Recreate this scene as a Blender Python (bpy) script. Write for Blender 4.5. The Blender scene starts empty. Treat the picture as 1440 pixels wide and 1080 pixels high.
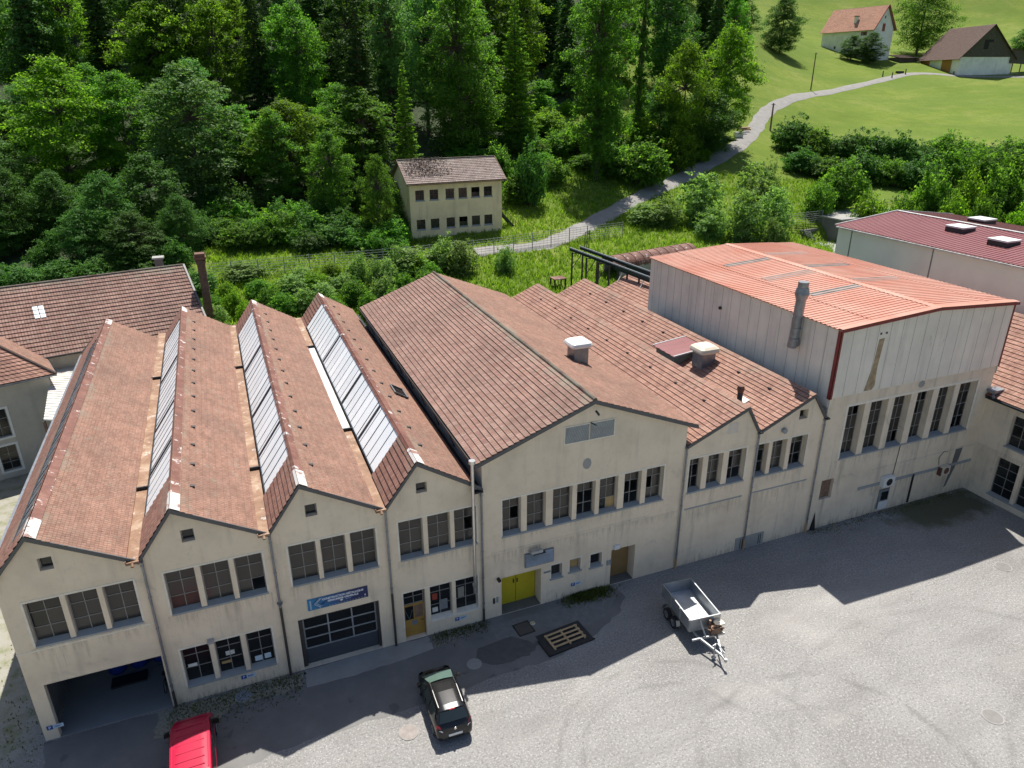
import bpy, math, random
import numpy as np
from mathutils import Vector, Matrix
from mathutils.geometry import tessellate_polygon

rnd = random.Random(11)
rng = np.random.default_rng(5)
rad = math.radians
scene = bpy.context.scene
COL = scene.collection

# ------------------------------------------------------------------ camera
F = 1012.284
YAW, PITCH, ROLL = rad(21.9986), rad(22.6403), rad(-0.1675)
CAM = np.array([0.0, -30.0, 27.358])


def cam_axes():
    cy, sy, cp, sp = math.cos(YAW), math.sin(YAW), math.cos(PITCH), math.sin(PITCH)
    fwd = np.array([sy * cp, cy * cp, -sp])
    right = np.array([cy, -sy, 0.0])
    up = np.cross(right, fwd)
    r2 = right * math.cos(ROLL) + up * math.sin(ROLL)
    u2 = -right * math.sin(ROLL) + up * math.cos(ROLL)
    return r2, u2, fwd


AX = np.array(cam_axes())
cam = bpy.data.cameras.new('camera')
cam.sensor_width = 36.0
cam.sensor_fit = 'HORIZONTAL'
cam.lens = F * 36.0 / 1440.0
cam.clip_start = 0.5
cam.clip_end = 3000.0
camo = bpy.data.objects.new('camera', cam)
COL.objects.link(camo)
r_, u_, f_ = AX
camo.matrix_world = Matrix(((r_[0], u_[0], -f_[0], CAM[0]), (r_[1], u_[1], -f_[1], CAM[1]), (r_[2], u_[2], -f_[2], CAM[2]), (0, 0, 0, 1)))
scene.camera = camo


def ray(u, v):
    return AX.T @ np.array([(u - 720) / F, -(v - 540) / F, 1.0])


def atz(u, v, z=0.0):
    d = ray(u, v)
    return CAM + d * (z - CAM[2]) / d[2]


def aty(u, v, y=0.0):
    d = ray(u, v)
    return CAM + d * (y - CAM[1]) / d[1]


def atx(u, v, x):
    d = ray(u, v)
    return CAM + d * (x - CAM[0]) / d[0]


def atd(u, v, dist):
    return CAM + ray(u, v) * dist


def onplane(u, v, p, n):
    d = ray(u, v)
    n = np.array(n)
    return CAM + d * (np.dot(np.array(p) - CAM, n) / np.dot(d, n))


# ------------------------------------------------------------------ world, sun
AZ, EL = rad(25.8), rad(63.5)
w = bpy.data.worlds.new('World')
scene.world = w
w.use_nodes = True
nt = w.node_tree
bg = nt.nodes['Background']
sky = nt.nodes.new('ShaderNodeTexSky')
sky.sky_type = 'NISHITA'
sky.sun_disc = False
sky.sun_elevation = EL
sky.sun_rotation = AZ
sky.altitude = 800
nt.links.new(sky.outputs[0], bg.inputs[0])
bg.inputs[1].default_value = 0.085
sky.dust_density = 2.5
sky.ozone_density = 0.6
sun = bpy.data.lights.new('sun', 'SUN')
sun.energy = 5.0
sun.angle = rad(0.5)
sun.color = (1.0, 0.95, 0.87)
suno = bpy.data.objects.new('sun', sun)
COL.objects.link(suno)
sd = Vector((math.sin(AZ) * math.cos(EL), math.cos(AZ) * math.cos(EL), math.sin(EL)))
suno.rotation_euler = sd.to_track_quat('Z', 'Y').to_euler()
suno.location = (0, 60, 90)
vs = scene.view_settings
vs.view_transform = 'Standard'
vs.look = 'None'
vs.exposure = 0.5
vs.gamma = 1.0
vs.use_curve_mapping = False
try:
    scene.cycles.use_adaptive_sampling = True
    scene.cycles.adaptive_threshold = 0.02
    scene.cycles.max_bounces = 6
    scene.cycles.diffuse_bounces = 3
    scene.cycles.glossy_bounces = 3
    scene.cycles.transmission_bounces = 4
    scene.cycles.sample_clamp_indirect = 6.0
    scene.cycles.use_denoising = True
except Exception:
    pass


# ------------------------------------------------------------------ materials
class Mt:
    def __init__(s, name):
        s.m = bpy.data.materials.new(name)
        s.m.use_nodes = True
        s.t = s.m.node_tree
        s.b = s.t.nodes['Principled BSDF']
        s.tc = s.t.nodes.new('ShaderNodeTexCoord')

    def n(s, kind, **kw):
        x = s.t.nodes.new(kind)
        for k, v in kw.items():
            setattr(x, k, v)
        return x

    def l(s, a, b):
        s.t.links.new(a, b)

    def put(s, sock, v):
        if hasattr(v, 'is_linked'):
            s.l(v, sock)
        elif isinstance(v, (tuple, list)) and len(v) == 3 and sock.type == 'RGBA':
            sock.default_value = (*v, 1)
        else:
            sock.default_value = v

    def co(s, scale=(1, 1, 1), uv=False, rot=0.0):
        mp = s.n('ShaderNodeMapping')
        mp.inputs['Scale'].default_value = scale
        mp.inputs['Rotation'].default_value = (0, 0, rot)
        s.l(s.tc.outputs['UV' if uv else 'Object'], mp.inputs[0])
        return mp.outputs[0]

    def noise(s, scale, detail=4, sc=(1, 1, 1), rough=0.55, uv=False, dist=0.0, rot=0.0):
        x = s.n('ShaderNodeTexNoise')
        x.inputs['Scale'].default_value = scale
        x.inputs['Detail'].default_value = detail
        x.inputs['Roughness'].default_value = rough
        x.inputs['Distortion'].default_value = dist
        s.l(s.co(sc, uv, rot), x.inputs['Vector'])
        return x.outputs[0]

    def ramp(s, f, pts):
        x = s.n('ShaderNodeValToRGB')
        e = x.color_ramp.elements
        while len(e) < len(pts):
            e.new(0.5)
        for el, (p, c) in zip(e, pts):
            el.position = p
            el.color = (*c, 1) if not isinstance(c, (int, float)) else (c, c, c, 1)
        s.l(f, x.inputs[0])
        return x.outputs[0]

    def mix(s, f, a, b, mode='MIX'):
        x = s.n('ShaderNodeMix', data_type='RGBA', blend_type=mode)
        s.put(x.inputs[0], f)
        s.put(x.inputs[6], a)
        s.put(x.inputs[7], b)
        return x.outputs[2]

    def math(s, op, a, b=0.0, c=0.0):
        x = s.n('ShaderNodeMath', operation=op)
        s.put(x.inputs[0], a)
        s.put(x.inputs[1], b)
        s.put(x.inputs[2], c)
        return x.outputs[0]

    def bump(s, h, strength=0.3, dist=0.02):
        x = s.n('ShaderNodeBump')
        x.inputs['Strength'].default_value = strength
        x.inputs['Distance'].default_value = dist
        s.l(h, x.inputs['Height'])
        s.l(x.outputs[0], s.b.inputs['Normal'])

    def out(s, col=None, rough=0.8, metal=0.0, spec=None):
        if col is not None:
            s.put(s.b.inputs['Base Color'], col)
        s.put(s.b.inputs['Roughness'], rough)
        s.put(s.b.inputs['Metallic'], metal)
        if spec is not None:
            s.b.inputs['Specular IOR Level'].default_value = spec
        return s.m


def sc3(c, k):
    return tuple(min(1.0, x * k) for x in c)


def plain(name, c, rough=0.6, metal=0.0, var=0.12, scale=3.0, spec=None):
    m = Mt(name)
    f = m.noise(scale, 5)
    c2 = m.ramp(f, [(0.3, sc3(c, 1 - var)), (0.7, sc3(c, 1 + var))])
    return m.out(c2, rough, metal, spec)


def plaster(name, c, stain=0.4, streak=0.3, grain=1.0):
    m = Mt(name)
    a = m.noise(0.45, 6)
    col = m.ramp(a, [(0.28, sc3(c, 0.84)), (0.5, c), (0.75, sc3(c, 1.1))])
    f2 = m.noise(2.4, 6, rough=0.7)
    col = m.mix(m.ramp(f2, [(0.5, 0.0), (0.75, 0.35)]), col, sc3((c[0] * 0.9, c[1] * 0.86, c[2] * 0.8), 0.8))
    st = m.noise(1.0, 5, sc=(1.5, 1.5, 0.13), rough=0.65)
    col = m.mix(m.ramp(st, [(0.54, 0.0), (0.72, streak)]), col, sc3((0.30, 0.27, 0.235), 1))
    g = m.noise(0.8, 7, rough=0.72, dist=0.6)
    col = m.mix(m.ramp(g, [(0.6, 0.0), (0.72, stain)]), col, (0.33, 0.32, 0.29))
    b = m.noise(14 * grain, 4)
    m.bump(b, 0.35, 0.02)
    return m.out(col, 0.9, spec=0.2)


def tile_mat(name, cols, row, colw=0.25, moss=0.35, dark=0.5, lich=(0.23, 0.24, 0.19), soft=0.0, jk=0.62):
    m = Mt(name)
    sp = m.n('ShaderNodeSeparateXYZ')
    m.l(m.tc.outputs['UV'], sp.inputs[0])
    u, v = sp.outputs[0], sp.outputs[1]
    cv = m.math('FLOOR', m.math('DIVIDE', v, row))
    us = m.math('DIVIDE', u, colw)
    cu = m.math('FLOOR', us)
    cb = m.n('ShaderNodeCombineXYZ')
    m.l(cu, cb.inputs[0])
    m.l(cv, cb.inputs[1])
    wn = m.n('ShaderNodeTexWhiteNoise', noise_dimensions='2D')
    m.l(cb.outputs[0], wn.inputs['Vector'])
    rowc = m.n('ShaderNodeTexWhiteNoise', noise_dimensions='1D')
    m.l(cv, rowc.inputs['W'])
    n = len(cols)
    col = m.ramp(wn.outputs[0], [(i / (n - 1), c) for i, c in enumerate(cols)])
    if soft:
        av = tuple(sum(c[i] for c in cols) / n for i in range(3))
        col = m.mix(soft, col, av)
    md = m.noise(0.9, 6, rough=0.75, sc=(1.0, 2.0, 1.0), uv=True)
    col = m.mix(m.ramp(md, [(0.5, 0.0), (0.68, 0.55)]), col, sc3(cols[2], 1.15))
    col = m.mix(m.ramp(md, [(0.32, 0.6), (0.48, 0.0)]), col, sc3(cols[0], 0.75))
    big = m.noise(0.22, 6, rough=0.65)
    col = m.mix(m.ramp(big, [(0.45, 0.0), (0.75, dark)]), col, (0.115, 0.075, 0.065))
    str_ = m.noise(0.8, 5, sc=(0.25, 1, 1), uv=True, rough=0.7)
    col = m.mix(m.ramp(str_, [(0.5, 0.0), (0.75, 0.4)]), col, (0.15, 0.10, 0.085))
    li = m.noise(1.7, 7, rough=0.75)
    col = m.mix(m.ramp(li, [(0.56, 0.0), (0.70, moss)]), col, lich)
    sp2 = m.noise(9, 3)
    col = m.mix(m.ramp(sp2, [(0.62, 0.0), (0.68, 0.6)]), col, (0.06, 0.045, 0.04))
    fr = m.math('FRACT', us)
    joint = m.math('LESS_THAN', fr, 0.13)
    col = m.mix(m.math('MULTIPLY', joint, jk), col, (0.045, 0.03, 0.026))
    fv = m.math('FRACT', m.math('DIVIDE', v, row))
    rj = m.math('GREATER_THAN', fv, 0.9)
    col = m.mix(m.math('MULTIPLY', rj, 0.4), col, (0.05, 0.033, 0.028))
    mo = m.math('ADD', m.math('MULTIPLY', v, -0.22), m.math('MULTIPLY', m.noise(0.5, 6, rough=0.7), 1.0))
    col = m.mix(m.ramp(mo, [(0.36, 0.0), (0.56, moss)]), col, lich)
    h = m.math('SINE', m.math('MULTIPLY', us, 2 * math.pi))
    h = m.math('ADD', m.math('MULTIPLY', h, 0.5), m.math('MULTIPLY', wn.outputs[0], 0.8))
    h = m.math('ADD', h, m.math('MULTIPLY', sp2, 1.0))
    m.bump(h, 0.5, 0.02)
    return m.out(col, 0.85, spec=0.25)


def rust_mat(name, c=(0.33, 0.14, 0.06), c2=(0.55, 0.33, 0.17), rough=0.6, metal=0.3, white=0.0):
    m = Mt(name)
    f = m.noise(0.9, 7, rough=0.7, dist=0.5)
    col = m.ramp(f, [(0.3, sc3(c, 0.6)), (0.5, c), (0.68, c2)])
    if white:
        g = m.noise(1.6, 5, rough=0.7)
        col = m.mix(m.ramp(g, [(0.6 if white < 0.95 else 0.42, 0.0), (0.63 if white < 0.95 else 0.47, white)]), col, (0.62, 0.60, 0.58))
    m.bump(m.noise(6, 4), 0.2, 0.02)
    return m.out(col, rough, metal)


def leaf_mat(name, c1, c2, tr=0.5, hue=0.022):
    m = Mt(name)
    oi = m.n('ShaderNodeObjectInfo')
    ge = m.n('ShaderNodeNewGeometry')
    c = m.ramp(ge.outputs['Random Per Island'], [(0.0, c1), (0.6, c2), (1.0, sc3(c2, 1.35))])
    cl = m.noise(0.35, 3)
    c = m.mix(m.ramp(cl, [(0.4, 0.0), (0.65, 0.6)]), c, sc3((c1[0] * 0.8, c1[1] * 0.9, c1[2]), 0.85))
    hs = m.n('ShaderNodeHueSaturation')
    m.l(c, hs.inputs['Color'])
    m.l(m.math('ADD', m.math('MULTIPLY', oi.outputs['Random'], hue), 0.508 - hue * 0.5), hs.inputs['Hue'])
    m.l(m.math('ADD', m.math('MULTIPLY', oi.outputs['Random'], 0.5), 0.75), hs.inputs['Value'])
    c = hs.outputs[0]
    m.out(c, 0.6, spec=0.15)
    t = m.n('ShaderNodeBsdfTranslucent')
    lit = m.mix(1.0, c, (2.1, 2.3, 1.0), 'MULTIPLY')
    m.l(lit, t.inputs[0])
    mx = m.n('ShaderNodeMixShader')
    mx.inputs[0].default_value = tr
    m.l(m.b.outputs[0], mx.inputs[1])
    m.l(t.outputs[0], mx.inputs[2])
    m.l(mx.outputs[0], m.t.nodes['Material Output'].inputs[0])
    return m.m


M = {}
M['plaster'] = plaster('beige_plaster', (0.80, 0.67, 0.515))
M['plaster_low'] = plaster('weathered_plaster', (0.68, 0.60, 0.51), 0.7, 0.85)
M['plaster_hall'] = plaster('hall_plaster', (0.77, 0.655, 0.51), 0.65, 0.6)
M['plaster_grey'] = plaster('grey_render', (0.52, 0.49, 0.43), 0.4, 0.3)
M['plaster_yellow'] = plaster('cream_render', (0.80, 0.66, 0.42), 0.3, 0.4)
M['white_wall'] = plaster('white_render', (0.82, 0.82, 0.80), 0.2, 0.25)
M['trim'] = plain('pale_trim', (0.80, 0.73, 0.62), 0.8, var=0.1)
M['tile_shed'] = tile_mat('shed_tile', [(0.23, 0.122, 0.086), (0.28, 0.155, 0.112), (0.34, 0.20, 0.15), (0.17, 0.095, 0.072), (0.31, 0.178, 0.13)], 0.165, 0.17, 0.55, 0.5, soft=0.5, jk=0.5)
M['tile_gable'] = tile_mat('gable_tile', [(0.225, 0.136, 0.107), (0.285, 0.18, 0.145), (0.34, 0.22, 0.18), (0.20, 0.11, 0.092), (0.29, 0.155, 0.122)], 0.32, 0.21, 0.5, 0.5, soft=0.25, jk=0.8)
M['tile_steep_shaded'] = tile_mat('steep_tile_shaded', [(0.21, 0.105, 0.08), (0.26, 0.135, 0.105), (0.31, 0.165, 0.13), (0.17, 0.085, 0.068)], 0.33, 0.22, 0.3, 0.5, soft=0.3, jk=0.8)  # darker copy of the roof tile: shade of grazing sun put into its colour
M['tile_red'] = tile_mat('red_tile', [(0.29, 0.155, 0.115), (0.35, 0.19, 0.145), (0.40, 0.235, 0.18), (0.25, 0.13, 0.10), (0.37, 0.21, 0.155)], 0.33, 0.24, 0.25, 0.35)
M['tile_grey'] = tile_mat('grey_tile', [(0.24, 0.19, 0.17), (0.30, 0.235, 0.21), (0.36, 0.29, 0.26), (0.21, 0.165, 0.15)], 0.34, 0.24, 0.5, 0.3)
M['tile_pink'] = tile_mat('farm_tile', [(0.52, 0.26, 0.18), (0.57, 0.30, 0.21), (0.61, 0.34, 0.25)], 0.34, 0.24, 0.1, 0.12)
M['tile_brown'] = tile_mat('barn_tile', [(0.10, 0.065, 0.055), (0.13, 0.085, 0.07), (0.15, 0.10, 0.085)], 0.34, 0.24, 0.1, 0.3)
M['verge'] = plain('verge_metal', (0.105, 0.105, 0.11), 0.55, 0.3)
M['zinc'] = plain('zinc_pipe', (0.25, 0.265, 0.29), 0.45, 0.6, var=0.2)
M['pipe_low'] = plain('cast_iron_foot', (0.055, 0.05, 0.05), 0.6, 0.2)
M['pipe_tan'] = plain('clay_foot', (0.42, 0.27, 0.15), 0.7)
M['copper'] = rust_mat('rusted_gutter', (0.27, 0.155, 0.095), (0.43, 0.32, 0.23), 0.7, 0.1, 0.5)
M['whitegutter'] = plain('pale_gutter', (0.50, 0.50, 0.49), 0.6, 0.1, var=0.25, scale=1.5)
M['ridgecap'] = rust_mat('red_ridge_cap', (0.18, 0.075, 0.055), (0.25, 0.125, 0.095), 0.65, 0.1, 0.8)
M['whitecap'] = rust_mat('flaking_pale_cap', (0.30, 0.17, 0.14), (0.42, 0.30, 0.26), 0.6, 0.0, 0.96)
M['black'] = plain('black_rubber', (0.012, 0.012, 0.013), 0.5)
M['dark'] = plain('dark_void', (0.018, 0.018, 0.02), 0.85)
M['steel_dark'] = plain('dark_steel', (0.03, 0.033, 0.038), 0.5, 0.4)
M['steel_blue'] = plain('blue_black_steel', (0.035, 0.045, 0.06), 0.45, 0.4)
M['galv'] = plain('galvanised_steel', (0.38, 0.40, 0.42), 0.42, 0.75, var=0.15, scale=2)
M['galv_in'] = plain('galvanised_floor', (0.55, 0.58, 0.60), 0.5, 0.6, var=0.15, scale=2)
M['inox'] = plain('stainless_flue', (0.62, 0.61, 0.59), 0.28, 0.9, var=0.06)
M['frame'] = plain('grey_window_frame', (0.25, 0.24, 0.225), 0.6)
M['frame_white'] = plain('pale_frame', (0.6, 0.6, 0.58), 0.6)
M['frame_brown'] = plain('brown_frame', (0.14, 0.06, 0.04), 0.6)
M['sill'] = plaster('grey_sill', (0.33, 0.345, 0.35), 0.5, 0.2)
M['concrete'] = plaster('concrete', (0.34, 0.335, 0.32), 0.5, 0.35)
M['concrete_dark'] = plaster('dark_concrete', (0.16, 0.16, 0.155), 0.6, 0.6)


def glass_mat(name, c, rough=0.15, var=0.35):
    m = Mt(name)
    f = m.noise(1.3, 5)
    ge = m.n('ShaderNodeNewGeometry')
    k = m.ramp(ge.outputs['Random Per Island'], [(0, sc3(c, 1 - var)), (1, sc3(c, 1 + var))])
    col = m.mix(m.ramp(f, [(0.45, 0.0), (0.7, 0.5)]), k, sc3((c[0] * 1.1, c[1], c[2] * 0.85), 1.5))
    return m.out(col, rough, 0.0, 0.5)


M['glass'] = glass_mat('dusty_glass', (0.032, 0.030, 0.028), 0.22, .7)
M['glass_dark'] = glass_mat('dark_glass', (0.012, 0.014, 0.016), 0.12)
M['board'] = plain('plywood_pane', (0.42, 0.29, 0.13), 0.7)
M['board_red'] = plain('red_backing', (0.075, 0.025, 0.022), 0.6)


def skyglass():
    m = Mt('skylight_glass')
    f = m.noise(0.7, 5, sc=(1, 0.4, 1))
    ge = m.n('ShaderNodeNewGeometry')
    k = m.ramp(ge.outputs['Random Per Island'], [(0, (0.74, 0.80, 0.84)), (1, (0.86, 0.91, 0.94))])
    col = m.mix(m.ramp(f, [(0.5, 0.0), (0.75, 0.35)]), k, (0.62, 0.67, 0.70))
    return m.out(col, 0.35, 0.0, 0.4)


M['skyglass'] = skyglass()


def corrug(name, c, fade=(0.62, 0.36, 0.27), f0=0.3):
    m = Mt(name)
    a = m.noise(0.25, 5)
    col = m.ramp(a, [(0.35, c), (0.65, tuple(x * (1 - f0) + y * f0 for x, y in zip(c, fade)))])
    b = m.noise(1.5, 6, sc=(0.4, 1, 1), rough=0.7)
    col = m.mix(m.ramp(b, [(0.55, 0.0), (0.72, 0.35)]), col, sc3(c, 0.45))
    return m.out(col, 0.5, 0.0, 0.4)


M['orange_metal'] = corrug('orange_sheet', (0.49, 0.20, 0.135), (0.58, 0.38, 0.30), 0.45)
M['maroon_metal'] = corrug('maroon_sheet', (0.20, 0.058, 0.062), (0.27, 0.12, 0.12))
M['maroon_dark'] = corrug('old_maroon_sheet', (0.12, 0.034, 0.03), (0.22, 0.07, 0.04))
M['redtrim'] = plain('red_corner_trim', (0.21, 0.035, 0.03), 0.5)


def cladding():
    m = Mt('grey_cladding')
    a = m.noise(0.5, 5)
    c = (0.80, 0.74, 0.645)
    col = m.ramp(a, [(0.3, sc3(c, 0.9)), (0.7, sc3(c, 1.08))])
    s = m.noise(1.0, 6, sc=(1.6, 1.6, 0.09), rough=0.7)
    col = m.mix(m.ramp(s, [(0.52, 0.0), (0.72, 0.45)]), col, (0.36, 0.345, 0.30))
    g = m.noise(1.1, 6, sc=(1, 1, 0.4), rough=0.7)
    col = m.mix(m.ramp(g, [(0.62, 0.0), (0.75, 0.45)]), col, (0.24, 0.235, 0.2))
    return m.out(col, 0.6, 0.0, 0.35)


M['cladding'] = cladding()
M['cladding_plain'] = plain('pale_green_cladding', (0.78, 0.79, 0.70), 0.6, var=0.06, scale=0.3)
M['seam'] = plain('cladding_seam', (0.36, 0.355, 0.335), 0.7)
M['ruststain'] = plain('rust_stain', (0.36, 0.27, 0.16), 0.8, var=0.3)
M['yellow'] = plain('yellow_paint', (0.56, 0.46, 0.02), 0.5, var=0.1, scale=1)
M['brown_door'] = plain('ochre_door', (0.30, 0.185, 0.075), 0.6, var=0.15, scale=1)
M['ochre'] = plain('ochre_wood', (0.42, 0.235, 0.05), 0.55, var=0.18, scale=2)
M['anthracite'] = plain('anthracite_panel', (0.06, 0.07, 0.085), 0.4, var=0.05)
M['alu'] = plain('aluminium', (0.40, 0.43, 0.46), 0.4, 0.5)
M['louvre'] = plain('louvre_grey', (0.25, 0.28, 0.32), 0.5, 0.4)
M['ventgrey'] = plain('vent_mesh_grey', (0.25, 0.27, 0.275), 0.6, 0.2, var=0.1)
M['rooflight'] = plain('aged_translucent_sheet', (0.21, 0.20, 0.185), 0.6, var=.35, scale=1.2)
M['wood'] = plain('raw_wood', (0.52, 0.37, 0.20), 0.75, var=0.2, scale=4)
M['oldwood'] = plain('weathered_wood', (0.19, 0.12, 0.085), 0.85, var=0.3, scale=4)
M['barnwood'] = plain('barn_boards', (0.085, 0.075, 0.062), 0.85, var=0.35, scale=3)
M['orangewood'] = plain('orange_door_wood', (0.36, 0.17, 0.045), 0.7, var=0.15)
M['white'] = plain('white_paint', (0.75, 0.75, 0.73), 0.4, var=0.04)
M['cream'] = plain('cream_plastic', (0.66, 0.60, 0.48), 0.5, var=0.06)
M['redpaint'] = plain('red_shutter', (0.30, 0.045, 0.03), 0.6)
M['bluep'] = plain('blue_plastic', (0.012, 0.03, 0.20), 0.4)
M['bark'] = plain('bark', (0.085, 0.068, 0.052), 0.9, var=0.35, scale=5)
M['rustsheet'] = rust_mat('rusty_corrugated', (0.15, 0.068, 0.05), (0.24, 0.125, 0.10), 0.75, 0.1, 0.5)
M['dirtywhite'] = plain('dirty_white_sheet', (0.62, 0.60, 0.56), 0.55, 0.1, var=0.18, scale=1.4)
M['carblack'] = plain('black_car_paint', (0.034, 0.034, 0.036), 0.2, 0.6, var=0.0, spec=0.8)
M['carred'] = plain('red_car_paint', (0.46, 0.016, 0.055), 0.28, 0.0, var=0.05, spec=0.5)
M['carglass'] = plain('car_glass', (0.02, 0.028, 0.028), 0.05, 0.0, var=0.0, spec=0.8)
M['carglass_green'] = plain('windscreen_glass', (0.10, 0.16, 0.135), 0.06, 0.0, var=0.05, spec=0.8)
M['chrome'] = plain('chrome', (0.7, 0.7, 0.7), 0.15, 1.0, var=0)
M['taillight'] = plain('red_lens', (0.45, 0.01, 0.02), 0.2, var=0)
M['tyre'] = plain('tyre_rubber', (0.018, 0.018, 0.019), 0.8)
M['rim'] = plain('wheel_rim', (0.33, 0.34, 0.35), 0.35, 0.7)
M['engine'] = plain('engine_brown', (0.20, 0.12, 0.08), 0.5, 0.3, var=0.4, scale=12)


def yard_mat():
    m = Mt('gravel_yard')
    f = m.noise(0.18, 6, rough=0.6)
    c = m.ramp(f, [(0.3, (0.22, 0.213, 0.203)), (0.5, (0.265, 0.259, 0.25)), (0.72, (0.31, 0.304, 0.294))])
    g = m.noise(7.5, 5, rough=0.85)
    c = m.mix(m.ramp(g, [(0.38, 0.9), (0.5, 0.0)]), c, (0.15, 0.147, 0.143))
    g2 = m.noise(10, 4, rough=0.85)
    c = m.mix(m.ramp(g2, [(0.53, 0.0), (0.63, 0.85)]), c, (0.50, 0.49, 0.475))
    st = m.noise(0.55, 6, sc=(0.3, 1.2, 1), rough=0.65, rot=0.5)
    c = m.mix(m.ramp(st, [(0.48, 0.0), (0.72, 0.5)]), c, (0.20, 0.194, 0.188))
    wt_ = m.noise(0.09, 5, sc=(1, 2.2, 1), rough=0.6, dist=0.4, rot=0.3)
    c = m.mix(m.ramp(wt_, [(0.55, 0.0), (0.68, 0.35)]), c, (0.40, 0.385, 0.36))
    sp = m.n('ShaderNodeSeparateXYZ')
    m.l(m.tc.outputs['Object'], sp.inputs[0])
    wob = m.math('MULTIPLY', m.noise(0.25, 2), 1.2)
    brk = m.ramp(m.noise(0.5, 4), [(0.4, 0.05), (0.6, 1.0)])
    for (cx, cy, r, wd, k) in TRACKS:
        dx = m.math('SUBTRACT', sp.outputs[0], cx)
        dy = m.math('SUBTRACT', sp.outputs[1], cy)
        d = m.math('SQRT', m.math('ADD', m.math('MULTIPLY', dx, dx), m.math('MULTIPLY', dy, dy)))
        d = m.math('ADD', d, wob)
        e = m.math('ABSOLUTE', m.math('SUBTRACT', d, r + 0.6))
        fac = m.ramp(e, [(0.0, k), (wd, 0.0)])
        c = m.mix(m.math('MULTIPLY', m.math('MULTIPLY', fac, brk), 0.75), c, (0.13, 0.126, 0.12))
    # mossy damp corner by the hall
    dx = m.math('SUBTRACT', sp.outputs[0], 44.0)
    dy = m.math('MULTIPLY', m.math('ADD', sp.outputs[1], 1.4), 2.6)
    d = m.math('SQRT', m.math('ADD', m.math('MULTIPLY', dx, dx), m.math('MULTIPLY', dy, dy)))
    d = m.math('ADD', m.math('DIVIDE', d, 9.0), m.math('MULTIPLY', m.noise(0.6, 5), 0.8))
    c = m.mix(m.ramp(d, [(0.75, 0.85), (1.1, 0.0)]), c, (0.085, 0.09, 0.05))
    # sparse grass on the strip beside the end wall
    gx = m.ramp(m.math('ADD', m.math('MULTIPLY', sp.outputs[0], -0.05), m.math('MULTIPLY', m.noise(0.4, 5), 0.35)), [(0.70, 0.0), (0.8, 0.8)])
    c = m.mix(gx, c, m.ramp(m.noise(1.2, 6), [(0.45, (0.34, 0.325, 0.27)), (0.58, (0.27, 0.265, 0.18)), (0.68, (0.17, 0.20, 0.08))]))
    m.bump(m.math('ADD', g, g2), 0.5, 0.03)
    return m.out(c, 0.95, spec=0.15)


TRACKS = []


def asphalt_mat():
    m = Mt('asphalt')
    f = m.noise(0.5, 6, rough=0.65)
    c = m.ramp(f, [(0.3, (0.155, 0.155, 0.152)), (0.55, (0.19, 0.188, 0.182)), (0.75, (0.24, 0.237, 0.228))])
    g = m.noise(1.2, 5, dist=0.8)
    c = m.mix(m.ramp(g, [(0.6, 0.0), (0.68, 0.5)]), c, (0.20, 0.195, 0.185))
    g = m.noise(0.9, 3, dist=0.3)
    c = m.mix(m.ramp(g, [(0.64, 0.0), (0.68, 0.55)]), c, (0.10, 0.10, 0.10))
    m.bump(m.noise(25, 3), 0.25, 0.01)
    return m.out(c, 0.85, spec=0.3)


def grass_ground():
    m = Mt('meadow_grass')
    f = m.noise(0.05, 6, rough=0.6)
    c = m.ramp(f, [(0.3, (0.105, 0.155, 0.024)), (0.5, (0.165, 0.215, 0.036)), (0.7, (0.215, 0.245, 0.062))])
    g = m.noise(0.5, 7, rough=0.7)
    c = m.mix(m.ramp(g, [(0.42, 0.5), (0.55, 0.0)]), c, (0.11, 0.175, 0.025))
    g2 = m.noise(0.16, 6, sc=(0.5, 1.4, 1), rough=0.7, rot=-0.5)
    c = m.mix(m.ramp(g2, [(0.52, 0.0), (0.7, 0.6)]), c, (0.235, 0.25, 0.075))
    g4 = m.noise(0.03, 5, sc=(1, 3.0, 1), rough=0.6, rot=0.6)
    c = m.mix(m.ramp(g4, [(0.45, 0.0), (0.62, 0.55)]), c, (0.10, 0.165, 0.03))
    g3 = m.noise(2.2, 6, rough=0.8)
    c = m.mix(m.ramp(g3, [(0.38, 0.5), (0.55, 0.0)]), c, (0.10, 0.16, 0.02))
    m.bump(m.noise(2.2, 6, rough=0.7), 0.6, 0.25)
    return m.out(c, 0.95, spec=0.1)


M['asphalt'] = asphalt_mat()
M['meadow'] = grass_ground()
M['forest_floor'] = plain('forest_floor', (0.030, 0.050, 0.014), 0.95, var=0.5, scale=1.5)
M['road'] = plain('pale_road', (0.245, 0.235, 0.222), 0.95, var=0.14, scale=0.8)
M['gravelstrip'] = None
LEAF = {
    'lime': leaf_mat('lime_leaf', (0.075, 0.135, 0.012), (0.155, 0.25, 0.022)),
    'mid': leaf_mat('mid_leaf', (0.055, 0.125, 0.018), (0.125, 0.225, 0.034)),
    'blue': leaf_mat('bluish_leaf', (0.075, 0.16, 0.042), (0.155, 0.28, 0.075), 0.3),
    'dark': leaf_mat('dark_leaf', (0.036, 0.092, 0.016), (0.082, 0.165, 0.03), 0.3),
    'conifer': leaf_mat('needle', (0.034, 0.08, 0.018), (0.08, 0.15, 0.034), 0.22),
    'larch': leaf_mat('larch_needle', (0.075, 0.135, 0.014), (0.16, 0.24, 0.028), 0.35),
    'willow': leaf_mat('willow_leaf', (0.1, 0.165, 0.045), (0.2, 0.285, 0.085), 0.38),
    'grass': leaf_mat('grass_blade', (0.10, 0.17, 0.02), (0.20, 0.29, 0.035), 0.4),
    'weed': leaf_mat('weed_leaf', (0.075, 0.10, 0.022), (0.15, 0.17, 0.05), 0.3),
    'dead': plain('dry_twigs', (0.17, 0.13, 0.10), 0.9, var=0.3),
}


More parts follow.
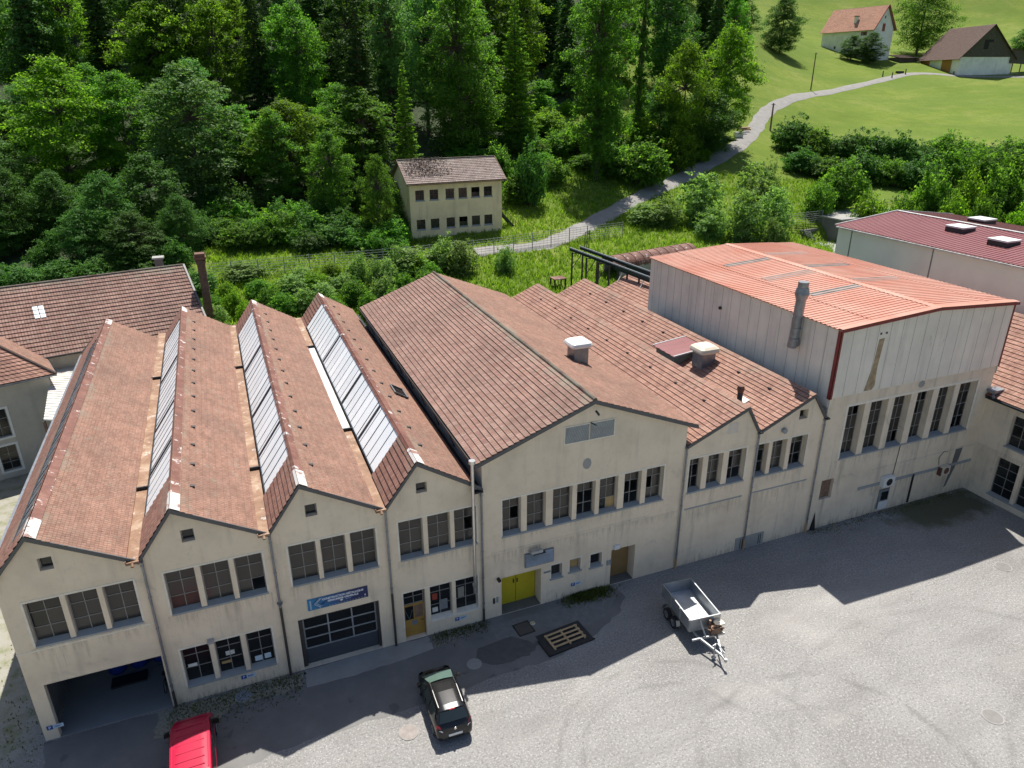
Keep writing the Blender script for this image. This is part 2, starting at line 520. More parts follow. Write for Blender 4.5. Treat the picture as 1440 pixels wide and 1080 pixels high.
# ------------------------------------------------------------------ mesh builder
class MB:
    def __init__(s):
        s.v, s.f, s.uv, s.mi = [], [], [], []
        s.cur = 0

    def add(s, pts, faces, uvs=None):
        o = len(s.v)
        s.v += [tuple(float(c) for c in p) for p in pts]
        for i, f in enumerate(faces):
            s.f.append(tuple(o + k for k in f))
            s.uv.append(uvs[i] if uvs else None)
            s.mi.append(s.cur)
        return s

    def quad(s, a, b, c, d, uv=None):
        return s.add([a, b, c, d], [(0, 1, 2, 3)], [uv] if uv else None)

    def box(s, x0, x1, y0, y1, z0, z1):
        p = [(x0, y0, z0), (x1, y0, z0), (x1, y1, z0), (x0, y1, z0), (x0, y0, z1), (x1, y0, z1), (x1, y1, z1), (x0, y1, z1)]
        return s.add(p, [(3, 2, 1, 0), (4, 5, 6, 7), (0, 1, 5, 4), (1, 2, 6, 5), (2, 3, 7, 6), (3, 0, 4, 7)])

    def bar(s, p, q, w, h, up=(0, 0, 1)):
        p, q = Vector(p), Vector(q)
        d = (q - p).normalized()
        up = Vector(up)
        sd_ = d.cross(up)
        if sd_.length < 1e-4:
            sd_ = d.cross(Vector((1, 0, 0)))
        sd_.normalize()
        n = sd_.cross(d).normalized()
        a, b = sd_ * w * 0.5, n * h * 0.5
        pts = [p - a - b, p + a - b, p + a + b, p - a + b, q - a - b, q + a - b, q + a + b, q - a + b]
        return s.add(pts, [(0, 1, 2, 3), (7, 6, 5, 4), (0, 4, 5, 1), (1, 5, 6, 2), (2, 6, 7, 3), (3, 7, 4, 0)])

    def tube(s, p, q, r0, r1=None, n=10, cap=True):
        r1 = r0 if r1 is None else r1
        p, q = Vector(p), Vector(q)
        d = (q - p).normalized()
        a = d.orthogonal().normalized()
        b = d.cross(a)
        pts = []
        for c, r in ((p, r0), (q, r1)):
            for i in range(n):
                t = 2 * math.pi * i / n
                pts.append(c + (a * math.cos(t) + b * math.sin(t)) * r)
        fs = [(i, (i + 1) % n, n + (i + 1) % n, n + i) for i in range(n)]
        if cap:
            fs += [tuple(range(n - 1, -1, -1)), tuple(range(n, 2 * n))]
        return s.add(pts, fs)

    def path(s, pts, r, n=8):
        for a, b in zip(pts, pts[1:]):
            s.tube(a, b, r, n=n)
        return s

    def prism(s, poly, y0, y1):            # poly in x,z extruded along y
        n = len(poly)
        pts = [(x, y0, z) for x, z in poly] + [(x, y1, z) for x, z in poly]
        fs = [tuple(range(n)), tuple(range(2 * n - 1, n - 1, -1))] + [(i, n + i, n + (i + 1) % n, (i + 1) % n) for i in range(n)]
        return s.add(pts, fs)

    def wall(s, outer, holes, to3, reveal):
        """flat wall with openings; outer: (a, z) list; holes: (a0, a1, z0, z1)"""
        loops = [[Vector((a, z, 0)) for a, z in outer]]
        for a0, a1, z0, z1 in holes:
            loops.append([Vector((a0, z0, 0)), Vector((a1, z0, 0)), Vector((a1, z1, 0)), Vector((a0, z1, 0))])
        flat = [p for lp in loops for p in lp]
        tris = tessellate_polygon(loops)
        s.add([to3(p.x, 0, p.y) for p in flat], [tuple(t) for t in tris])
        for a0, a1, z0, z1 in holes:
            c = [(a0, z0), (a1, z0), (a1, z1), (a0, z1)]
            for i in range(4):
                (a, z), (b, w_) = c[i], c[(i + 1) % 4]
                s.quad(to3(a, 0, z), to3(b, 0, w_), to3(b, reveal, w_), to3(a, reveal, z))
        return s

    def tiles(s, A, B, D, C, row, t=0.035, thick=0.12):
        """tiled slope: A-B top edge, D-C bottom edge, every course a real step"""
        A, B, C, D = (Vector(p) for p in (A, B, C, D))
        n = (B - A).cross(D - A).normalized()
        if n.z < 0:
            n = -n
        L = (D - A).length
        k = max(1, round(L / row))
        lw = (B - A).length
        for i in range(k):
            f0, f1 = i / k, (i + 1) / k
            a0, b0 = A.lerp(D, f0), B.lerp(C, f0)
            a1, b1 = A.lerp(D, f1), B.lerp(C, f1)
            s0, s1 = i * row + 0.02, (i + 1) * row - 0.02
            seg = 6
            for j in range(seg):
                g0, g1 = j / seg, (j + 1) / seg
                w0 = rnd.uniform(-0.006, 0.006)
                p0, p1 = a0.lerp(b0, g0), a0.lerp(b0, g1)
                q0, q1 = a1.lerp(b1, g0), a1.lerp(b1, g1)
                s.quad(q0 + n * (t + w0), q1 + n * (t + w0), p1, p0, [(g0 * lw, s1), (g1 * lw, s1), (g1 * lw, s0), (g0 * lw, s0)])
                s.quad(q0 - n * 0.01, q1 - n * 0.01, q1 + n * (t + w0), q0 + n * (t + w0), [(g0 * lw, s1)] * 4)
        u = -n * thick
        s.quad(A + u, B + u, C + u, D + u)
        s.quad(A, D, D + u, A + u)
        s.quad(B, B + u, C + u, C)
        s.quad(D, C, C + u, D + u)
        s.quad(A, A + u, B + u, B)
        return s

    def ribs(s, A, B, D, C, pitch, h=0.045, thick=0.05):
        """profiled sheet: ribs run from top edge A-B down to D-C"""
        A, B, C, D = (Vector(p) for p in (A, B, C, D))
        n = (B - A).cross(D - A).normalized()
        if n.z < 0:
            n = -n
        k = max(1, round((B - A).length / pitch))
        prof = [(0.0, 0), (0.52, 0), (0.62, 1), (0.9, 1)]
        ts = []
        for i in range(k):
            for f, z in prof:
                ts.append(((i + f) / k, z))
        ts.append((1.0, 0))
        pts = []
        for t, z in ts:
            pts.append(A.lerp(B, t) + n * z * h)
            pts.append(D.lerp(C, t) + n * z * h)
        s.add(pts, [(2 * i, 2 * i + 1, 2 * i + 3, 2 * i + 2) for i in range(len(ts) - 1)])
        u = -n * thick
        s.quad(A + u, B + u, C + u, D + u)
        for a, b in ((A, B), (B, C), (C, D), (D, A)):
            s.quad(a, b, b + u, a + u)
        return s

    def build(s, name, mat, parent=None, smooth=False, origin=None):
        me = bpy.data.meshes.new(name)
        if parent is not None and origin is None:
            origin = WORG.get(parent.name, (0, 0, 0))
        if origin is not None:
            ox, oy, oz = origin
            vv = [(x - ox, y - oy, z - oz) for x, y, z in s.v]
        else:
            vv = s.v
        me.from_pydata(vv, [], s.f)
        if any(u is not None for u in s.uv):
            ul = me.uv_layers.new(name='UVMap')
            k = 0
            for f, u in zip(s.f, s.uv):
                for j in range(len(f)):
                    ul.data[k].uv = u[j] if u else (0.0, 0.0)
                    k += 1
        mats = mat if isinstance(mat, (list, tuple)) else [mat]
        for m_ in mats:
            me.materials.append(m_)
        if len(mats) > 1:
            me.polygons.foreach_set('material_index', s.mi)
        if smooth:
            me.polygons.foreach_set('use_smooth', [True] * len(me.polygons))
            try:
                me.set_sharp_from_angle(angle=rad(42))
            except Exception:
                pass
        me.update()
        o = bpy.data.objects.new(name, me)
        COL.objects.link(o)
        if parent is not None:
            o.parent = parent
            WORG[o.name] = origin or (0, 0, 0)
        elif origin is not None:
            o.location = origin
            WORG[o.name] = origin
        return o


WORG = {}


def tag(o, label=None, cat=None, group=None, kind=None):
    if label:
        o['label'] = label
    if cat:
        o['category'] = cat
    if group:
        o['group'] = group
    if kind:
        o['kind'] = kind
    return o


def thing(name, label, cat, loc=(0, 0, 0), rot=0.0, group=None, local=False):
    """Empty at the base of a thing. local=True: parts are written in its own space."""
    o = bpy.data.objects.new(name, None)
    COL.objects.link(o)
    o.location = tuple(float(c) for c in loc)
    o.rotation_euler = (0, 0, rot)
    o.empty_display_size = 0.3
    WORG[o.name] = (0, 0, 0) if local else tuple(float(c) for c in loc)
    return tag(o, label, cat, group)


def copy_tree(o, loc=None, rot=None, scale=None, label=None, parent=None, group=None):
    c = o.copy()
    COL.objects.link(c)
    if parent is not None:
        c.parent = parent
    if loc is not None:
        c.location = loc
    if rot is not None:
        c.rotation_euler = rot
    if scale is not None:
        c.scale = scale
    if label:
        c['label'] = label
    if group:
        c['group'] = group
    for ch in list(o.children):
        copy_tree(ch, parent=c)
    return c

# ================================================================== buildings
def front(a, d, z):
    return (a, d, z)


def window(parent, a0, a1, z0, z1, to3, depth, cols=2, rows=(0.34, 0.68), cells=None, fr=None, gl='glass', dark=0.1, name='window'):
    fr = fr or M['frame']
    b, m, t = 0.05, 0.036, 0.05
    fb = MB()

    def bx(p0, p1, q0, q1):
        fb.add([to3(p0, depth, q0), to3(p1, depth, q0), to3(p1, depth + t, q0), to3(p0, depth + t, q0), to3(p0, depth, q1), to3(p1, depth, q1), to3(p1, depth + t, q1), to3(p0, depth + t, q1)],
               [(3, 2, 1, 0), (4, 5, 6, 7), (0, 1, 5, 4), (1, 2, 6, 5), (2, 3, 7, 6), (3, 0, 4, 7)])
    bx(a0 + .002, a0 + b, z0, z1)
    bx(a1 - b, a1 - .002, z0, z1)
    bx(a0 + b, a1 - b, z0, z0 + b)
    bx(a0 + b, a1 - b, z1 - b, z1 - .002)
    w_ = (a1 - a0 - 2 * b) / cols
    for i in range(1, cols):
        x = a0 + b + w_ * i
        bx(x - m / 2, x + m / 2, z0 + b, z1 - b)
    hz = [0.0] + list(rows) + [1.0]
    for r in rows:
        z = z1 - b - r * (z1 - z0 - 2 * b)
        for i in range(cols):
            bx(a0 + b + w_ * i + m / 2, a0 + b + w_ * (i + 1) - m / 2, z - m / 2, z + m / 2)
    wo = fb.build(name, fr, parent)
    pb = MB()
    k = 0
    for r in range(len(hz) - 1):
        zt = z1 - b - hz[r] * (z1 - z0 - 2 * b)
        zb = z1 - b - hz[r + 1] * (z1 - z0 - 2 * b)
        for i in range(cols):
            c = cells[k] if cells else ('x' if rnd.random() < dark else 'g')
            k += 1
            if c == 'x':
                continue
            pb.cur = {'g': 0, 'd': 1, 'b': 2, 'r': 3}[c]
            x0, x1 = a0 + b + w_ * i, a0 + b + w_ * (i + 1)
            e = rnd.uniform(-.006, .006)
            pb.quad(to3(x0, depth + .025 + e, zb), to3(x1, depth + .025 - e, zb), to3(x1, depth + .025 - e, zt), to3(x0, depth + .025 + e, zt))
    if pb.f:
        pb.build('pane', [M[gl], M['glass_dark'], M['board'], M['board_red']], wo)
    return wo


def sill(parent, a0, a1, z0, to3, depth, lip=0.06, mat=None):
    b = MB()
    pr = [(-lip, z0 - .09), (-lip, z0 + .005), (depth + .01, z0 + .10), (depth + .01, z0 - .09)]
    b.add([to3(a0, d, z) for d, z in pr] + [to3(a1, d, z) for d, z in pr], [(0, 1, 2, 3), (7, 6, 5, 4), (0, 4, 5, 1), (1, 5, 6, 2), (2, 6, 7, 3), (3, 7, 4, 0)])
    return b.build('window_sill', mat or M['sill'], parent)


def surround(parent, a0, a1, z0, z1, to3, w_=0.09, proud=0.018, mat=None, bottom=False):
    b = MB()

    def bx(p0, p1, q0, q1):
        b.add([to3(p0, -proud, q0), to3(p1, -proud, q0), to3(p1, .02, q0), to3(p0, .02, q0), to3(p0, -proud, q1), to3(p1, -proud, q1), to3(p1, .02, q1), to3(p0, .02, q1)],
              [(3, 2, 1, 0), (4, 5, 6, 7), (0, 1, 5, 4), (1, 2, 6, 5), (2, 3, 7, 6), (3, 0, 4, 7)])
    bx(a0 - w_, a0, z0, z1)
    bx(a1, a1 + w_, z0, z1)
    bx(a0 - w_, a1 + w_, z1, z1 + w_)
    if bottom:
        bx(a0 - w_, a1 + w_, z0 - w_, z0)
    return b.build('window_surround', mat or M['trim'], parent)


def downpipe(parent, x, y, z0, z1, r=0.055, foot=None, zf=1.0, mat=None, hopper=None):
    b = MB()
    b.tube((x, y, z0 + zf), (x, y, z1), r)
    for z in np.arange(z0 + zf + .3, z1, 1.7):
        b.tube((x, y, z), (x, y, z + .05), r * 1.35)
    b.bar((x, y, z1 - .02), (x, y + .25, z1 + .12), .12, .12)
    if hopper:
        b.tube((x, y - .02, hopper), (x, y - .02, hopper + .18), r * 1.3, r * 2.6, n=8)
    o = b.build('downpipe', mat or M['zinc'], parent)
    if foot:
        f = MB()
        f.tube((x, y, z0), (x, y, z0 + zf), r * 1.15)
        f.build('pipe_foot', foot, o)
    return o


def verge(parent, pts, y0, h=0.22, t=0.06, name='verge_board', mat=None):
    """dark board under the roof edge, following the profile points (x, z)"""
    b = MB()
    for (x0, z0), (x1, z1) in zip(pts, pts[1:]):
        p = [(x0, z0 - h), (x1, z1 - h), (x1, z1), (x0, z0)]
        b.prism(p if x1 > x0 else p[::-1], y0, y0 + t)
    return b.build(name, mat or M['verge'], parent)


# ---------------------------------------------------------------- saw-tooth workshop (four bays)
VAL = [-11.28, -5.34, 0.04, 5.42]
RID = [-9.09, -3.73, 1.63, 7.12]
ZR, ZV = 10.67, 8.50
ws = thing('sawtooth_workshop', 'long beige workshop with four saw-tooth roof bays, strip skylights and a grey roller door', 'workshop', (-10.64, 0, 0))
prof = [(-10.64, 0), (10.46, 0), (10.46, 8.25), (9.92, 8.70)]
for i in (3, 2, 1, 0):
    prof += [(RID[i], ZR - .16), (VAL[i], ZV - .12) if i else (-10.64, 8.72)]
up = [[(-9.87, -8.55), (-8.34, -7.15), (-6.94, -5.73)], [(-4.52, -3.27), (-3.03, -1.83), (-1.61, -0.38)],
      [(0.79, 2.05), (2.26, 3.44), (3.67, 4.9)], [(6.04, 7.28), (7.52, 8.70), (8.92, 10.1)]]
lowB = [(-4.55, -3.32), (-3.09, -1.92), (-1.69, -0.50)]
lowD = [(7.45, 8.65), (8.86, 10.1)]
gab = [(-8.92, -8.40, 8.83, 9.44), (-3.52, -2.98, 8.80, 9.42), (1.77, 2.31, 8.80, 9.44), (7.05, 7.60, 8.85, 9.42)]
holes = [(a, b, 5.2, 7.44) for g in up for a, b in g] + [(a, b, .92, 3.11) for a, b in lowB] + [(a, b, .95, 3.13) for a, b in lowD]
holes += [(-10.06, -5.36, 0.012, 3.09), (0.76, 4.77, 0.012, 3.10), (6.02, 7.18, .05, 3.10)] + gab
MB().wall(prof, holes, front, 0.32).build('front_wall', M['plaster'], ws)
side = MB()
side.quad((-10.64, 0, 0), (-10.64, 31, 0), (-10.64, 31, 8.4), (-10.64, 0, 8.4))
side.quad((-10.64, 31, 0), (10.46, 31, 0), (10.46, 31, 8.3), (-10.64, 31, 8.3))
side.quad((10.44, 31, 0), (10.44, .05, 0), (10.44, .05, 8.3), (10.44, 31, 8.3))
for i in range(4):
    xr = VAL[i + 1] if i < 3 else 9.95
    side.add([(VAL[i], 31.02, 8.3), (xr, 31.02, 8.4), (RID[i], 31.02, ZR - .15)], [(0, 1, 2)])
side.quad((-10.6, .4, 4.9), (10.4, .4, 4.9), (10.4, 31, 4.9), (-10.6, 31, 4.9))          # upper floor
side.build('rear_wall', M['plaster_grey'], ws)
pat = {(0, 0): 'dddggggggg'[:6], (1, 2): 'gggggx', (1, 0): 'ggggrr', (3, 2): 'gggxgg'}
for i, g in enumerate(up):
    for j, (a, b) in enumerate(g):
        window(ws, a, b, 5.2, 7.44, front, .27, 2, (0.30, 0.67), pat.get((i, j)), dark=0.03)
    sill(ws, g[0][0], g[-1][1] + .05, 5.2, front, .27)
    surround(ws, g[0][0], g[-1][1], 5.2, 7.44, front)
for a, b in lowB:
    window(ws, a, b, .92, 3.11, front, .27, 2, (0.27, 0.62), gl='glass_dark', dark=0)
sill(ws, lowB[0][0], lowB[-1][1], .92, front, .27)
surround(ws, lowB[0][0], lowB[-1][1], .92, 3.11, front)
for a, b in lowD:
    window(ws, a, b, .95, 3.13, front, .27, 2, (0.27, 0.66), gl='glass_dark', dark=0)
sill(ws, 7.45, 10.1, .95, front, .27, mat=M['trim'])
surround(ws, 6.02, 10.1, .95, 3.12, front, .07)
for a, b, z0, z1 in gab:
    window(ws, a, b, z0, z1, front, .22, 1, (), 'd')
# ochre door with transom
dr = MB()
dr.box(6.05, 7.15, .26, .31, .06, 2.12)
d_ = dr.build('door', M['ochre'], ws)
MB().box(6.12, 6.56, .246, .258, 1.15, 2.0).build('door_pane', M['glass_dark'], d_)
MB().box(6.62, 7.08, .246, .258, 1.2, 2.0).build('door_panel', M['oldwood'], d_)
MB().box(6.45, 6.75, .243, .258, .75, 1.05).build('notice', M['louvre'], d_)
MB().bar((6.95, .2, 1.0), (7.07, .2, 1.0), .03, .03).build('handle', M['steel_dark'], d_)
v = MB()
v.bar((6.14, .24, 1.75), (6.32, .24, 1.2), .04, .01)
v.bar((6.32, .24, 1.2), (6.5, .24, 1.75), .04, .01)
v.build('crossed_tape', M['alu'], d_)
window(ws, 6.05, 7.15, 2.14, 3.08, front, .26, 2, (0.5,), 'dddd')
# sectional roller door
rd = MB()
rd.box(.98, 4.62, .34, .40, .02, 1.0)
r0 = rd.build('roller_door', M['anthracite'], ws)
fr = MB()
for z in (.98, 1.60, 2.22, 2.84):
    fr.box(1.0, 4.6, .322, .345, z - .035, z + .035)
for x in (1.0, 2.2, 3.4, 4.6):
    fr.box(x - .035, x + .035, .32, .343, 1.02, 2.8)
fr.build('door_frame', M['alu'], r0)
for r in range(3):
    for c in range(3):
        MB().box(1.04 + 1.2 * c, 2.16 + 1.2 * c, .345, .36, 1.02 + .62 * r, 1.56 + .62 * r).build('door_pane', M['glass_dark'], r0)
jm = MB()
jm.box(.77, .97, .18, .4, .01, 3.08)
jm.box(4.63, 4.76, .18, .4, .01, 3.08)
jm.box(.97, 4.63, .2, .4, 2.9, 3.08)
jm.build('door_jamb', M['pipe_low'], ws)
# open bay
ob = MB()
ob.quad((-10.05, -.01, .016), (-5.37, -.01, .016), (-5.3, 4.8, .016), (-10.3, 4.8, .016))
ob.build('bay_floor', plain('bay_floor', (0.22, 0.235, 0.245), 0.6, var=.1, scale=.6), ws)
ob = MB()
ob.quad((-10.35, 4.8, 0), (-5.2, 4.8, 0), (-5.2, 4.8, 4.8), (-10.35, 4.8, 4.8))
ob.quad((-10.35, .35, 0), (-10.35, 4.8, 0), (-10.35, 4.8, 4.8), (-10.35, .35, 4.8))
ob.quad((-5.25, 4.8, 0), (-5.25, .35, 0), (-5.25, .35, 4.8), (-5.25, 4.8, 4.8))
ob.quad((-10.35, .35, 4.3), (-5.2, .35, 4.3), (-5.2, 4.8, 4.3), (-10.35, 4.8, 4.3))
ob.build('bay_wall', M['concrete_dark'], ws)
for i in range(4):
    r, v0 = RID[i], VAL[i]
    y1 = 31.15 if i == 0 else 32.45
    xr = VAL[i + 1] - .42 if i < 3 else 9.95
    zr = 8.66 if i < 3 else 8.90
    b = MB()
    b.tiles((r, -.16, ZR), (r, y1, ZR), (xr, -.16, zr), (xr, y1, zr), .33, t=.028)
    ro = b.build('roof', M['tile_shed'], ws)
    # steep face: tiles, long glazing, tiles
    z0 = ZV + .08 if i else 8.12
    pt = lambda y, f, v0=v0, r=r, z0=z0: (v0 + .1 + (r - v0 - .1) * f, y, z0 + (ZR - z0) * f)
    b = MB()
    ys, ye = (3.1, y1 - 3.0) if i else (1.2, y1 - 4)
    b.tiles(pt(-.16, 1), pt(ys, 1), pt(-.16, 0), pt(ys, 0), .33, t=.06)
    b.build('steep_roof', M['tile_steep_shaded'], ws)
    b = MB()
    b.tiles(pt(ye, 1), pt(y1, 1), pt(ye, 0), pt(y1, 0), .33, t=.06)
    b.build('steep_roof', M['tile_steep_shaded'], ws)
    if i == 0:
        b = MB()
        b.tiles(pt(ys, .62), pt(ye, .62), pt(ys, 0), pt(ye, 0), .33, t=.06)
        b.build('steep_roof', M['tile_steep_shaded'], ws)
    g = MB()
    nb = max(4, round((ye - ys) / .95))
    nrm = Vector((-(ZR - z0), 0, (r - v0 - .1))).normalized()
    f0 = .04 if i else .62
    for k in range(nb):
        ya, yb = ys + (ye - ys) * k / nb, ys + (ye - ys) * (k + 1) / nb
        e = nrm * rnd.uniform(-.01, .01)
        q = [Vector(pt(ya + .01, f0)), Vector(pt(yb - .01, f0)), Vector(pt(yb - .01, .95)), Vector(pt(ya + .01, .95))]
        g.quad(*[p + e for p in q])
    sk = g.build('skylight', M['skyglass'] if i else M['zinc'], ws)
    g = MB()
    for k in range(nb + 1):
        y = ys + (ye - ys) * k / nb
        g.bar(Vector(pt(y, f0 - .02)) + nrm * .006, Vector(pt(y, .96)) + nrm * .006, .042, .022, up=nrm)
    g.bar(Vector(pt(ys, f0)) + nrm * .02, Vector(pt(ye, f0)) + nrm * .02, .07, .05, up=nrm)
    g.build('glazing_bar', M['steel_blue'], sk)
    for y in ((7.2, 12.6, 20.5) if i else ()):
        s_ = MB()
        a, c = Vector(pt(y, f0 + .03)), Vector(pt(y, .93))
        p = [a + nrm * .05, a + Vector((0, .2, 0)) + nrm * .04, c + Vector((0, .2, 0)) + nrm * .04, c + nrm * .05]
        s_.add(p + [q - nrm * .03 for q in p], [(0, 1, 2, 3), (7, 6, 5, 4), (0, 4, 5, 1), (1, 5, 6, 2), (2, 6, 7, 3), (3, 7, 4, 0)])
        s_.build('vent_flap', M['steel_dark'], sk)
    # ridge flashing
    c = MB()
    n2 = Vector(((ZR - zr), 0, (xr - r))).normalized()
    n2 = Vector((n2.x, 0, n2.z))
    dn = (Vector((xr, 0, zr)) - Vector((r, 0, ZR))).normalized()
    tl = .42 if i == 0 else .40
    for k in range(16):
        ya, yb = 1.3 + (y1 - 1.3) * k / 16, 1.3 + (y1 - 1.3) * (k + 1) / 16
        A = Vector((r, ya, ZR)) + n2 * .055
        B = Vector((r, yb, ZR)) + n2 * .05
        c.quad(A, B, B + dn * tl, A + dn * tl)
        sdn = (Vector(pt(0, 0)) - Vector(pt(0, 1))).normalized()
        c.quad(B + nrm * .03, A + nrm * .03, A + sdn * .16 + nrm * .05, B + sdn * .16 + nrm * .05)
    c.build('ridge_cap', M['ridgecap'], ws)
    c = MB()
    A, B = Vector((r, -.18, ZR)) + n2 * .06, Vector((r, 1.3, ZR)) + n2 * .06
    c.quad(A, B, B + dn * (tl + .02), A + dn * (tl + .02))
    c.quad(B + nrm * .035, A + nrm * .035, A + sdn * .16 + nrm * .06, B + sdn * .16 + nrm * .06)
    c.build('cap_end', M['whitecap'], ws)
    c = MB()
    A, B = Vector((r, y1 - 1.2, ZR)) + n2 * .06, Vector((r, y1, ZR)) + n2 * .06
    c.quad(A, B, B + dn * (tl + .02), A + dn * (tl + .02))
    c.build('cap_end', M['whitecap'], ws)
    # small vent tiles
    if i:
        for k in range(13):
            y = 2.4 + k * 2.25
            p = Vector((r, y, ZR)) + dn * .95 + n2 * .05
            q = MB()
            a, b2 = Vector((0, .09, 0)), dn * .11
            q.add([p - a - b2, p + a - b2, p + a + b2 + n2 * .06, p - a + b2 + n2 * .06, p - a + b2 * 1.05 - n2 * .05, p + a + b2 * 1.05 - n2 * .05],
                  [(0, 1, 2, 3), (3, 2, 5, 4), (0, 3, 4), (1, 5, 2)])
            q.build('vent_tile', M['pipe_low'], ws)
# valley gutters in steps
for i in (1, 2, 3):
    x = VAL[i]
    white = i == 3
    segs = [(-.3, 6.2), (6.2, 22.0), (22.0, 32.6)] if i != 3 else [(-.3, 9.0), (9.0, 24.5), (24.5, 32.6)]
    for k, (ya, yb) in enumerate(segs):
        g = MB()
        dz = .05 * k
        g.box(x - .46, x + .06, ya, yb, 8.40, 8.52 + dz)
        g.box(x - .47, x - .43, ya, yb, 8.5, 8.60 + dz)
        g.build('valley_gutter', M['whitegutter'] if (white and k == 1) else M['copper'], ws)
        if k:
            MB().box(x - .50, x + .1, ya - .1, ya, 8.45, 8.64 + dz).build('gutter_step', M['steel_dark'], ws)
    MB().tube((x - .2, -.42, 8.36), (x - .2, -.2, 8.5), .07, n=8).build('gutter_spout', M['copper'], ws)
g = MB()
g.box(9.95, 10.42, -.3, 32.4, 8.30, 8.38)
g.box(9.93, 9.97, -.3, 32.4, 8.30, 8.72)
g.build('box_gutter', M['steel_dark'], ws)
g = MB()
g.box(-11.38, -11.22, -.2, 31, 7.98, 8.1)
g.build('eaves_gutter', M['zinc'], ws)
vp = []
for i in range(4):
    vp += [(VAL[i] + .02, ZV - .02 if i else 8.1), (RID[i], ZR - .01)]
vp += [(10.0, 8.83), (10.46, 8.46)]
verge(ws, vp, -.17)
downpipe(ws, -5.22, -.1, 0, 8.3, foot=M['pipe_low'], zf=1.0)
downpipe(ws, .07, -.1, 0, 8.3, foot=M['pipe_low'], zf=4.2, hopper=4.3)
downpipe(ws, 5.45, -.1, 0, 8.35, foot=M['pipe_low'], zf=3.4)
downpipe(ws, 10.38, -.1, 0, 8.35, foot=M['pipe_low'], zf=.9)
b = MB()
b.box(-10.655, -5.3, -.012, .01, 4.93, 5.0)
b.build('string_course', M['trim'], ws)
fl = MB()
fl.path([(9.84, -.1, 2.75), (9.84, -.32, 2.55), (9.84, -.34, 2.9), (9.85, -.34, 10.1)], .085, 10)
for z in (3.2, 4.6, 6.0, 7.4, 8.8):
    fl.tube((9.845, -.34, z), (9.845, -.34, z + .06), .1, n=10)
fl.tube((9.845, -.34, 2.3), (9.845, -.34, 2.6), .11, n=10)
flo = fl.build('flue_pipe', M['inox'], ws, smooth=True)
MB().tube((9.85, -.34, 10.1), (9.85, -.34, 10.28), .17, n=12).build('flue_cap', M['inox'], flo)
# roof window on bay four
b = MB()
pp = Vector((8.95, 11.0, 9.63))
b.add([pp + Vector((-.38, -.7, .24)), pp + Vector((.38, -.7, -.24)), pp + Vector((.38, .7, -.24)), pp + Vector((-.38, .7, .24))], [(0, 1, 2, 3)])
rw = b.build('roof_window', M['glass_dark'], ws)
b = MB()
cs = [pp + Vector((-.38, -.7, .25)), pp + Vector((.38, -.7, -.23)), pp + Vector((.38, .7, -.23)), pp + Vector((-.38, .7, .25))]
for k in range(4):
    b.bar(cs[k], cs[(k + 1) % 4], .08, .1)
b.build('frame', M['verge'], rw)
# wall lamps
for x, z in ((-3.2, 3.18),):
    b = MB()
    b.box(x - .14, x + .14, -.22, 0.01, z, z + .16)
    lp = b.build('wall_lamp', M['alu'], ws)
    MB().box(x - .08, x + .08, -.17, -.05, z - .03, z).build('lamp_glass', M['white'], lp)

# ---------------------------------------------------------------- gabled hall
gh = thing('gabled_hall', 'tall beige gabled hall with a yellow double door and seven upper windows', 'hall', (10.46, 0, 0))
gx, gz = 16.64, 12.35
prof = [(10.46, 0), (22.75, 0), (22.75, 9.72), (gx, gz - .15), (10.46, 9.92)]
gw = [(11.55, 12.62), (12.95, 14.06), (14.47, 15.63), (15.91, 17.04), (17.30, 18.46), (18.86, 19.96), (20.28, 21.42)]
small = [(14.45, 15.13, 1.6, 2.5), (15.6, 16.29, 1.73, 2.56), (16.92, 17.66, 1.65, 2.54)]
holes = [(a, b, 5.18, 7.40) for a, b in gw] + small + [(11.47, 13.84, .012, 2.49), (18.29, 19.88, .012, 2.47)]
MB().wall(prof, holes, front, .36).build('front_wall', M['plaster'], gh)
b = MB()
b.quad((10.462, 0, 0), (10.462, 29, 0), (10.462, 29, 9.9), (10.462, 0, 9.9))
b.quad((22.75, 29, 0), (22.75, 0, 0), (22.75, 0, 9.7), (22.75, 29, 9.7))
b.add([(10.46, 29, 0), (22.75, 29, 0), (22.75, 29, 9.7), (gx, 29, gz - .15), (10.46, 29, 9.9)], [(0, 1, 2, 3, 4)])
b.quad((10.5, .4, 4.7), (22.7, .4, 4.7), (22.7, 29, 4.7), (10.5, 29, 4.7))
b.build('side_wall', M['plaster_grey'], gh)
gp = ['gggxgg', 'gggggg', 'gggggg', 'ggxxxx', 'ggggdb', 'ggxxxx', 'ggxggg']
for (a, b_), c in zip(gw, gp):
    window(gh, a, b_, 5.18, 7.40, front, .31, 2, (0.30, 0.66), c)
sill(gh, 11.5, 21.5, 5.18, front, .31)
surround(gh, 11.55, 21.42, 5.18, 7.40, front)
for k, (a, b_, z0, z1) in enumerate(small):
    window(gh, a, b_, z0, z1, front, .24, 1, (), ['g', 'b', 'd'][k], fr=M['frame'])
    sill(gh, a - .08, b_ + .08, z0, front, .24, .07)
    surround(gh, a, b_, z0, z1, front, .07)
for k, (a, c) in enumerate(((11.5, 12.6), (12.63, 13.81))):
    d_ = MB().box(a, c, .80, .86, .03, 2.46).build('yellow_door', M['yellow'], gh)
    f_m = MB()
    for z in (.06, 1.2, 2.43):
        f_m.box(a + .01, c - .01, .785, .802, z - .03, z + .03)
    f_m.build('door_rail', M['yellow'], d_)
    MB().box(c - .14 if k == 0 else a + .05, c - .08 if k == 0 else a + .11, .75, .8, 1.35, 1.6).build('handle', M['steel_dark'], d_)
MB().box(11.48, 13.83, .02, .80, -.01, .03).build('door_step', M['concrete_dark'], gh)
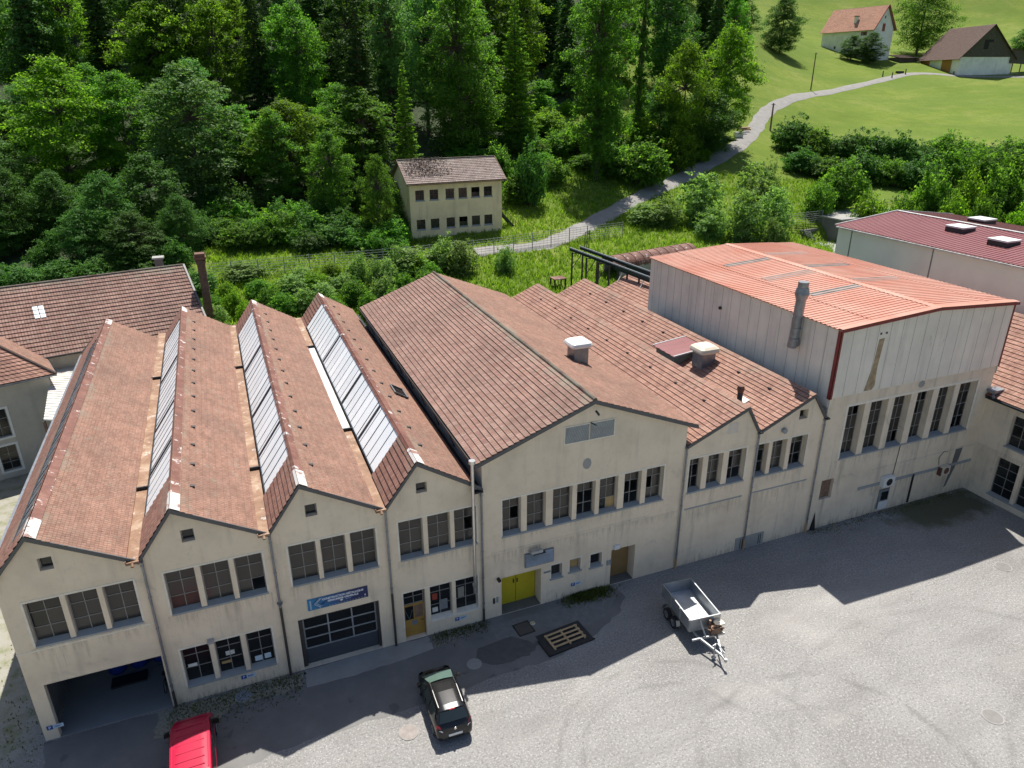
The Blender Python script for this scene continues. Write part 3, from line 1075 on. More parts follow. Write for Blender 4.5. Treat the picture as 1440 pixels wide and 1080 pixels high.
for x0, x1, zt, dd in ((11.47, 13.84, 2.49, .86), (18.29, 19.88, 2.47, .76)):
    jb = MB()
    jb.quad((x0, .36, 0), (x0, dd, 0), (x0, dd, zt), (x0, .36, zt))
    jb.quad((x1, .36, 0), (x1, dd, 0), (x1, dd, zt), (x1, .36, zt))
    jb.quad((x0, .36, zt), (x1, .36, zt), (x1, dd, zt), (x0, dd, zt))
    jb.build('door_jamb', M['plaster'], gh)
d_ = MB().box(18.31, 19.86, .70, .76, .03, 2.45).build('brown_door', M['brown_door'], gh)
MB().box(18.45, 18.56, .65, .7, 1.1, 1.2).build('handle', M['steel_dark'], d_)
MB().box(18.5, 19.2, .69, .702, 2.1, 2.25).build('door_notice', M['redpaint'], d_)
MB().box(18.3, 19.87, .02, .70, -.01, .03).build('door_step', M['concrete_dark'], gh)
b = MB()
b.tiles((gx, -.25, gz), (gx, 29.2, gz), (10.05, -.25, 9.93), (10.05, 29.2, 9.93), .32, t=.05)
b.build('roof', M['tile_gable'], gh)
b = MB()
b.tiles((gx, -.25, gz), (gx, 29.2, gz), (23.27, -.25, 9.70), (23.27, 29.2, 9.70), .40, t=.03)
b.build('roof', M['tile_shed'], gh)
b = MB()
for k in range(80):
    y = -.25 + 29.45 * k / 80
    b.tube((gx, y, gz + .0), (gx, y + .40, gz + .02), .125, .105, n=8)
b.build('ridge_tile', M['tile_gable'], gh, smooth=True)
verge(gh, [(10.02, 9.90), (gx, gz - .01), (23.3, 9.68)], -.27)
b = MB()
b.box(9.97, 10.1, -.25, 29.2, 9.74, 9.86)
b.build('eaves_gutter', M['steel_dark'], gh)
b = MB()
for y in np.arange(1.5, 29, 3.0):
    b.bar((10.06, y, 9.75), (10.44, y, 8.6), .05, .05)
b.build('gutter_bracket', M['steel_dark'], gh)
for a, c in ((15.08, 16.48), (16.56, 17.98)):
    vn = MB().box(a, c, -.03, .01, 9.99, 10.93).build('vent_grille', M['ventgrey'], gh)
    f_m = MB()
    for k in range(14):
        x = a + .04 + (c - a - .08) * k / 13
        f_m.bar((x, -.034, 10.0), (x + (.25 if x + .25 < c else c - x), -.034, 10.92), .012, .01, up=(0, 1, 0))
    f_m.build('mesh_wire', M['alu'], vn)
surround(gh, 15.08, 17.98, 9.99, 10.93, front, .05, .035, bottom=True)
MB().box(10.9, 20.6, -.02, .01, 4.19, 4.27).build('string_course', M['plaster_hall'], gh)
lv = MB().box(12.82, 14.54, -.14, .01, 2.86, 3.72).build('louvre_grille', M['louvre'], gh)
f_m = MB()
for k in range(9):
    z = 2.90 + k * .09
    f_m.quad((12.86, -.15, z), (14.5, -.15, z), (14.5, -.19, z + .05), (12.86, -.19, z + .05))
    f_m.quad((12.86, -.19, z + .05), (14.5, -.19, z + .05), (14.5, -.14, z + .09), (12.86, -.14, z + .09))
f_m.build('louvre_slat', M['alu'], lv)
b = MB()
b.tube((13.1, -.02, 3.85), (13.1, -.35, 3.95), .06)
b.box(13.1, 13.75, -.42, -.22, 3.86, 4.02)
lp = b.build('wall_lamp', M['alu'], gh)
MB().box(13.2, 13.9, -.44, -.24, 3.80, 3.86).build('lamp_glass', M['steel_dark'], lp)
b = MB()
b.tube((11.28, 0, 2.52), (11.28, -.22, 2.52), .1, n=10)
b.build('alarm_bell', M['black'], gh)
for x, z in ((10.95, .95), (11.15, .98), (18.0, 1.5), (18.18, 1.5)):
    MB().box(x, x + .12, -.04, .01, z, z + .35).build('switch_box', M['alu'] if x > 11 else M['pipe_low'], gh)
MB().box(18.4, 18.75, -.16, .01, 2.55, 2.8).build('wall_lamp', M['white'], gh)
MB().box(14.0, 14.42, -.02, .01, 2.08, 2.2).build('number_plate', M['louvre'], gh)
b = MB()
b.tube((gx + .03, -.3, 11.75), (gx + .1, -.55, 11.6), .06, n=8)
b.tube((gx - .1, -.02, 10.98), (gx + .12, -.3, 10.9), .03, n=6)
b.build('floodlight', M['steel_dark'], gh)
b = MB()
for k in range(10):
    t0 = 2 * math.pi * k / 10
    t1 = 2 * math.pi * (k + 1) / 10
    r0_, r1_ = .26 + .06 * math.sin(5 * t0), .26 + .06 * math.sin(5 * t1)
    b.add([(16.45, -.012, 8.55), (16.45 + r0_ * math.cos(t0), -.012, 8.55 + 1.3 * r0_ * math.sin(t0)), (16.45 + r1_ * math.cos(t1), -.012, 8.55 + 1.3 * r1_ * math.sin(t1))], [(0, 1, 2)])
b.build('cement_patch', M['concrete'], gh)

# ---------------------------------------------------------------- two-bay saw-tooth annex (and the bays running on behind the tall hall)
an = thing('sawtooth_annex', 'beige annex of small saw-tooth bays with red tiled slopes beside the tall clad hall', 'workshop', (22.75, 0, 0))
prof = [(22.755, 0), (32.98, 0), (32.98, 8.25), (31.77, 10.0), (27.95, 8.28), (26.87, 10.0), (22.755, 8.33)]
aw = [(23.14, 24.07), (24.44, 25.50), (25.90, 27.15), (27.92, 28.82), (29.11, 30.22), (30.54, 31.78)]
holes = [(a, b, 5.2, 7.40) for a, b in aw] + [(30.85, 31.5, 8.53, 9.16)]
MB().wall(prof, holes, front, .40).build('front_wall', M['plaster'], an)
b = MB()
b.quad((22.77, 29.9, 0), (47.7, 29.9, 0), (47.7, 29.9, 8.3), (22.77, 29.9, 8.3))
b.quad((32.97, 20.6, 0), (47.7, 20.6, 0), (47.7, 20.6, 8.2), (32.97, 20.6, 8.2))
for xa, xb, xr in ((22.8, 27.9, 26.87), (27.9, 32.95, 31.77), (32.95, 37.8, 36.7), (37.8, 42.7, 41.6), (42.7, 47.6, 46.5)):
    b.add([(xa, 29.88, 8.2), (xb, 29.88, 8.2), (xr, 29.88, 10.0)], [(0, 1, 2)])
b.quad((22.8, .45, 4.7), (32.9, .45, 4.7), (32.9, 29.8, 4.7), (22.8, 29.8, 4.7))
b.build('rear_wall', M['plaster_grey'], an)
ap = ['ggxxxx', 'gggggg', 'ggxgxx', 'ggxxxx', 'gggggg', 'ggxxxx']
for (a, b_), c in zip(aw, ap):
    window(an, a, b_, 5.2, 7.40, front, .36, 2, (0.26, 0.64), c)
for g in (aw[:3], aw[3:]):
    sill(an, g[0][0] - .05, g[-1][1] + .05, 5.2, front, .36)
    surround(an, g[0][0], g[-1][1], 5.2, 7.40, front, .1)
for xa, xr, xb, y0 in ((22.80, 26.87, 27.86, -.16), (27.95, 31.77, 32.93, -.16), (32.98, 36.7, 37.75, 20.65), (37.85, 41.6, 42.65, 20.65), (42.75, 46.5, 47.6, 20.65)):
    b = MB()
    b.tiles((xr, y0, 10.15), (xr, 30.0, 10.15), (xa, y0, 8.44), (xa, 30.0, 8.44), .33, t=.042)
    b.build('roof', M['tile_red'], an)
    b = MB()
    b.add([(xr, y0, 10.15), (xr, 30, 10.15), (xb, 30, 8.44), (xb, y0, 8.44), (xr - .1, y0, 10.05), (xr - .1, 30, 10.05), (xb - .1, 30, 8.34), (xb - .1, y0, 8.34)], [(0, 1, 2, 3), (7, 6, 5, 4), (0, 3, 7, 4), (1, 5, 6, 2), (2, 6, 7, 3)])
    b.build('steep_roof', M['verge'], an)
    b = MB()
    b.box(xb - .06, xb + .16, y0 - .1, 30, 8.26, 8.36)
    b.build('valley_gutter', M['steel_dark'], an)
verge(an, [(22.8, 8.42), (26.87, 10.14), (27.9, 8.38), (31.77, 10.14), (32.95, 8.40)], -.17, .2)
for k in range(18):
    xr, sl = (26.87, -1) if k % 2 else (31.77, -1)
    y = 2.5 + 3.0 * (k // 2)
    p = Vector((xr - 1.2, y, 10.15 - 1.2 * .42 + .05))
    q = MB()
    q.add([p + Vector((.11, -.09, .0)), p + Vector((.11, .09, .0)), p + Vector((-.08, .09, .04)), p + Vector((-.08, -.09, .04)), p + Vector((-.09, -.09, -.08)), p + Vector((-.09, .09, -.08))], [(0, 1, 2, 3), (3, 2, 5, 4), (0, 3, 4), (1, 5, 2)])
    q.build('vent_tile', M['pipe_low'], an)
downpipe(an, 22.78, -.12, 0, 8.25, foot=M['pipe_tan'], zf=.75)
downpipe(an, 27.85, -.12, 0, 8.2, foot=M['pipe_tan'], zf=.85)
downpipe(an, 32.88, -.12, 0, 8.2, foot=M['pipe_tan'], zf=.75)
b = MB()
b.box(23.1, 27.25, -.02, .01, 4.0, 4.09)
b.box(28.05, 32.3, -.02, .01, 4.03, 4.12)
b.build('string_course', M['sill'], an)
b = MB()
b.box(27.25, 29.45, -.035, .01, 0.0, .92)
b.build('patched_base', M['concrete'], an)
b = MB()
for x in (27.62, 27.78, 29.05, 29.2):
    b.bar((x, -.045, .1), (x, -.045, .8), .05, .02)
b.build('base_crack', M['pipe_low'], an)
MB().box(25.6, 26.32, -.01, .02, 8.55, 9.22).build('blocked_window', M['plaster_low'], an)
b = MB()
b.tube((29.75, 0, 8.05), (29.75, -.2, 8.05), .17, n=12)
b.build('wall_vent', M['sill'], an)

# ---------------------------------------------------------------- tall clad hall
th = thing('tall_clad_hall', 'tall hall with pale grey upper cladding and an orange profiled metal roof', 'hall', (33.0, 0, 0))
hx0, hx1, hy1 = 33.0, 47.71, 20.5
hw = [(34.75, 36.15), (36.66, 38.14), (38.67, 40.11), (40.68, 42.09), (42.64, 44.09), (44.59, 46.25)]
holes = [(a, b, 5.05, 8.72) for a, b in hw] + [(33.67, 34.69, 2.2, 3.65)]
MB().wall([(hx0, 0), (hx1, 0), (hx1, 9.6), (hx0, 9.6)], holes, front, .5).build('front_wall', M['plaster_hall'], th)
b = MB()
b.quad((hx0, 0, 0), (hx0, hy1, 0), (hx0, hy1, 9.6), (hx0, 0, 9.6))
b.quad((hx1, hy1, 0), (hx1, 0, 0), (hx1, 0, 9.6), (hx1, hy1, 9.6))
b.quad((hx0, hy1, 0), (hx1, hy1, 0), (hx1, hy1, 9.6), (hx0, hy1, 9.6))
b.build('side_wall', M['plaster_grey'], th)
cx = 40.65
b = MB()
b.add([(hx0 - .06, -.07, 9.58), (hx1 + .06, -.07, 9.58), (hx1 + .06, -.07, 13.92), (cx, -.07, 14.38), (hx0 - .06, -.07, 13.92)], [(0, 1, 2, 3, 4)])
b.quad((hx0 - .06, hy1 + .05, 9.0), (hx0 - .06, -.07, 9.0), (hx0 - .06, -.07, 13.92), (hx0 - .06, hy1 + .05, 13.92))
b.quad((hx1 + .06, -.07, 9.0), (hx1 + .06, hy1 + .05, 9.0), (hx1 + .06, hy1 + .05, 13.92), (hx1 + .06, -.07, 13.92))
b.add([(hx0 - .06, hy1 + .05, 9.0), (hx0 - .06, hy1 + .05, 13.92), (cx, hy1 + .05, 14.38), (hx1 + .06, hy1 + .05, 13.92), (hx1 + .06, hy1 + .05, 9.0)], [(0, 1, 2, 3, 4)])
b.quad((hx0 - .06, -.07, 9.58), (hx1 + .06, -.07, 9.58), (hx1 + .06, 0.0, 9.57), (hx0 - .06, 0.0, 9.57))
cl = b.build('cladding', M['cladding'], th)
sm = MB()
for x in np.arange(hx0 + .95, hx1, 1.0):
    zt = 13.9 + .46 * (1 - abs(x - cx) / (cx - hx0))
    sm.box(x - .012, x + .012, -.078, -.06, 9.6, zt - .03)
for y in np.arange(.95, hy1, 1.0):
    sm.box(hx0 - .069, hx0 - .05, y - .012, y + .012, 9.05, 13.9)
sm.build('cladding_seam', M['seam'], cl)
b = MB()
b.box(hx0 - .12, hx0 + .08, -.13, -.065, 9.55, 13.95)
b.box(hx0 - .125, hx0 - .065, -.13, .1, 9.55, 13.95)
b.build('corner_trim', M['redtrim'], th)
b = MB()
b.box(hx1 + .02, hx1 + .12, -.12, -.065, 9.55, 13.95)
b.build('corner_trim', M['redtrim'], th)
b = MB()
b.add([(36.1, -.075, 13.0), (36.55, -.075, 13.05), (36.5, -.075, 12.3), (36.42, -.075, 11.2), (36.5, -.075, 9.9), (36.3, -.075, 9.65), (35.65, -.075, 9.65), (36.0, -.075, 11.3)], [(0, 7, 6, 5, 4, 3, 2, 1)])
b.build('rust_streak', M['ruststain'], cl)
for x in (36.1, 36.55):
    MB().box(x, x + .12, -.1, -.07, 13.3, 13.42).build('bolt_plate', M['pipe_low'], cl)


def roofz(x):
    return 13.99 + .43 * (1 - abs(x - cx) / (cx - hx0)) + .03


xm0, xm1 = 35.6, 45.7
for (xa, xb_) in ((hx0 - .2, cx), (hx1 + .2, cx)):
    xm = xm0 if xa < cx else xm1
    b = MB()
    b.ribs((xm + (.12 if xa < cx else -.12), -.25, roofz(xm)), (xm + (.12 if xa < cx else -.12), hy1 + .2, roofz(xm)), (xa, -.25, roofz(xa)), (xa, hy1 + .2, roofz(xa)), .36)
    b.ribs((xb_, -.25, roofz(xb_) + .028), (xb_, hy1 + .2, roofz(xb_) + .028), (xm, -.25, roofz(xm) + .028), (xm, hy1 + .2, roofz(xm) + .028), .36)
    b.build('roof', M['orange_metal'], th)
b = MB()
b.add([(cx - .3, -.27, roofz(cx) + .06), (cx, -.27, roofz(cx) + .11), (cx + .3, -.27, roofz(cx) + .06), (cx - .3, hy1 + .2, roofz(cx) + .06), (cx, hy1 + .2, roofz(cx) + .11), (cx + .3, hy1 + .2, roofz(cx) + .06)], [(0, 1, 4, 3), (1, 2, 5, 4)])
b.build('ridge_cap', M['orange_metal'], th)
b = MB()
for p, q in (((hx0 - .2, roofz(hx0) + .0), (cx, roofz(cx) + .03)), ((cx, roofz(cx) + .03), (hx1 + .2, roofz(hx1) + .0))):
    b.quad((p[0], -.26, p[1] + .07), (q[0], -.26, q[1] + .07), (q[0], .18, q[1] + .09), (p[0], .18, p[1] + .09))
b.build('gable_flashing', M['orange_metal'], th)
b = MB()
for p, q in (((hx0 - .22, roofz(hx0) - .02), (cx, roofz(cx) + .02)), ((cx, roofz(cx) + .02), (hx1 + .22, roofz(hx1) - .02))):
    b.prism([(p[0], p[1] - .13), (q[0], q[1] - .13), (q[0], q[1] + .04), (p[0], p[1] + .04)], -.285, -.262)
b.build('gable_trim', M['redtrim'], th)
nL = (-.43 / (cx - hx0), 0, 1)
for (u0, v0_) in ((1050, 370), (1108, 388), (1176, 409)):
    y = onplane(u0, v0_, (cx, 0, roofz(cx)), nL)[1]
    for sx in (-1, 1):
        g = MB()
        yy = y + (0 if sx < 0 else 1.3)
        A, B = cx + sx * .4, cx + sx * 4.6
        g.ribs((A, yy - .4, roofz(A) + .036), (A, yy + .4, roofz(A) + .036), (B, yy - .4, roofz(B) + .036), (B, yy + .4, roofz(B) + .036), .36, .05)
        g.build('roof_light', M['rooflight'], th)
hp = ['ggxggggggxgg', 'gggggggggggg', 'gggggggggggx', 'ggxgxggggggg', 'gggggggggggg', 'gggxxxxxxxxx']
for (a, b_), c in zip(hw, hp):
    window(th, a, b_, 5.05, 8.72, front, .44, 3, (0.24, 0.5, 0.76), c)
sill(th, 34.7, 46.3, 5.05, front, .44, .05)
surround(th, 34.75, 46.25, 5.05, 8.72, front, .16, .02)
MB().box(33.69, 34.67, .2, .26, 2.22, 3.63).build('wooden_shutter', M['oldwood'], th)
b = MB()
b.box(37.0, 47.69, -.03, .01, 2.2, 2.42)
b.build('stained_band', M['sill'], th)
b = MB()
b.box(38.0, 47.69, -.02, .01, 3.55, 3.61)
b.build('string_course', M['plaster_low'], th)
b = MB()
b.box(42.0, 42.14, -.06, .01, .1, 2.35)
b.build('black_pipe', M['black'], th)
b = MB()
b.add([(45.8, -.011, 3.6), (46.5, -.011, 3.65), (46.35, -.011, 2.6), (45.7, -.011, .6), (45.5, -.011, .5), (45.75, -.011, 2.2)], [(0, 1, 2, 3, 4, 5)])
b.build('damp_streak', M['concrete_dark'], th)
b = MB()
b.path([(39.9, -.03, .3), (40.05, -.03, 3.6), (40.1, -.03, 5.0)], .022, 6)
b.path([(44.4, -.03, 2.6), (44.25, -.03, 3.2), (44.6, -.03, 3.6), (45.0, -.03, 3.5)], .018, 6)
b.build('wall_cable', M['pipe_low'], th)
b = MB()
for k in range(8):
    t0, t1 = 2 * math.pi * k / 8, 2 * math.pi * (k + 1) / 8
    b.add([(40.8, -.012, 9.3), (40.8 + .3 * math.cos(t0), -.012, 9.3 + .26 * math.sin(t0)), (40.8 + .3 * math.cos(t1), -.012, 9.3 + .26 * math.sin(t1))], [(0, 1, 2)])
b.build('cement_patch', M['concrete'], th)
dk = MB()
dk.path([(33.0, 3.25, 12.2), (32.55, 3.2, 12.12)], .29, 16)
dk.tube((32.5, 3.2, 11.95), (32.5, 3.12, 12.5), .29, .3, n=16)
dk.tube((32.5, 3.12, 12.45), (32.5, 3.0, 15.1), .30, n=16)
for z in (12.5, 13.2, 13.9, 14.6):
    dk.tube((32.5, 3.06, z), (32.5, 3.06, z + .07), .325, n=16)
dk.tube((32.5, 3.0, 15.05), (32.5, 3.0, 15.45), .31, .44, n=16)
dk.tube((32.5, 3.0, 15.45), (32.5, 3.0, 15.85), .44, .35, n=16)
dk.tube((32.5, 3.0, 15.85), (32.5, 3.0, 16.2), .32, n=16)
dk.build('exhaust_duct', M['zinc'], th, smooth=True)
MB().tube((32.93, 11.0, 12.3), (32.8, 11.0, 12.3), .12, n=10).build('wall_vent', M['black'], cl)
b = MB()
b.add([(33.0, -.013, 9.5), (33.0, -.013, 8.2), (33.06, -.013, 8.2), (33.06, -.013, 9.5)], [(0, 1, 2, 3)])
b.build('corner_flashing', M['alu'], th)

# ---------------------------------------------------------------- right wing
rw_ = thing('side_wing', 'two-storey beige wing with tall gridded windows closing the yard beside the tall hall', 'building', (47.71, 0, 0))


def side3(a, d, z):
    return (47.71 + d, -a, z)


wh = [(1.75, 3.3, .55, 3.45), (3.55, 5.1, .55, 3.45), (5.35, 6.9, .55, 3.45), (2.0, 3.4, 4.4, 6.7), (3.65, 5.05, 4.4, 6.7), (5.3, 6.7, 4.4, 6.7)]
for k in (1, 2):
    wh += [(a + 7.2 * k, b_ + 7.2 * k, z0, z1) for a, b_, z0, z1 in wh[:6]]
MB().wall([(0, 0), (24, 0), (24, 7.5), (0, 7.5)], wh, side3, .3).build('yard_wall', M['plaster_hall'], rw_)
for a, b_, z0, z1 in wh:
    if z0 < 1:
        window(rw_, a, b_, z0, z1, side3, .25, 2, (0.25, 0.5, 0.75), gl='glass_dark', dark=0)
    else:
        window(rw_, a, b_, z0, z1, side3, .25, 2, (0.3, 0.66), 'ddxxdd')
for a, b_ in ((1.7, 6.95), (8.9, 14.1)):
    sill(rw_, a, b_, .55, side3, .25)
    sill(rw_, a + .2, b_ - .1, 4.4, side3, .25)
b = MB()
b.quad((47.71, -24, 0), (63, -24, 0), (63, -24, 7.5), (47.71, -24, 7.5))
b.quad((63, -24, 0), (63, 18, 0), (63, 18, 7.5), (63, -24, 7.5))
b.quad((47.73, 18, 0), (47.73, 0, 0), (47.73, 0, 7.5), (47.73, 18, 7.5))
b.build('side_wall', M['plaster_grey'], rw_)
b = MB()
b.tiles((55.3, -24.3, 11.2), (55.3, 18, 11.2), (47.35, -24.3, 7.45), (47.35, 18, 7.45), .42, t=.045)
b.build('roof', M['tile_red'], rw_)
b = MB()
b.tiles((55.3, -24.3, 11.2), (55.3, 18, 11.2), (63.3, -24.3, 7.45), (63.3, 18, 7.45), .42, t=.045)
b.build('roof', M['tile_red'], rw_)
b = MB()
b.box(47.2, 47.36, -24.3, -.15, 7.3, 7.42)
b.build('eaves_gutter', M['steel_dark'], rw_)
b = MB()
b.box(47.3, 48.3, -.62, -.08, 7.75, 7.95)
b.tube((47.2, -.7, 7.5), (47.9, -.1, 8.0), .09, n=8)
b.build('flashing', M['zinc'], rw_)
b = MB()
for yy in (9.0,):
    b.box(50.5, 55, yy - .1, yy + .1, 9.0, 11.3)
b.box(47.69, 47.715, -24, -.1, 3.75, 3.83)
b.build('string_course', M['plaster_low'], rw_)

# ---------------------------------------------------------------- maroon-roofed shed behind
ms = thing('maroon_roof_shed', 'long low-pitched shed with plain pale walls and a maroon sheet roof behind the clad hall', 'shed', (60, 8, 5))
mx, my0, my1, mz = 60.0, -14.0, 27.3, 13.62
rg = aty(1265, 298, 27.3)
rgx, rgz = float(rg[0]), float(rg[2])
rx2 = rgx + (rgx - mx)
b = MB()
b.add([(mx, my1, 5), (mx, my0, 5), (mx, my0, mz), (mx, my1, mz)], [(0, 1, 2, 3)])
b.add([(mx, my1, 5), (mx, my1, mz), (rgx, my1, rgz - .1), (rx2, my1, mz), (rx2, my1, 5)], [(0, 1, 2, 3, 4)])
b.add([(mx, my0, 5), (rx2, my0, 5), (rx2, my0, mz), (rgx, my0, rgz - .1), (mx, my0, mz)], [(0, 1, 2, 3, 4)])
b.quad((rx2, my0, 5), (rx2, my1, 5), (rx2, my1, mz), (rx2, my0, mz))
mw = b.build('wall', M['cladding_plain'], ms)
b = MB()
sy = float(atx(1310, 365, 60)[1])
for y in (sy, sy + 9.5, sy - 9.5):
    b.box(mx - .03, mx + .01, y - .06, y + .06, 5, mz - .1)
b.build('wall_joint', M['zinc'], mw)
b = MB()
b.ribs((rgx, my0 - .2, rgz + .05), (rgx, my1 + .2, rgz + .05), (mx - .3, my0 - .2, mz + .02), (mx - .3, my1 + .2, mz + .02), .42, .05)
b.build('roof', M['maroon_metal'], ms)
b = MB()
b.ribs((rgx, my0 - .2, rgz + .05), (rgx, my1 + .2, rgz + .05), (rx2 + .3, my0 - .2, mz + .02), (rx2 + .3, my1 + .2, mz + .02), .42, .05)
b.build('roof', M['maroon_dark'], ms)
b = MB()
b.bar((rgx, my0 - .2, rgz + .12), (rgx, my1 + .22, rgz + .12), .4, .06)
b.bar((mx - .32, my1 + .24, mz + .06), (rgx, my1 + .24, rgz + .12), .1, .16)
b.bar((rgx, my1 + .24, rgz + .12), (rx2 + .3, my1 + .24, mz + .06), .1, .16)
b.build('ridge_flashing', M['whitegutter'], ms)
MB().box(mx - .45, mx - .3, my0, my1, mz - .16, mz - .04).build('eaves_gutter', M['whitegutter'], ms)
sl = (rgz - mz) / (rgx - mx)
for (uu, vv, side_) in ((1350, 324, -1), (1411, 343, -1), (1380, 313, 1)):
    p = onplane(uu, vv, (rgx, 0, rgz + .1), (-sl if side_ < 0 else sl, 0, 1))
    x, y, z = (float(c) for c in p)
    d_ = MB().box(x - .9, x + .9, y - .9, y + .9, z - .3, z + .32).build('rooflight', M['pipe_low'], ms)
    MB().box(x - .95, x + .95, y - .95, y + .95, z + .32, z + .46).build('dome', M['white'], d_)

# ---------------------------------------------------------------- left: house with hipped roof, long tiled building, lean-to
Pc = atz(78, 525, 7.5)
Pb = atz(57, 452, 7.5)
Pl = atz(0, 541, 7.5)
ex = Vector(Pc - Pl)
ex.z = 0
ex.normalize()
ey = Vector((-ex.y, ex.x, 0))
P0 = Vector(Pc)
dpt = 9.0
lh = thing('hip_roofed_house', 'grey rendered house with a mossy hipped tile roof at the edge of the workshop', 'house', tuple(P0 - Vector((0, 0, 7.5))))
rise = 3.2
half = dpt / 2
long_ = 16
cA, cB = P0, P0 + ey * dpt
cD, cC = P0 - ex * long_, P0 - ex * long_ + ey * dpt
rE = P0 - ex * half + ey * half + Vector((0, 0, rise))
rW = P0 - ex * (long_ - 1) + ey * half + Vector((0, 0, rise))
b = MB()
b.tiles(rW, rE, cD, cA, .36, t=.04)
b.build('roof', M['tile_red'], lh)
b = MB()
k = 14
for i in range(k):
    f0, f1 = i / k, (i + 1) / k
    a0, b0 = rE.lerp(cA, f0), rE.lerp(cB, f0)
    a1, b1 = rE.lerp(cA, f1), rE.lerp(cB, f1)
    nn = Vector((ex.x * rise, ex.y * rise, half)).normalized() * .04
    lw = (b1 - a1).length
    b.quad(a1 + nn, b1 + nn, b0, a0, [(0, f1 * 5), (lw, f1 * 5), (lw, f0 * 5), (0, f0 * 5)])
    b.quad(a1, b1, b1 + nn, a1 + nn)
b.quad(rE, rW, cC, cB)
b.build('hip_slope', M['tile_shed'], lh)
b = MB()
for a, c in ((rE, cA), (rE, cB)):
    for i in range(16):
        b.tube(a.lerp(c, i / 16), a.lerp(c, (i + 1.1) / 16), .13, .11, n=7)
b.build('hip_tile', M['tile_brown'], lh)
i0 = .45
wA, wB, wD = cA - ex * i0 + ey * i0, cB - ex * i0 - ey * i0, cD + ey * i0


def hw3(a, d, z):
    p = wA - ex * a + ey * d
    return (p.x, p.y, z)


b = MB()
b.wall([(0, 0), (14, 0), (14, 7.35), (0, 7.35)], [(3.15, 4.3, 3.3, 5.5), (3.15, 4.3, .6, 2.6)], hw3, .3)
b.quad((wA.x, wA.y, 0), (wA.x, wA.y, 7.35), (wB.x, wB.y, 7.35), (wB.x, wB.y, 0))
b.quad((wA.x, wA.y, 7.3), (wD.x, wD.y, 7.3), tuple(wD + ey * 8)[:2] + (7.3,), (wB.x, wB.y, 7.3))
b.build('wall', M['plaster_grey'], lh)
for z0, z1 in ((3.3, 5.5), (.6, 2.6)):
    window(lh, 3.15, 4.3, z0, z1, hw3, .2, 2, (.35, .7), 'dddddd')
    surround(lh, 3.15, 4.3, z0, z1, hw3, .16, .03, M['white'], True)
b = MB()
b.bar(cA + Vector((0, 0, -.12)), cD + Vector((0, 0, -.12)), .14, .12)
b.bar(cA + Vector((0, 0, -.12)), cB + Vector((0, 0, -.12)), .14, .12)
b.build('eaves_gutter', M['zinc'], lh)
b = MB()
for (u, v) in ((2, 449), (2, 469)):
    pass
p = rE.lerp(cA, .55) + ey * .9 + Vector((0, 0, .2))
b.tube(p - ex * 1.6, p - ex * 1.6 + Vector((0, 0, .5)), .16)
b.build('roof_vent', M['steel_dark'], lh)

Ra, Rb = Vector(atz(0, 405, 12.0)), Vector(atz(258, 372, 12.0))
lx = (Rb - Ra)
lx.z = 0
lx.normalize()
ly = Vector((lx.y, -lx.x, 0))          # towards the camera
run = 6.9
lb = thing('long_tiled_building', 'long building with a broad red tile roof and a brick stack, beside the wooded bank', 'building', tuple(Rb + ly * 0 - Vector((0, 0, 12))))
Ra2 = Ra - lx * 12
b = MB()
dz = Vector((0, 0, -4.4))
b.tiles(Ra2, Rb, Ra2 + ly * run + dz, Rb + ly * run + dz, .42, t=.065)
b.build('roof', M['tile_gable'], lb)
b = MB()
b.tiles(Ra2, Rb, Ra2 - ly * run + dz, Rb - ly * run + dz, .44, t=.05)
b.build('rear_slope', M['tile_gable'], lb)
b = MB()
q = [Ra2 + ly * (run - .5), Rb - lx * .3 + ly * (run - .5), Rb - lx * .3 - ly * (run - .5), Ra2 - ly * (run - .5)]
b.quad(*[(p.x, p.y, z) for p, z in ((q[0], 0), (q[1], 0), (q[1], 7.8), (q[0], 7.8))])
b.quad(*[(p.x, p.y, z) for p, z in ((q[2], 0), (q[3], 0), (q[3], 7.8), (q[2], 7.8))])
rr = Rb - lx * .3
b.add([(q[1].x, q[1].y, 0), (q[2].x, q[2].y, 0), (q[2].x, q[2].y, 7.8), (rr.x, rr.y, 11.8), (q[1].x, q[1].y, 7.8)], [(0, 1, 2, 3, 4)])
b.build('wall', M['plaster_grey'], lb)
b = MB()
for i in range(40):
    b.tube(Ra2.lerp(Rb, i / 40), Ra2.lerp(Rb, (i + 1.05) / 40), .13, .11, n=7)
b.build('ridge_tile', M['tile_gable'], lb)
b = MB()
b.bar(Rb + Vector((0, 0, .03)), Rb + ly * run + dz + Vector((0, 0, .03)), .16, .14)
b.bar(Rb + Vector((0, 0, .03)), Rb - ly * run + dz + Vector((0, 0, .03)), .16, .14)
b.build('verge_board', M['verge'], lb)
b = MB()
b.bar(Ra2 + ly * (run + .05) + dz, Rb + ly * (run + .05) + dz, .16, .14)
b.build('eaves_gutter', M['pipe_low'], lb)
p = onplane(55, 438, Ra, np.array((Vector((ly.x * 4.4, ly.y * 4.4, run))).normalized()))
p = Vector(p)
for i in range(3):
    for j in range(2):
        a = p + lx * (j * .42 - .4) + (ly * run + dz).normalized() * (i * .46 - .5) + Vector((0, 0, .09))
        s_ = (ly * run + dz).normalized() * .4
        MB().quad(a, a + lx * .36, a + lx * .36 + s_, a + s_).build('glass_tile', M['skyglass'], lb)
p = Vector(atd(224, 372, (Vector(Rb) - Vector(CAM)).dot(Vector(f_)) + 1.5))
b = MB()
b.box(p.x - .35, p.x + .35, p.y - .35, p.y + .35, 10.5, 12.25)
vt = b.build('roof_vent', M['concrete_dark'], lb)
MB().box(p.x - .5, p.x + .5, p.y - .5, p.y + .5, 12.25, 12.4).build('vent_cap', M['concrete'], vt)
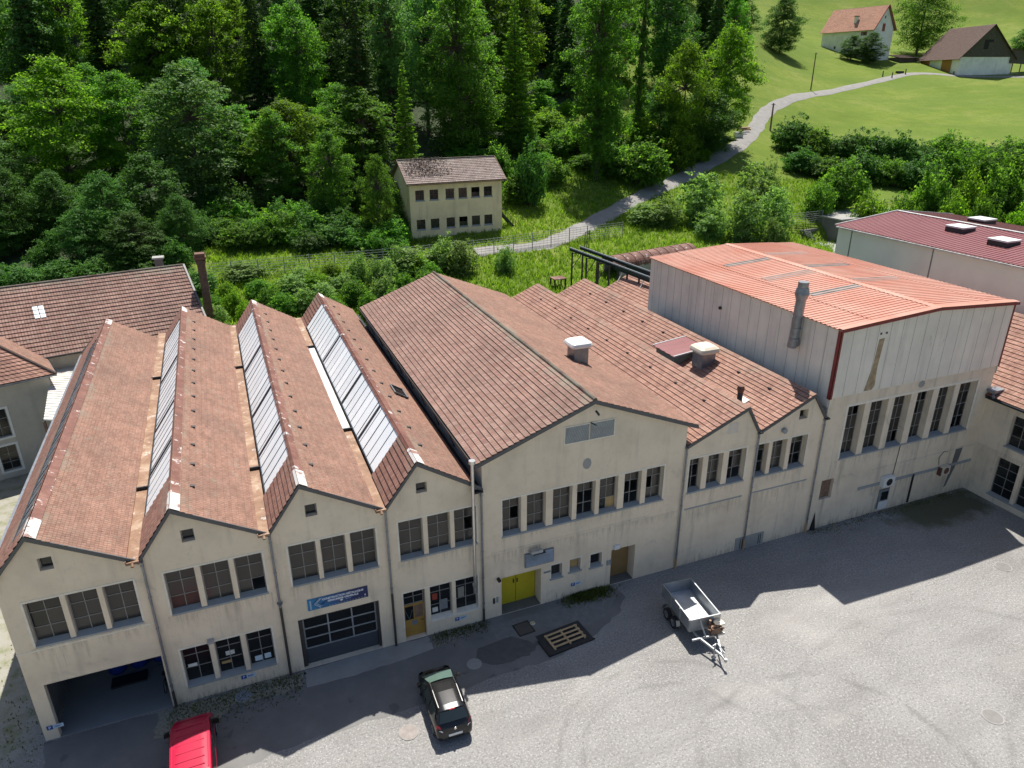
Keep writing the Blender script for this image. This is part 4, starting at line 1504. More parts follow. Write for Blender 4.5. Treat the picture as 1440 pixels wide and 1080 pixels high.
cpt = Rb + lx * 1.0 + ly * 2.6
b = MB()
b.box(cpt.x - .34, cpt.x + .34, cpt.y - .34, cpt.y + .34, 3, 12.9)
b.box(cpt.x - .42, cpt.x + .42, cpt.y - .42, cpt.y + .42, 12.5, 12.75)
ck = thing('brick_chimney', 'slender sooty brick chimney stack rising at the gable of the long tiled building', 'chimney', (cpt.x, cpt.y, 3))
b.build('stack', plain('sooty_brick', (0.13, 0.078, 0.06), 0.9, var=0.35, scale=5), ck)
b = MB()
b.box(cpt.x - .5, cpt.x + .5, cpt.y - .5, cpt.y + .5, 12.9, 13.1)
b.box(cpt.x - .42, cpt.x + .42, cpt.y - .42, cpt.y + .42, 13.1, 13.4)
b.build('chimney_cap', M['frame_brown'], ck)

lc = thing('lean_to_roof', 'dirty white profiled sheet lean-to roof with a rusty gutter between house and workshop', 'canopy', (-12.5, 22, 0))
zc = 6.3
c0, c1, c2, c3 = [Vector(atz(u, v, zc)) for u, v in ((62, 592), (76, 500), (118, 500), (86, 592))]
b = MB()
b.ribs(c1 + Vector((0, 0, .1)), c0 + Vector((0, 0, .1)), c2, c3, .5, .05)
b.build('sheet_roof', M['dirtywhite'], lc)
b = MB()
b.ribs(c2 + Vector((.05, 1, .02)), c3 + Vector((.05, -1.2, .02)), c2 + Vector((1.5, 1, -.15)), c3 + Vector((1.5, -1.2, -.15)), 4, .02)
b.build('gutter', M['copper'], lc)
for p in (c0, c3):
    MB().box(p.x - .08, p.x + .08, p.y - .08, p.y + .08, 0, zc - .05).build('post', M['oldwood'], lc)

# ================================================================== ground
ctrl = []


def gz_(u, v, z):
    ctrl.append(atz(u, v, z))


def gd_(u, d, z):
    p = atd(u, 300, d)
    ctrl.append(np.array([p[0], p[1], z]))


for a in [(340, 425, 6.6), (640, 398, 7.0), (740, 400, 7.0), (500, 372, 7.9), (720, 352, 8.0), (576, 349, 8.0), (705, 345, 8.0), (880, 335, 8.0), (830, 372, 7.7),
          (980, 335, 7.8), (1110, 318, 7.6), (1160, 312, 7.8), (300, 395, 7.6), (400, 378, 7.8), (150, 395, 7.8), (-60, 420, 8)]:
    gz_(*a)
ROADPX = [(700, 352, 90.8), (760, 346, 92.8), (800, 336, 97.3), (850, 307, 104.5), (900, 281, 112.5), (950, 257, 120), (1000, 232, 130), (1040, 209, 141), (1062, 184, 152),
          (1072, 167, 161), (1092, 153, 172), (1140, 134, 191), (1200, 118, 211), (1270, 103, 231)]
for a in ROADPX + [(1150, 72, 256), (1245, 78, 252), (1345, 107, 234), (1310, 104, 235), (1440, 107, 231), (1100, 85, 232), (1090, 115, 208), (1440, 62, 282), (1100, 50, 268), (1440, 8, 345), (1330, 8, 345), (1060, 5, 310),
                   (1300, 192, 165), (1440, 192, 165), (1300, 150, 196), (1440, 150, 196), (1200, 165, 178), (1150, 172, 170), (1560, 150, 196)]:
    ctrl.append(atd(*a))
for u, d, z in [(20, 100, 10), (150, 105, 13), (300, 108, 14), (450, 108, 14), (600, 112, 14), (20, 140, 30), (300, 145, 32), (600, 150, 33), (760, 120, 14), (760, 150, 25), (850, 125, 15), (900, 150, 23),
                (20, 200, 58), (300, 210, 62), (600, 215, 62), (850, 215, 50), (980, 160, 22), (1010, 200, 33), (950, 270, 60), (300, 300, 105), (700, 310, 105), (0, 300, 105),
                (1440, 95, 8.0), (1300, 100, 8.6), (1180, 105, 9.0), (1300, 122, 10.8), (1440, 122, 10.8), (1180, 122, 10.8), (1110, 112, 9.8), (1080, 130, 12.4), (1150, 141, 12.8), (1300, 141, 12.6), (1440, 141, 12.5),
                (1560, 120, 10.8), (1700, 90, 8), (1800, 150, 13), (1440, 430, 100), (1200, 430, 105), (1000, 420, 105), (1700, 400, 90), (1700, 250, 34)]:
    gd_(u, d, z)
P = np.array(ctrl)


def tps_fit(P, lam=1.5):
    n = len(P)
    d = np.hypot(P[:, None, 0] - P[None, :, 0], P[:, None, 1] - P[None, :, 1])
    K = np.where(d > 0, d * d * np.log(np.maximum(d, 1e-9)), 0) / 1000.0
    A = np.zeros((n + 3, n + 3))
    A[:n, :n] = K + lam * np.eye(n)
    Q = np.c_[np.ones(n), P[:, :2]]
    A[:n, n:] = Q
    A[n:, :n] = Q.T
    return np.linalg.solve(A, np.r_[P[:, 2], 0, 0, 0])


TW = tps_fit(P)


def sstep(t):
    t = np.clip(t, 0, 1)
    return t * t * (3 - 2 * t)


def Hv(x, y):
    x, y = np.atleast_1d(np.asarray(x, float)), np.atleast_1d(np.asarray(y, float))
    d = np.hypot(x[:, None] - P[None, :, 0], y[:, None] - P[None, :, 1])
    K = np.where(d > 0, d * d * np.log(np.maximum(d, 1e-9)), 0) / 1000.0
    z = K @ TW[:len(P)] + TW[-3] + TW[-2] * x + TW[-1] * y
    z = np.clip(z, 5.6, 170)
    t = sstep((x - 74.3) / 1.6) * sstep((51.6 - y) / .8)
    z = z * (1 - t) + np.minimum(z, 6.0) * t
    ys = 32.6 - 9.0 * sstep((x - 48.2) / 1.2)
    return -0.06 + (z + .06) * sstep((y - ys) / 1.0)


X0, X1, Y0, Y1, ST = -190.0, 420.0, 22.0, 470.0, 2.0
gxs = np.arange(X0, X1 + .1, ST)
gys = np.r_[np.arange(Y0, 46, 0.5), np.arange(46, Y1 + .1, ST)]
GX, GY = np.meshgrid(gxs, gys)
GZ = np.concatenate([Hv(GX[i], GY[i]) for i in range(len(gys))]).reshape(GX.shape)


def H(x, y):
    i = min(max(np.searchsorted(gys, y) - 1, 0), len(gys) - 2)
    j = min(max(int((x - X0) / ST), 0), len(gxs) - 2)
    ty = (y - gys[i]) / (gys[i + 1] - gys[i])
    tx = (x - gxs[j]) / ST
    return float((GZ[i, j] * (1 - tx) + GZ[i, j + 1] * tx) * (1 - ty) + (GZ[i + 1, j] * (1 - tx) + GZ[i + 1, j + 1] * tx) * ty)


def gpt(u, d):
    """terrain point under image column u at depth d in front of the camera"""
    v = 300.0
    for _ in range(12):
        p = atd(u, v, d)
        v += (p[2] - H(p[0], p[1])) * F / d * 0.9
    p = atd(u, v, d)
    return Vector((p[0], p[1], H(p[0], p[1]))), v


def gpx(u, v, z0=8.0):
    """terrain point seen at a pixel"""
    r = ray(u, v)
    t = 45.0
    while t < 460:
        p = CAM + r * t
        if p[1] > 33.5 and p[2] <= H(p[0], p[1]):
            return Vector((p[0], p[1], H(p[0], p[1])))
        t += .25
    return Vector(atz(u, v, z0))


def grid_obj(name, XX, YY, ZZ, mat, kind='structure'):
    me = bpy.data.meshes.new(name)
    r, c = XX.shape
    vv = np.stack([XX.ravel(), YY.ravel(), ZZ.ravel()], 1)
    idx = np.arange(r * c).reshape(r, c)
    q = np.stack([idx[:-1, :-1], idx[:-1, 1:], idx[1:, 1:], idx[1:, :-1]], -1).reshape(-1, 4)
    me.from_pydata(vv.tolist(), [], q.tolist())
    for m_ in (mat if isinstance(mat, list) else [mat]):
        me.materials.append(m_)
    me.polygons.foreach_set('use_smooth', [True] * len(me.polygons))
    o = bpy.data.objects.new(name, me)
    COL.objects.link(o)
    o['kind'] = kind
    return o


# flat land to every side, so that the ground is one sheet to the horizon
yy = np.r_[np.array([-700.0, -300, -120]), np.arange(-60, Y0, 6.0), gys, np.array([520.0, 700, 1100])]
xx = np.r_[np.array([-900.0, -500, -300]), gxs, np.array([480.0, 600, 1000])]
TX, TY = np.meshgrid(xx, yy)
TZ = np.full(TX.shape, -0.06)
iy0 = int(np.where(yy == gys[0])[0][0])
TZ[iy0:iy0 + len(gys), 3:3 + len(gxs)] = GZ
for k in range(3):
    TZ[iy0 + len(gys) + k, 3:3 + len(gxs)] = GZ[-1]
for k in range(3):
    TZ[:, k] = TZ[:, 3]
    TZ[:, -1 - k] = TZ[:, -4]
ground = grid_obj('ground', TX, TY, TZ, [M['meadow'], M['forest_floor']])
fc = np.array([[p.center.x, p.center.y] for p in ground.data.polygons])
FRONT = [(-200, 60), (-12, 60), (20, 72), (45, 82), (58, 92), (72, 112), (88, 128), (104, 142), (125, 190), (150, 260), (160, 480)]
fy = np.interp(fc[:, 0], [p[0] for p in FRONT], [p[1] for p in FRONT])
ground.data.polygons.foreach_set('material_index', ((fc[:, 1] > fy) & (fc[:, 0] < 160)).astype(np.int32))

# the gravel yard
TRACKS += [(float(atz(1180, 1090)[0]), float(atz(1180, 1090)[1]) - .5, 6.1, .3, .62), (float(atz(1180, 1090)[0]) - .2, float(atz(1180, 1090)[1]) - .7, 4.4, .25, .4),
           (15.5, -12.0, 4.6, .25, .45), (16.0, -12.5, 6.4, .25, .45), (40, -30, 17, .35, .5), (55, -22, 18.5, .35, .55), (57, -24, 16, .3, .4), (30.0, -20.0, 12.0, .3, .4)]
yard = MB()
yard.quad((-60, -80, 0), (70, -80, 0), (70, 31, 0), (-60, 31, 0))
yo = yard.build('yard', yard_mat())
yo['kind'] = 'structure'


def blob(name, px, z, mat, jit=.12, sub=5, kind='structure'):
    pts = [Vector(atz(u, v, 0)) for u, v in px]
    out = []
    for a, c in zip(pts, pts[1:] + pts[:1]):
        for k in range(sub):
            p = a.lerp(c, k / sub)
            if k:
                p = p + Vector((rnd.uniform(-jit, jit), rnd.uniform(-jit, jit), 0))
            out.append((p.x, min(p.y, -.005) if p.y > -1.2 and px is not None else p.y, z))
    tr = tessellate_polygon([[Vector((p[0], p[1], 0)) for p in out]])
    b_ = MB()
    b_.add(out, [tuple(t) for t in tr])
    o = b_.build(name, mat)
    n = o.data.polygons[0].normal.z
    if n < 0:
        o.data.flip_normals()
    if kind:
        o['kind'] = kind
    return o


blob('asphalt_strip', [(62, 1044), (247, 994), (408, 948), (556, 906), (681, 872), (706, 863), (857, 822), (880, 840), (866, 866), (834, 895), (780, 926), (700, 950), (640, 974), (560, 1002), (430, 1042), (330, 1085), (240, 1120), (60, 1130)], .004, M['asphalt'], .1, 6)
blob('concrete_apron', [(428, 943), (539, 910), (602, 895), (610, 912), (560, 930), (500, 950), (432, 967)], .008, M['concrete'], .06, 5)
blob('concrete_apron', [(604, 893), (680, 873), (668, 884), (642, 902), (612, 912)], .007, plain('gravel_verge', (0.20, 0.195, 0.165), 0.95, var=0.3, scale=9), .05, 5)
gv = blob('gravel_verge', [(222, 1003), (250, 993), (330, 971), (405, 949), (428, 944), (429, 962), (400, 975), (330, 990), (310, 1010), (250, 1030), (215, 1040)], .008, plain('weedy_gravel', (0.25, 0.245, 0.20), 0.95, var=0.35, scale=9), .12, 5)
blob('tar_patch', [(672, 912), (720, 895), (760, 905), (745, 922), (700, 935), (668, 930)], .0085, plain('fresh_tar', (0.10, 0.10, 0.10), 0.8, var=.15), .08, 4)
blob('concrete_patch', [(690, 880), (740, 866), (830, 843), (868, 838), (850, 868), (800, 890), (760, 880), (700, 900)], .0075, plain('grey_asphalt', (0.20, 0.20, 0.195), 0.9, var=.15), .1, 4)

# road up the hill: follows the terrain
cl_ = [Vector(atd(*a)) for a in ROADPX]
for q in cl_:
    q.z = H(q.x, q.y)
ends = [Vector(atd(1308, 104, 235)), Vector(atd(1350, 107, 233)), Vector(atd(1440, 107, 231))]
cl_ = [gpx(668, 356, 8.0)] + cl_ + ends + [ends[-1] + (ends[-1] - ends[-2])]


def spline(pts, per=10):
    out = []
    for i in range(len(pts) - 1):
        p0, p1, p2, p3 = pts[max(i - 1, 0)], pts[i], pts[i + 1], pts[min(i + 2, len(pts) - 1)]
        for k in range(per):
            t = k / per
            out.append(0.5 * ((2 * p1) + (p2 - p0) * t + (2 * p0 - 5 * p1 + 4 * p2 - p3) * t * t + (3 * p1 - p0 - 3 * p2 + p3) * t ** 3))
    out.append(pts[-1])
    return out


sp_ = spline(cl_, 14)
rb = MB()
prev = None
for i, p in enumerate(sp_):
    t = (sp_[min(i + 1, len(sp_) - 1)] - sp_[max(i - 1, 0)])
    t.z = 0
    t.normalize()
    nn = Vector((-t.y, t.x, 0))
    row = []
    hw_ = 1.5 + .12 * math.sin(i * .7) + rnd.uniform(-.06, .06)
    for f in (-1, -.5, 0, .5, 1):
        q = p + nn * f * hw_
        row.append((q.x, q.y, H(q.x, q.y) + .10 - .07 * (abs(f) == 1)))
    if prev:
        for a in range(4):
            rb.quad(prev[a], prev[a + 1], row[a + 1], row[a])
    prev = row
ro_ = rb.build('road', M['road'], smooth=True)
ro_['kind'] = 'structure'


# ================================================================== plants
def leaf_quads(c, n, size, asp=.62, ups=.35):
    """(k,3) centres and normals -> leaf quads"""
    k = len(c)
    n = n / np.maximum(np.linalg.norm(n, axis=1, keepdims=True), 1e-6)
    r = rng.normal(size=(k, 3))
    a = np.cross(n, r)
    a /= np.maximum(np.linalg.norm(a, axis=1, keepdims=True), 1e-6)
    b = np.cross(n, a)
    s = (size * rng.uniform(.6, 1.35, (k, 1))) * .5
    v = np.stack([c - a * s, c - b * s * asp + n * s * .15, c + a * s, c + b * s * asp + n * s * .15], 1)
    return v.reshape(-1, 3)


def quads_mesh(name, v, mat):
    me = bpy.data.meshes.new(name)
    n = len(v) // 4
    me.vertices.add(len(v))
    me.vertices.foreach_set('co', v.astype(np.float32).ravel())
    me.loops.add(n * 4)
    me.loops.foreach_set('vertex_index', np.arange(n * 4, dtype=np.int32))
    me.polygons.add(n)
    me.polygons.foreach_set('loop_start', np.arange(0, n * 4, 4, dtype=np.int32))
    try:
        me.polygons.foreach_set('loop_total', np.full(n, 4, dtype=np.int32))
    except Exception:
        pass
    me.materials.append(mat)
    me.update(calc_edges=True)
    me.validate()
    return me


def wood_mesh(name, segs, mat):
    b_ = MB()
    for p, q, r0, r1 in segs:
        b_.tube(p, q, r0, r1, n=6, cap=False)
    me = bpy.data.meshes.new(name)
    me.from_pydata(b_.v, [], b_.f)
    me.materials.append(mat)
    me.polygons.foreach_set('use_smooth', [True] * len(me.polygons))
    return me


def sprays(g, c, R_, k, flat, nsp, up=.0, low=False):
    """leaves gathered in twig sprays on and inside the shell of one clump"""
    d = g.normal(size=(nsp, 3))
    d /= np.linalg.norm(d, axis=1, keepdims=True)
    if not low:
        d[:, 2] = np.where(d[:, 2] < -.25, -d[:, 2] * .5, d[:, 2])
    rad_ = g.uniform(.45, 1.25, (nsp, 1)) ** .7
    sc = d * rad_ * R_ * np.array([1, 1, flat])
    sc[:, 2] += up * R_ * g.uniform(0, 1, nsp)
    idx = g.integers(0, nsp, k)
    sg = R_ * g.uniform(.12, .24, nsp)[idx]
    off = g.normal(size=(k, 3)) * sg[:, None] * np.array([1.15, 1.15, .6])
    out = d[idx]
    off += out * (np.abs(g.normal(size=(k, 1))) * sg[:, None] * .5)
    pos = c + sc[idx] + off
    nn = out * .5 + np.array([0, 0, .75]) + g.normal(size=(k, 3)) * .5
    return pos, nn


def broadleaf(seed, Ht=18.0, Wd=9.0, base=.18, nl=34, per=420, leaf=.42, flat=.7, taper=.5, top=.35, ivy=0):
    """lobed crown: leaves on the shells of many clumps carried by limbs"""
    g = np.random.default_rng(seed)
    segs = []
    zc0 = Ht * base
    tx = g.uniform(-.4, .4, 2)
    trunk = [np.array([0, 0, -1.0]), np.array([tx[0] * .3, tx[1] * .3, Ht * .3]), np.array([tx[0], tx[1], Ht * .62]), np.array([tx[0] * 1.3, tx[1] * 1.3, Ht * .92])]
    rr = [Ht * .018 + .06, Ht * .014, Ht * .008, .03]
    for a in range(3):
        segs.append((trunk[a], trunk[a + 1], rr[a], rr[a + 1]))
    C, Nn = [], []
    for i in range(nl):
        f = ((i + .5) / nl) ** .85
        z = zc0 + (Ht - zc0) * f * .95
        env = Wd * .5 * (np.sin(np.pi * min(1, (f * .85 + .12))) ** .7) * (1 - taper * max(0, f - top))
        ang = i * 2.399 + g.uniform(-.5, .5)
        rad_ = env * (g.uniform(.35, 1.0) if f < .93 else g.uniform(0, .3))
        c = np.array([math.cos(ang) * rad_ + tx[0] * f, math.sin(ang) * rad_ + tx[1] * f, z])
        R_ = Wd * g.uniform(.13, .23) * (1 - .35 * f)
        k = int(per * (R_ / (Wd * .18)) ** 2)
        pos, nn = sprays(g, c, R_, k, flat, 20, .25 if f > .7 else 0.0)
        C.append(pos)
        Nn.append(nn)
        s0 = trunk[1] if f < .4 else trunk[2]
        s0 = s0 * (1 - .25) + trunk[0] * .25 if f < .3 else s0
        mid = (s0 + c) * .5 + np.array([0, 0, .4])
        segs.append((s0, mid, Ht * .005 + .02, Ht * .003 + .015))
        segs.append((mid, c, Ht * .003 + .015, .012))
    if ivy:
        f = g.uniform(0, .8, ivy)
        a = g.uniform(0, 6.283, ivy)
        r_ = (.5 + .5 * g.uniform(0, 1, ivy) ** 2) * (1 - .45 * f) * (1 + .25 * np.sin(f * 40))
        C.append(np.stack([np.cos(a) * r_ + tx[0] * f, np.sin(a) * r_ + tx[1] * f, f * Ht], 1))
        Nn.append(np.stack([np.cos(a), np.sin(a), np.full(ivy, .3)], 1) + g.normal(size=(ivy, 3)) * .4)
    v = leaf_quads(np.concatenate(C), np.concatenate(Nn), leaf)
    return v, segs


def conifer(seed, Ht=22.0, Wd=7.0, base=.08, leaf=.5, dens=1.0, droop=.25, gap=.55):
    g = np.random.default_rng(seed)
    C, Nn = [], []
    segs = [((0, 0, -1), (0, 0, Ht * .5), Ht * .015 + .05, Ht * .009), ((0, 0, Ht * .5), (0, 0, Ht * .99), Ht * .009, .02)]
    z = Ht * base
    while z < Ht * .985:
        f = (z - Ht * base) / (Ht * (1 - base))
        L = Wd * .5 * (1 - f) ** .82 * g.uniform(.8, 1.1) + .15
        nb = max(4, int(9 * (1 - f) + 3))
        a0 = g.uniform(0, 6.28)
        for i in range(nb):
            a = a0 + 6.283 * i / nb + g.uniform(-.25, .25)
            l = L * g.uniform(.7, 1.1)
            k = max(5, int(l * 18 * dens))
            z_ = z + g.uniform(-.35, .35)
            t = g.uniform(.12, 1, k) ** .7
            w_ = (1 - t) * .32 * l + .12
            side = g.uniform(-1, 1, k) * w_
            dz = -droop * l * t ** 1.4 + .12 * l * t + g.uniform(-.22, .05, k) * (.6 + .3 * l * (1 - t))
            x = math.cos(a) * t * l - math.sin(a) * side
            y = math.sin(a) * t * l + math.cos(a) * side
            C.append(np.stack([x, y, z_ + dz], 1))
            nn = np.stack([np.cos(a) * np.full(k, .4), np.sin(a) * np.full(k, .4), np.full(k, 1.0)], 1)
            Nn.append(nn + g.normal(size=(k, 3)) * .5)
            if l > 1.2 and i % 2 == 0:
                segs.append(((0, 0, z), (math.cos(a) * l * .8, math.sin(a) * l * .8, z - droop * l * .5), .04, .012))
        z += max(.35, gap * (1 - .45 * f) * g.uniform(.8, 1.2))
    v = leaf_quads(np.concatenate(C), np.concatenate(Nn), leaf, .5)
    return v, segs


def shrub(seed, Ht=3.0, Wd=3.4, n=14, per=230, leaf=.26, spiky=0.0):
    g = np.random.default_rng(seed)
    C, Nn, segs = [], [], []
    for i in range(n):
        a = i * 2.399
        r0 = Wd * .5 * math.sqrt((i + .3) / n) * .85
        hgt = Ht * (1 - .55 * (r0 / (Wd * .5)) ** 2) * g.uniform(.7, 1.1)
        c = np.array([math.cos(a) * r0, math.sin(a) * r0, hgt * .5])
        R_ = Wd * g.uniform(.17, .26)
        k = per
        pos, nn = sprays(g, c, R_, k, hgt * .42 / R_ * (1 + spiky * g.uniform(0, 1.0)), 18, .3, True)
        pos[:, 2] = np.maximum(pos[:, 2], .05)
        C.append(pos)
        Nn.append(nn)
        segs.append(((math.cos(a) * r0 * .3, math.sin(a) * r0 * .3, -.3), tuple(c), .04, .012))
    v = leaf_quads(np.concatenate(C), np.concatenate(Nn), leaf)
    return v, segs


PROTO = {}


def proto(key, vs_, leafmat, trunk=True):
    v, segs = vs_
    mn, mx_ = v.min(0), v.max(0)
    PROTO[key] = (quads_mesh('crown', v, LEAF[leafmat]), wood_mesh('trunk', segs, M['bark']), float(mx_[2]), float(max(mx_[0] - mn[0], mx_[1] - mn[1])))


for i in range(3):
    proto(('round', i), broadleaf(20 + i, 16, 11, .10, 48, 660, .33, .72, .3, .55), ['lime', 'mid', 'blue'][i])
proto(('round', 3), broadleaf(31, 18, 11, .10, 44, 620, .33, .62, .4, .5), 'lime')
proto(('round', 4), broadleaf(32, 18, 10, .10, 42, 620, .33, .8, .3, .5), 'blue')
proto(('round', 5), broadleaf(33, 16, 11, .05, 50, 660, .33, .75, .35, .5), 'dark')
proto(('round', 6), broadleaf(34, 17, 10, .08, 46, 640, .32, .7, .35, .5), 'mid')
for i in range(4):
    proto(('round', 7 + i), broadleaf(120 + i, 18, 10 + i * .5, .06 + .03 * i, 44 + 4 * i, 620, .33, .65 + .07 * i, .15 + .1 * i, .6), ['mid', 'lime', 'mid', 'blue'][i])
proto(('great', 1), broadleaf(48, 16, 13, .03, 80, 560, .34, .8, .2, .6), 'dark')
proto(('great', 0), broadleaf(47, 18, 16, .05, 70, 620, .34, .75, .2, .6), 'mid')
proto(('tall', 0), broadleaf(41, 26, 12, .03, 90, 620, .34, .8, .3, .6, 1500), 'mid')
proto(('tall', 1), broadleaf(42, 27, 10, .10, 84, 600, .34, .9, .15, .7, 3500), 'mid')
proto(('tall', 2), broadleaf(43, 24, 4.2, .10, 46, 420, .33, 1.0, .1, .8, 3000), 'mid')
for i in range(3):
    proto(('spruce', i), conifer(50 + i, 24, 7.8, .06, .40, 1.35, .28, .45), 'conifer')
proto(('larch', 0), conifer(60, 22, 8.5, .12, .36, 1.3, .02, .42), 'larch')
proto(('larch', 1), conifer(61, 20, 6.5, .08, .36, 1.3, .08, .4), 'larch')
for i in range(4):
    proto(('bush', i), shrub(70 + i, 3.2, 3.8, 20, 340, .23), ['mid', 'lime', 'dark', 'mid'][i])
proto(('willow', 0), shrub(80, 3.4, 3.2, 20, 320, .22, 1.0), 'willow')
proto(('willow', 1), shrub(81, 3.0, 3.4, 20, 320, .22, .8), 'willow')
proto(('sapling', 0), broadleaf(90, 4.2, 2.2, .12, 16, 110, .24, .8, .6, .3), 'willow')
proto(('sapling', 1), broadleaf(91, 4.6, 1.6, .08, 16, 90, .24, .9, .7, .3), 'lime')
SEEN = set()


def plant(key, loc, h, wdt, label, cat='tree', group=None, rot=None):
    cm, tm, ph, pw = PROTO[key]
    name = {'round': 'broadleaf_tree', 'tall': 'tall_tree', 'great': 'broadleaf_tree', 'spruce': 'spruce_tree', 'larch': 'larch_tree', 'bush': 'bush', 'willow': 'willow_bush', 'sapling': 'sapling'}[key[0]]
    o = bpy.data.objects.new(name, None)
    COL.objects.link(o)
    o.location = (float(loc[0]), float(loc[1]), float(loc[2]))
    o.rotation_euler = (0, 0, rnd.uniform(0, 6.28) if rot is None else rot)
    o.scale = (wdt / pw, wdt / pw, h / ph)
    tag(o, label, cat, group)
    for nm, me in (('crown', cm), ('trunk', tm)):
        c = bpy.data.objects.new(nm, me)
        COL.objects.link(c)
        c.parent = o
    return o


def plant_px(key, u, d, vtop, wpx, label, cat='tree', group=None, hmin=1.0):
    p, vb = gpt(u, d)
    top = atd(u, vtop, d)
    h = max(hmin, float(top[2]) - p.z)
    return plant(key, p, h * 1.03, max(.8, wpx * d / F), label, cat, group)


# trees one can tell apart (column, depth, top row, crown width in pixels)
TREES = [
    (('round', 3), 105, 101, 82, 172, 'broad yellow-green tree standing out in front of the dark forest bank'),
    (('round', 4), 285, 100, 92, 190, 'big bluish ash in front of the forest, between the yellow-green tree and the fence'),
    (('round', 0), 245, 118, 5, 150, 'bright lime tree rising just behind the big bluish ash'),
    (('round', 2), 12, 98, 190, 130, 'pale-leaved tree cut off by the edge at the forest corner'),
    (('round', 2), 70, 122, -8, 130, 'bluish shaded tree on the bank above the yellow-green tree'),
    (('round', 0), 345, 124, -4, 86, 'lime-topped tree leaning beside the bright lime tree'),
    (('round', 6), 405, 120, 16, 92, 'mid-green tree with light tufts beside the dark spruces'),
    (('round', 6), 398, 100, 152, 96, 'half-height leafy tree in front of the fence beside the ash'),
    (('round', 1), 470, 97, 182, 100, 'rounded light green tree between the fence and the shaded spruces'),
    (('round', 1), 536, 92, 214, 74, 'dense leafy tree hugging the end wall of the small cream house'),
    (('spruce', 0), 515, 110, 8, 92, 'sunlit green spruce above the trees beside the cream house'),
    (('spruce', 1), 450, 126, -30, 90, 'very dark tall spruce behind the light tufted tree'),
    (('spruce', 2), 553, 128, -40, 74, 'grey-green spruce behind the sunlit spruce'),
    (('larch', 1), 575, 106, 92, 52, 'small pale larch beside the bare trunks above the cream house'),
    (('tall', 0), 650, 117, -20, 140, 'huge dark-based leafy tree directly behind the small cream house'),
    (('larch', 0), 724, 122, 8, 74, 'feathery yellow-green larch right of the huge tree'),
    (('tall', 1), 838, 116, -28, 118, 'tall ivy-clad tree with bright crown above the lane'),
    (('tall', 2), 893, 128, -14, 36, 'thin ivy-wrapped tree like a column beside the tall ivy-clad tree'),
    (('round', 0), 955, 128, 58, 100, 'light green tree at the corner of the lane, lower of the pair'),
    (('round', 0), 1012, 138, 38, 112, 'light green pointed tree at the bend of the lane'),
    (('great', 1), 985, 132, 118, 110, 'dark leafy mass hanging over the lane below the pointed tree'),
    (('great', 1), 925, 130, 110, 80, 'dark shaded tree behind the lower light green tree'),
    (('great', 1), 1096, 228, -6, 68, 'dense dark tree standing alone on the hill meadow'),
    (('round', 5), 1196, 246, 50, 42, 'small round tree by the farmhouse wall, darker of two'),
    (('round', 5), 1222, 244, 46, 46, 'small round tree in front of the farmhouse gable'),
    (('great', 0), 1288, 266, -30, 106, 'great lime tree towering between farmhouse and barn'),
    (('great', 1), 1438, 262, 36, 46, 'dark tree behind the open shed of the barn'),
    (('spruce', 0), 770, 150, -40, 74, 'dark spruce behind the feathery larch'),
    (('spruce', 1), 945, 172, -30, 84, 'dark conifer high on the slope behind the lane trees'),
    (('spruce', 2), 1010, 196, -40, 80, 'dark conifer at the upper edge of the meadow'),
    (('spruce', 1), 600, 140, -60, 70, 'shadowed conifer behind the huge leafy tree'),
]
for k, u, d, vt, wp, lab in TREES:
    plant_px(k, u, d, vt, wp, lab)
BUSHES = [
    (('bush', 2), 746, 106, 188, 62, 'dark round bush on the slope just right of the cream house'),
    (('bush', 0), 728, 106, 236, 60, 'pale leafy bush beside the cream house roof'),
    (('bush', 3), 860, 119, 196, 74, 'shaded bush at the foot of the tall ivy-clad tree'),
    (('bush', 0), 905, 117, 190, 92, 'wide sunlit bush overhanging the lane'),
    (('bush', 1), 900, 128, 152, 62, 'yellow-green bush above the wide lane bush'),
    (('bush', 1), 770, 128, 150, 70, 'lit scrub bush high between larch and ivy-clad tree'),
    (('bush', 0), 735, 122, 170, 60, 'scrub bush below the feathery larch'),
    (('bush', 3), 812, 124, 172, 60, 'leafy bush behind the trunk of the ivy-clad tree'),
    (('bush', 0), 850, 132, 138, 80, 'soft green bush far up the scrub slope'),
    (('bush', 1), 950, 124, 176, 70, 'lit bush under the lower light green lane tree'),
    (('bush', 2), 1000, 138, 186, 84, 'dark bush shading the lane near the bend'),
    (('bush', 2), 960, 129, 205, 60, 'dark low bush along the lane verge'),
    (('bush', 0), 700, 112, 196, 56, 'bush in the gap behind the cream house gable'),
    (('bush', 3), 655, 115, 200, 80, 'shaded bush behind the cream house ridge'),
    (('bush', 0), 150, 92, 268, 90, 'pale shrub lit at the foot of the forest'),
    (('bush', 1), 395, 94, 282, 84, 'sunlit low shrub in front of the dark forest edge'),
    (('bush', 3), 50, 92, 300, 90, 'leafy shrub at the dark corner of the bank'),
    (('bush', 2), 250, 94, 330, 90, 'dark shrub behind the brick chimney'),
    (('bush', 3), 480, 92, 300, 90, 'shaded shrub below the rounded light tree'),
    (('bush', 0), 555, 90, 300, 60, 'shrub crowding the corner of the cream house'),
]
for k, u, d, vt, wp, lab in BUSHES:
    plant_px(k, u, d, vt, wp, lab, 'bush')
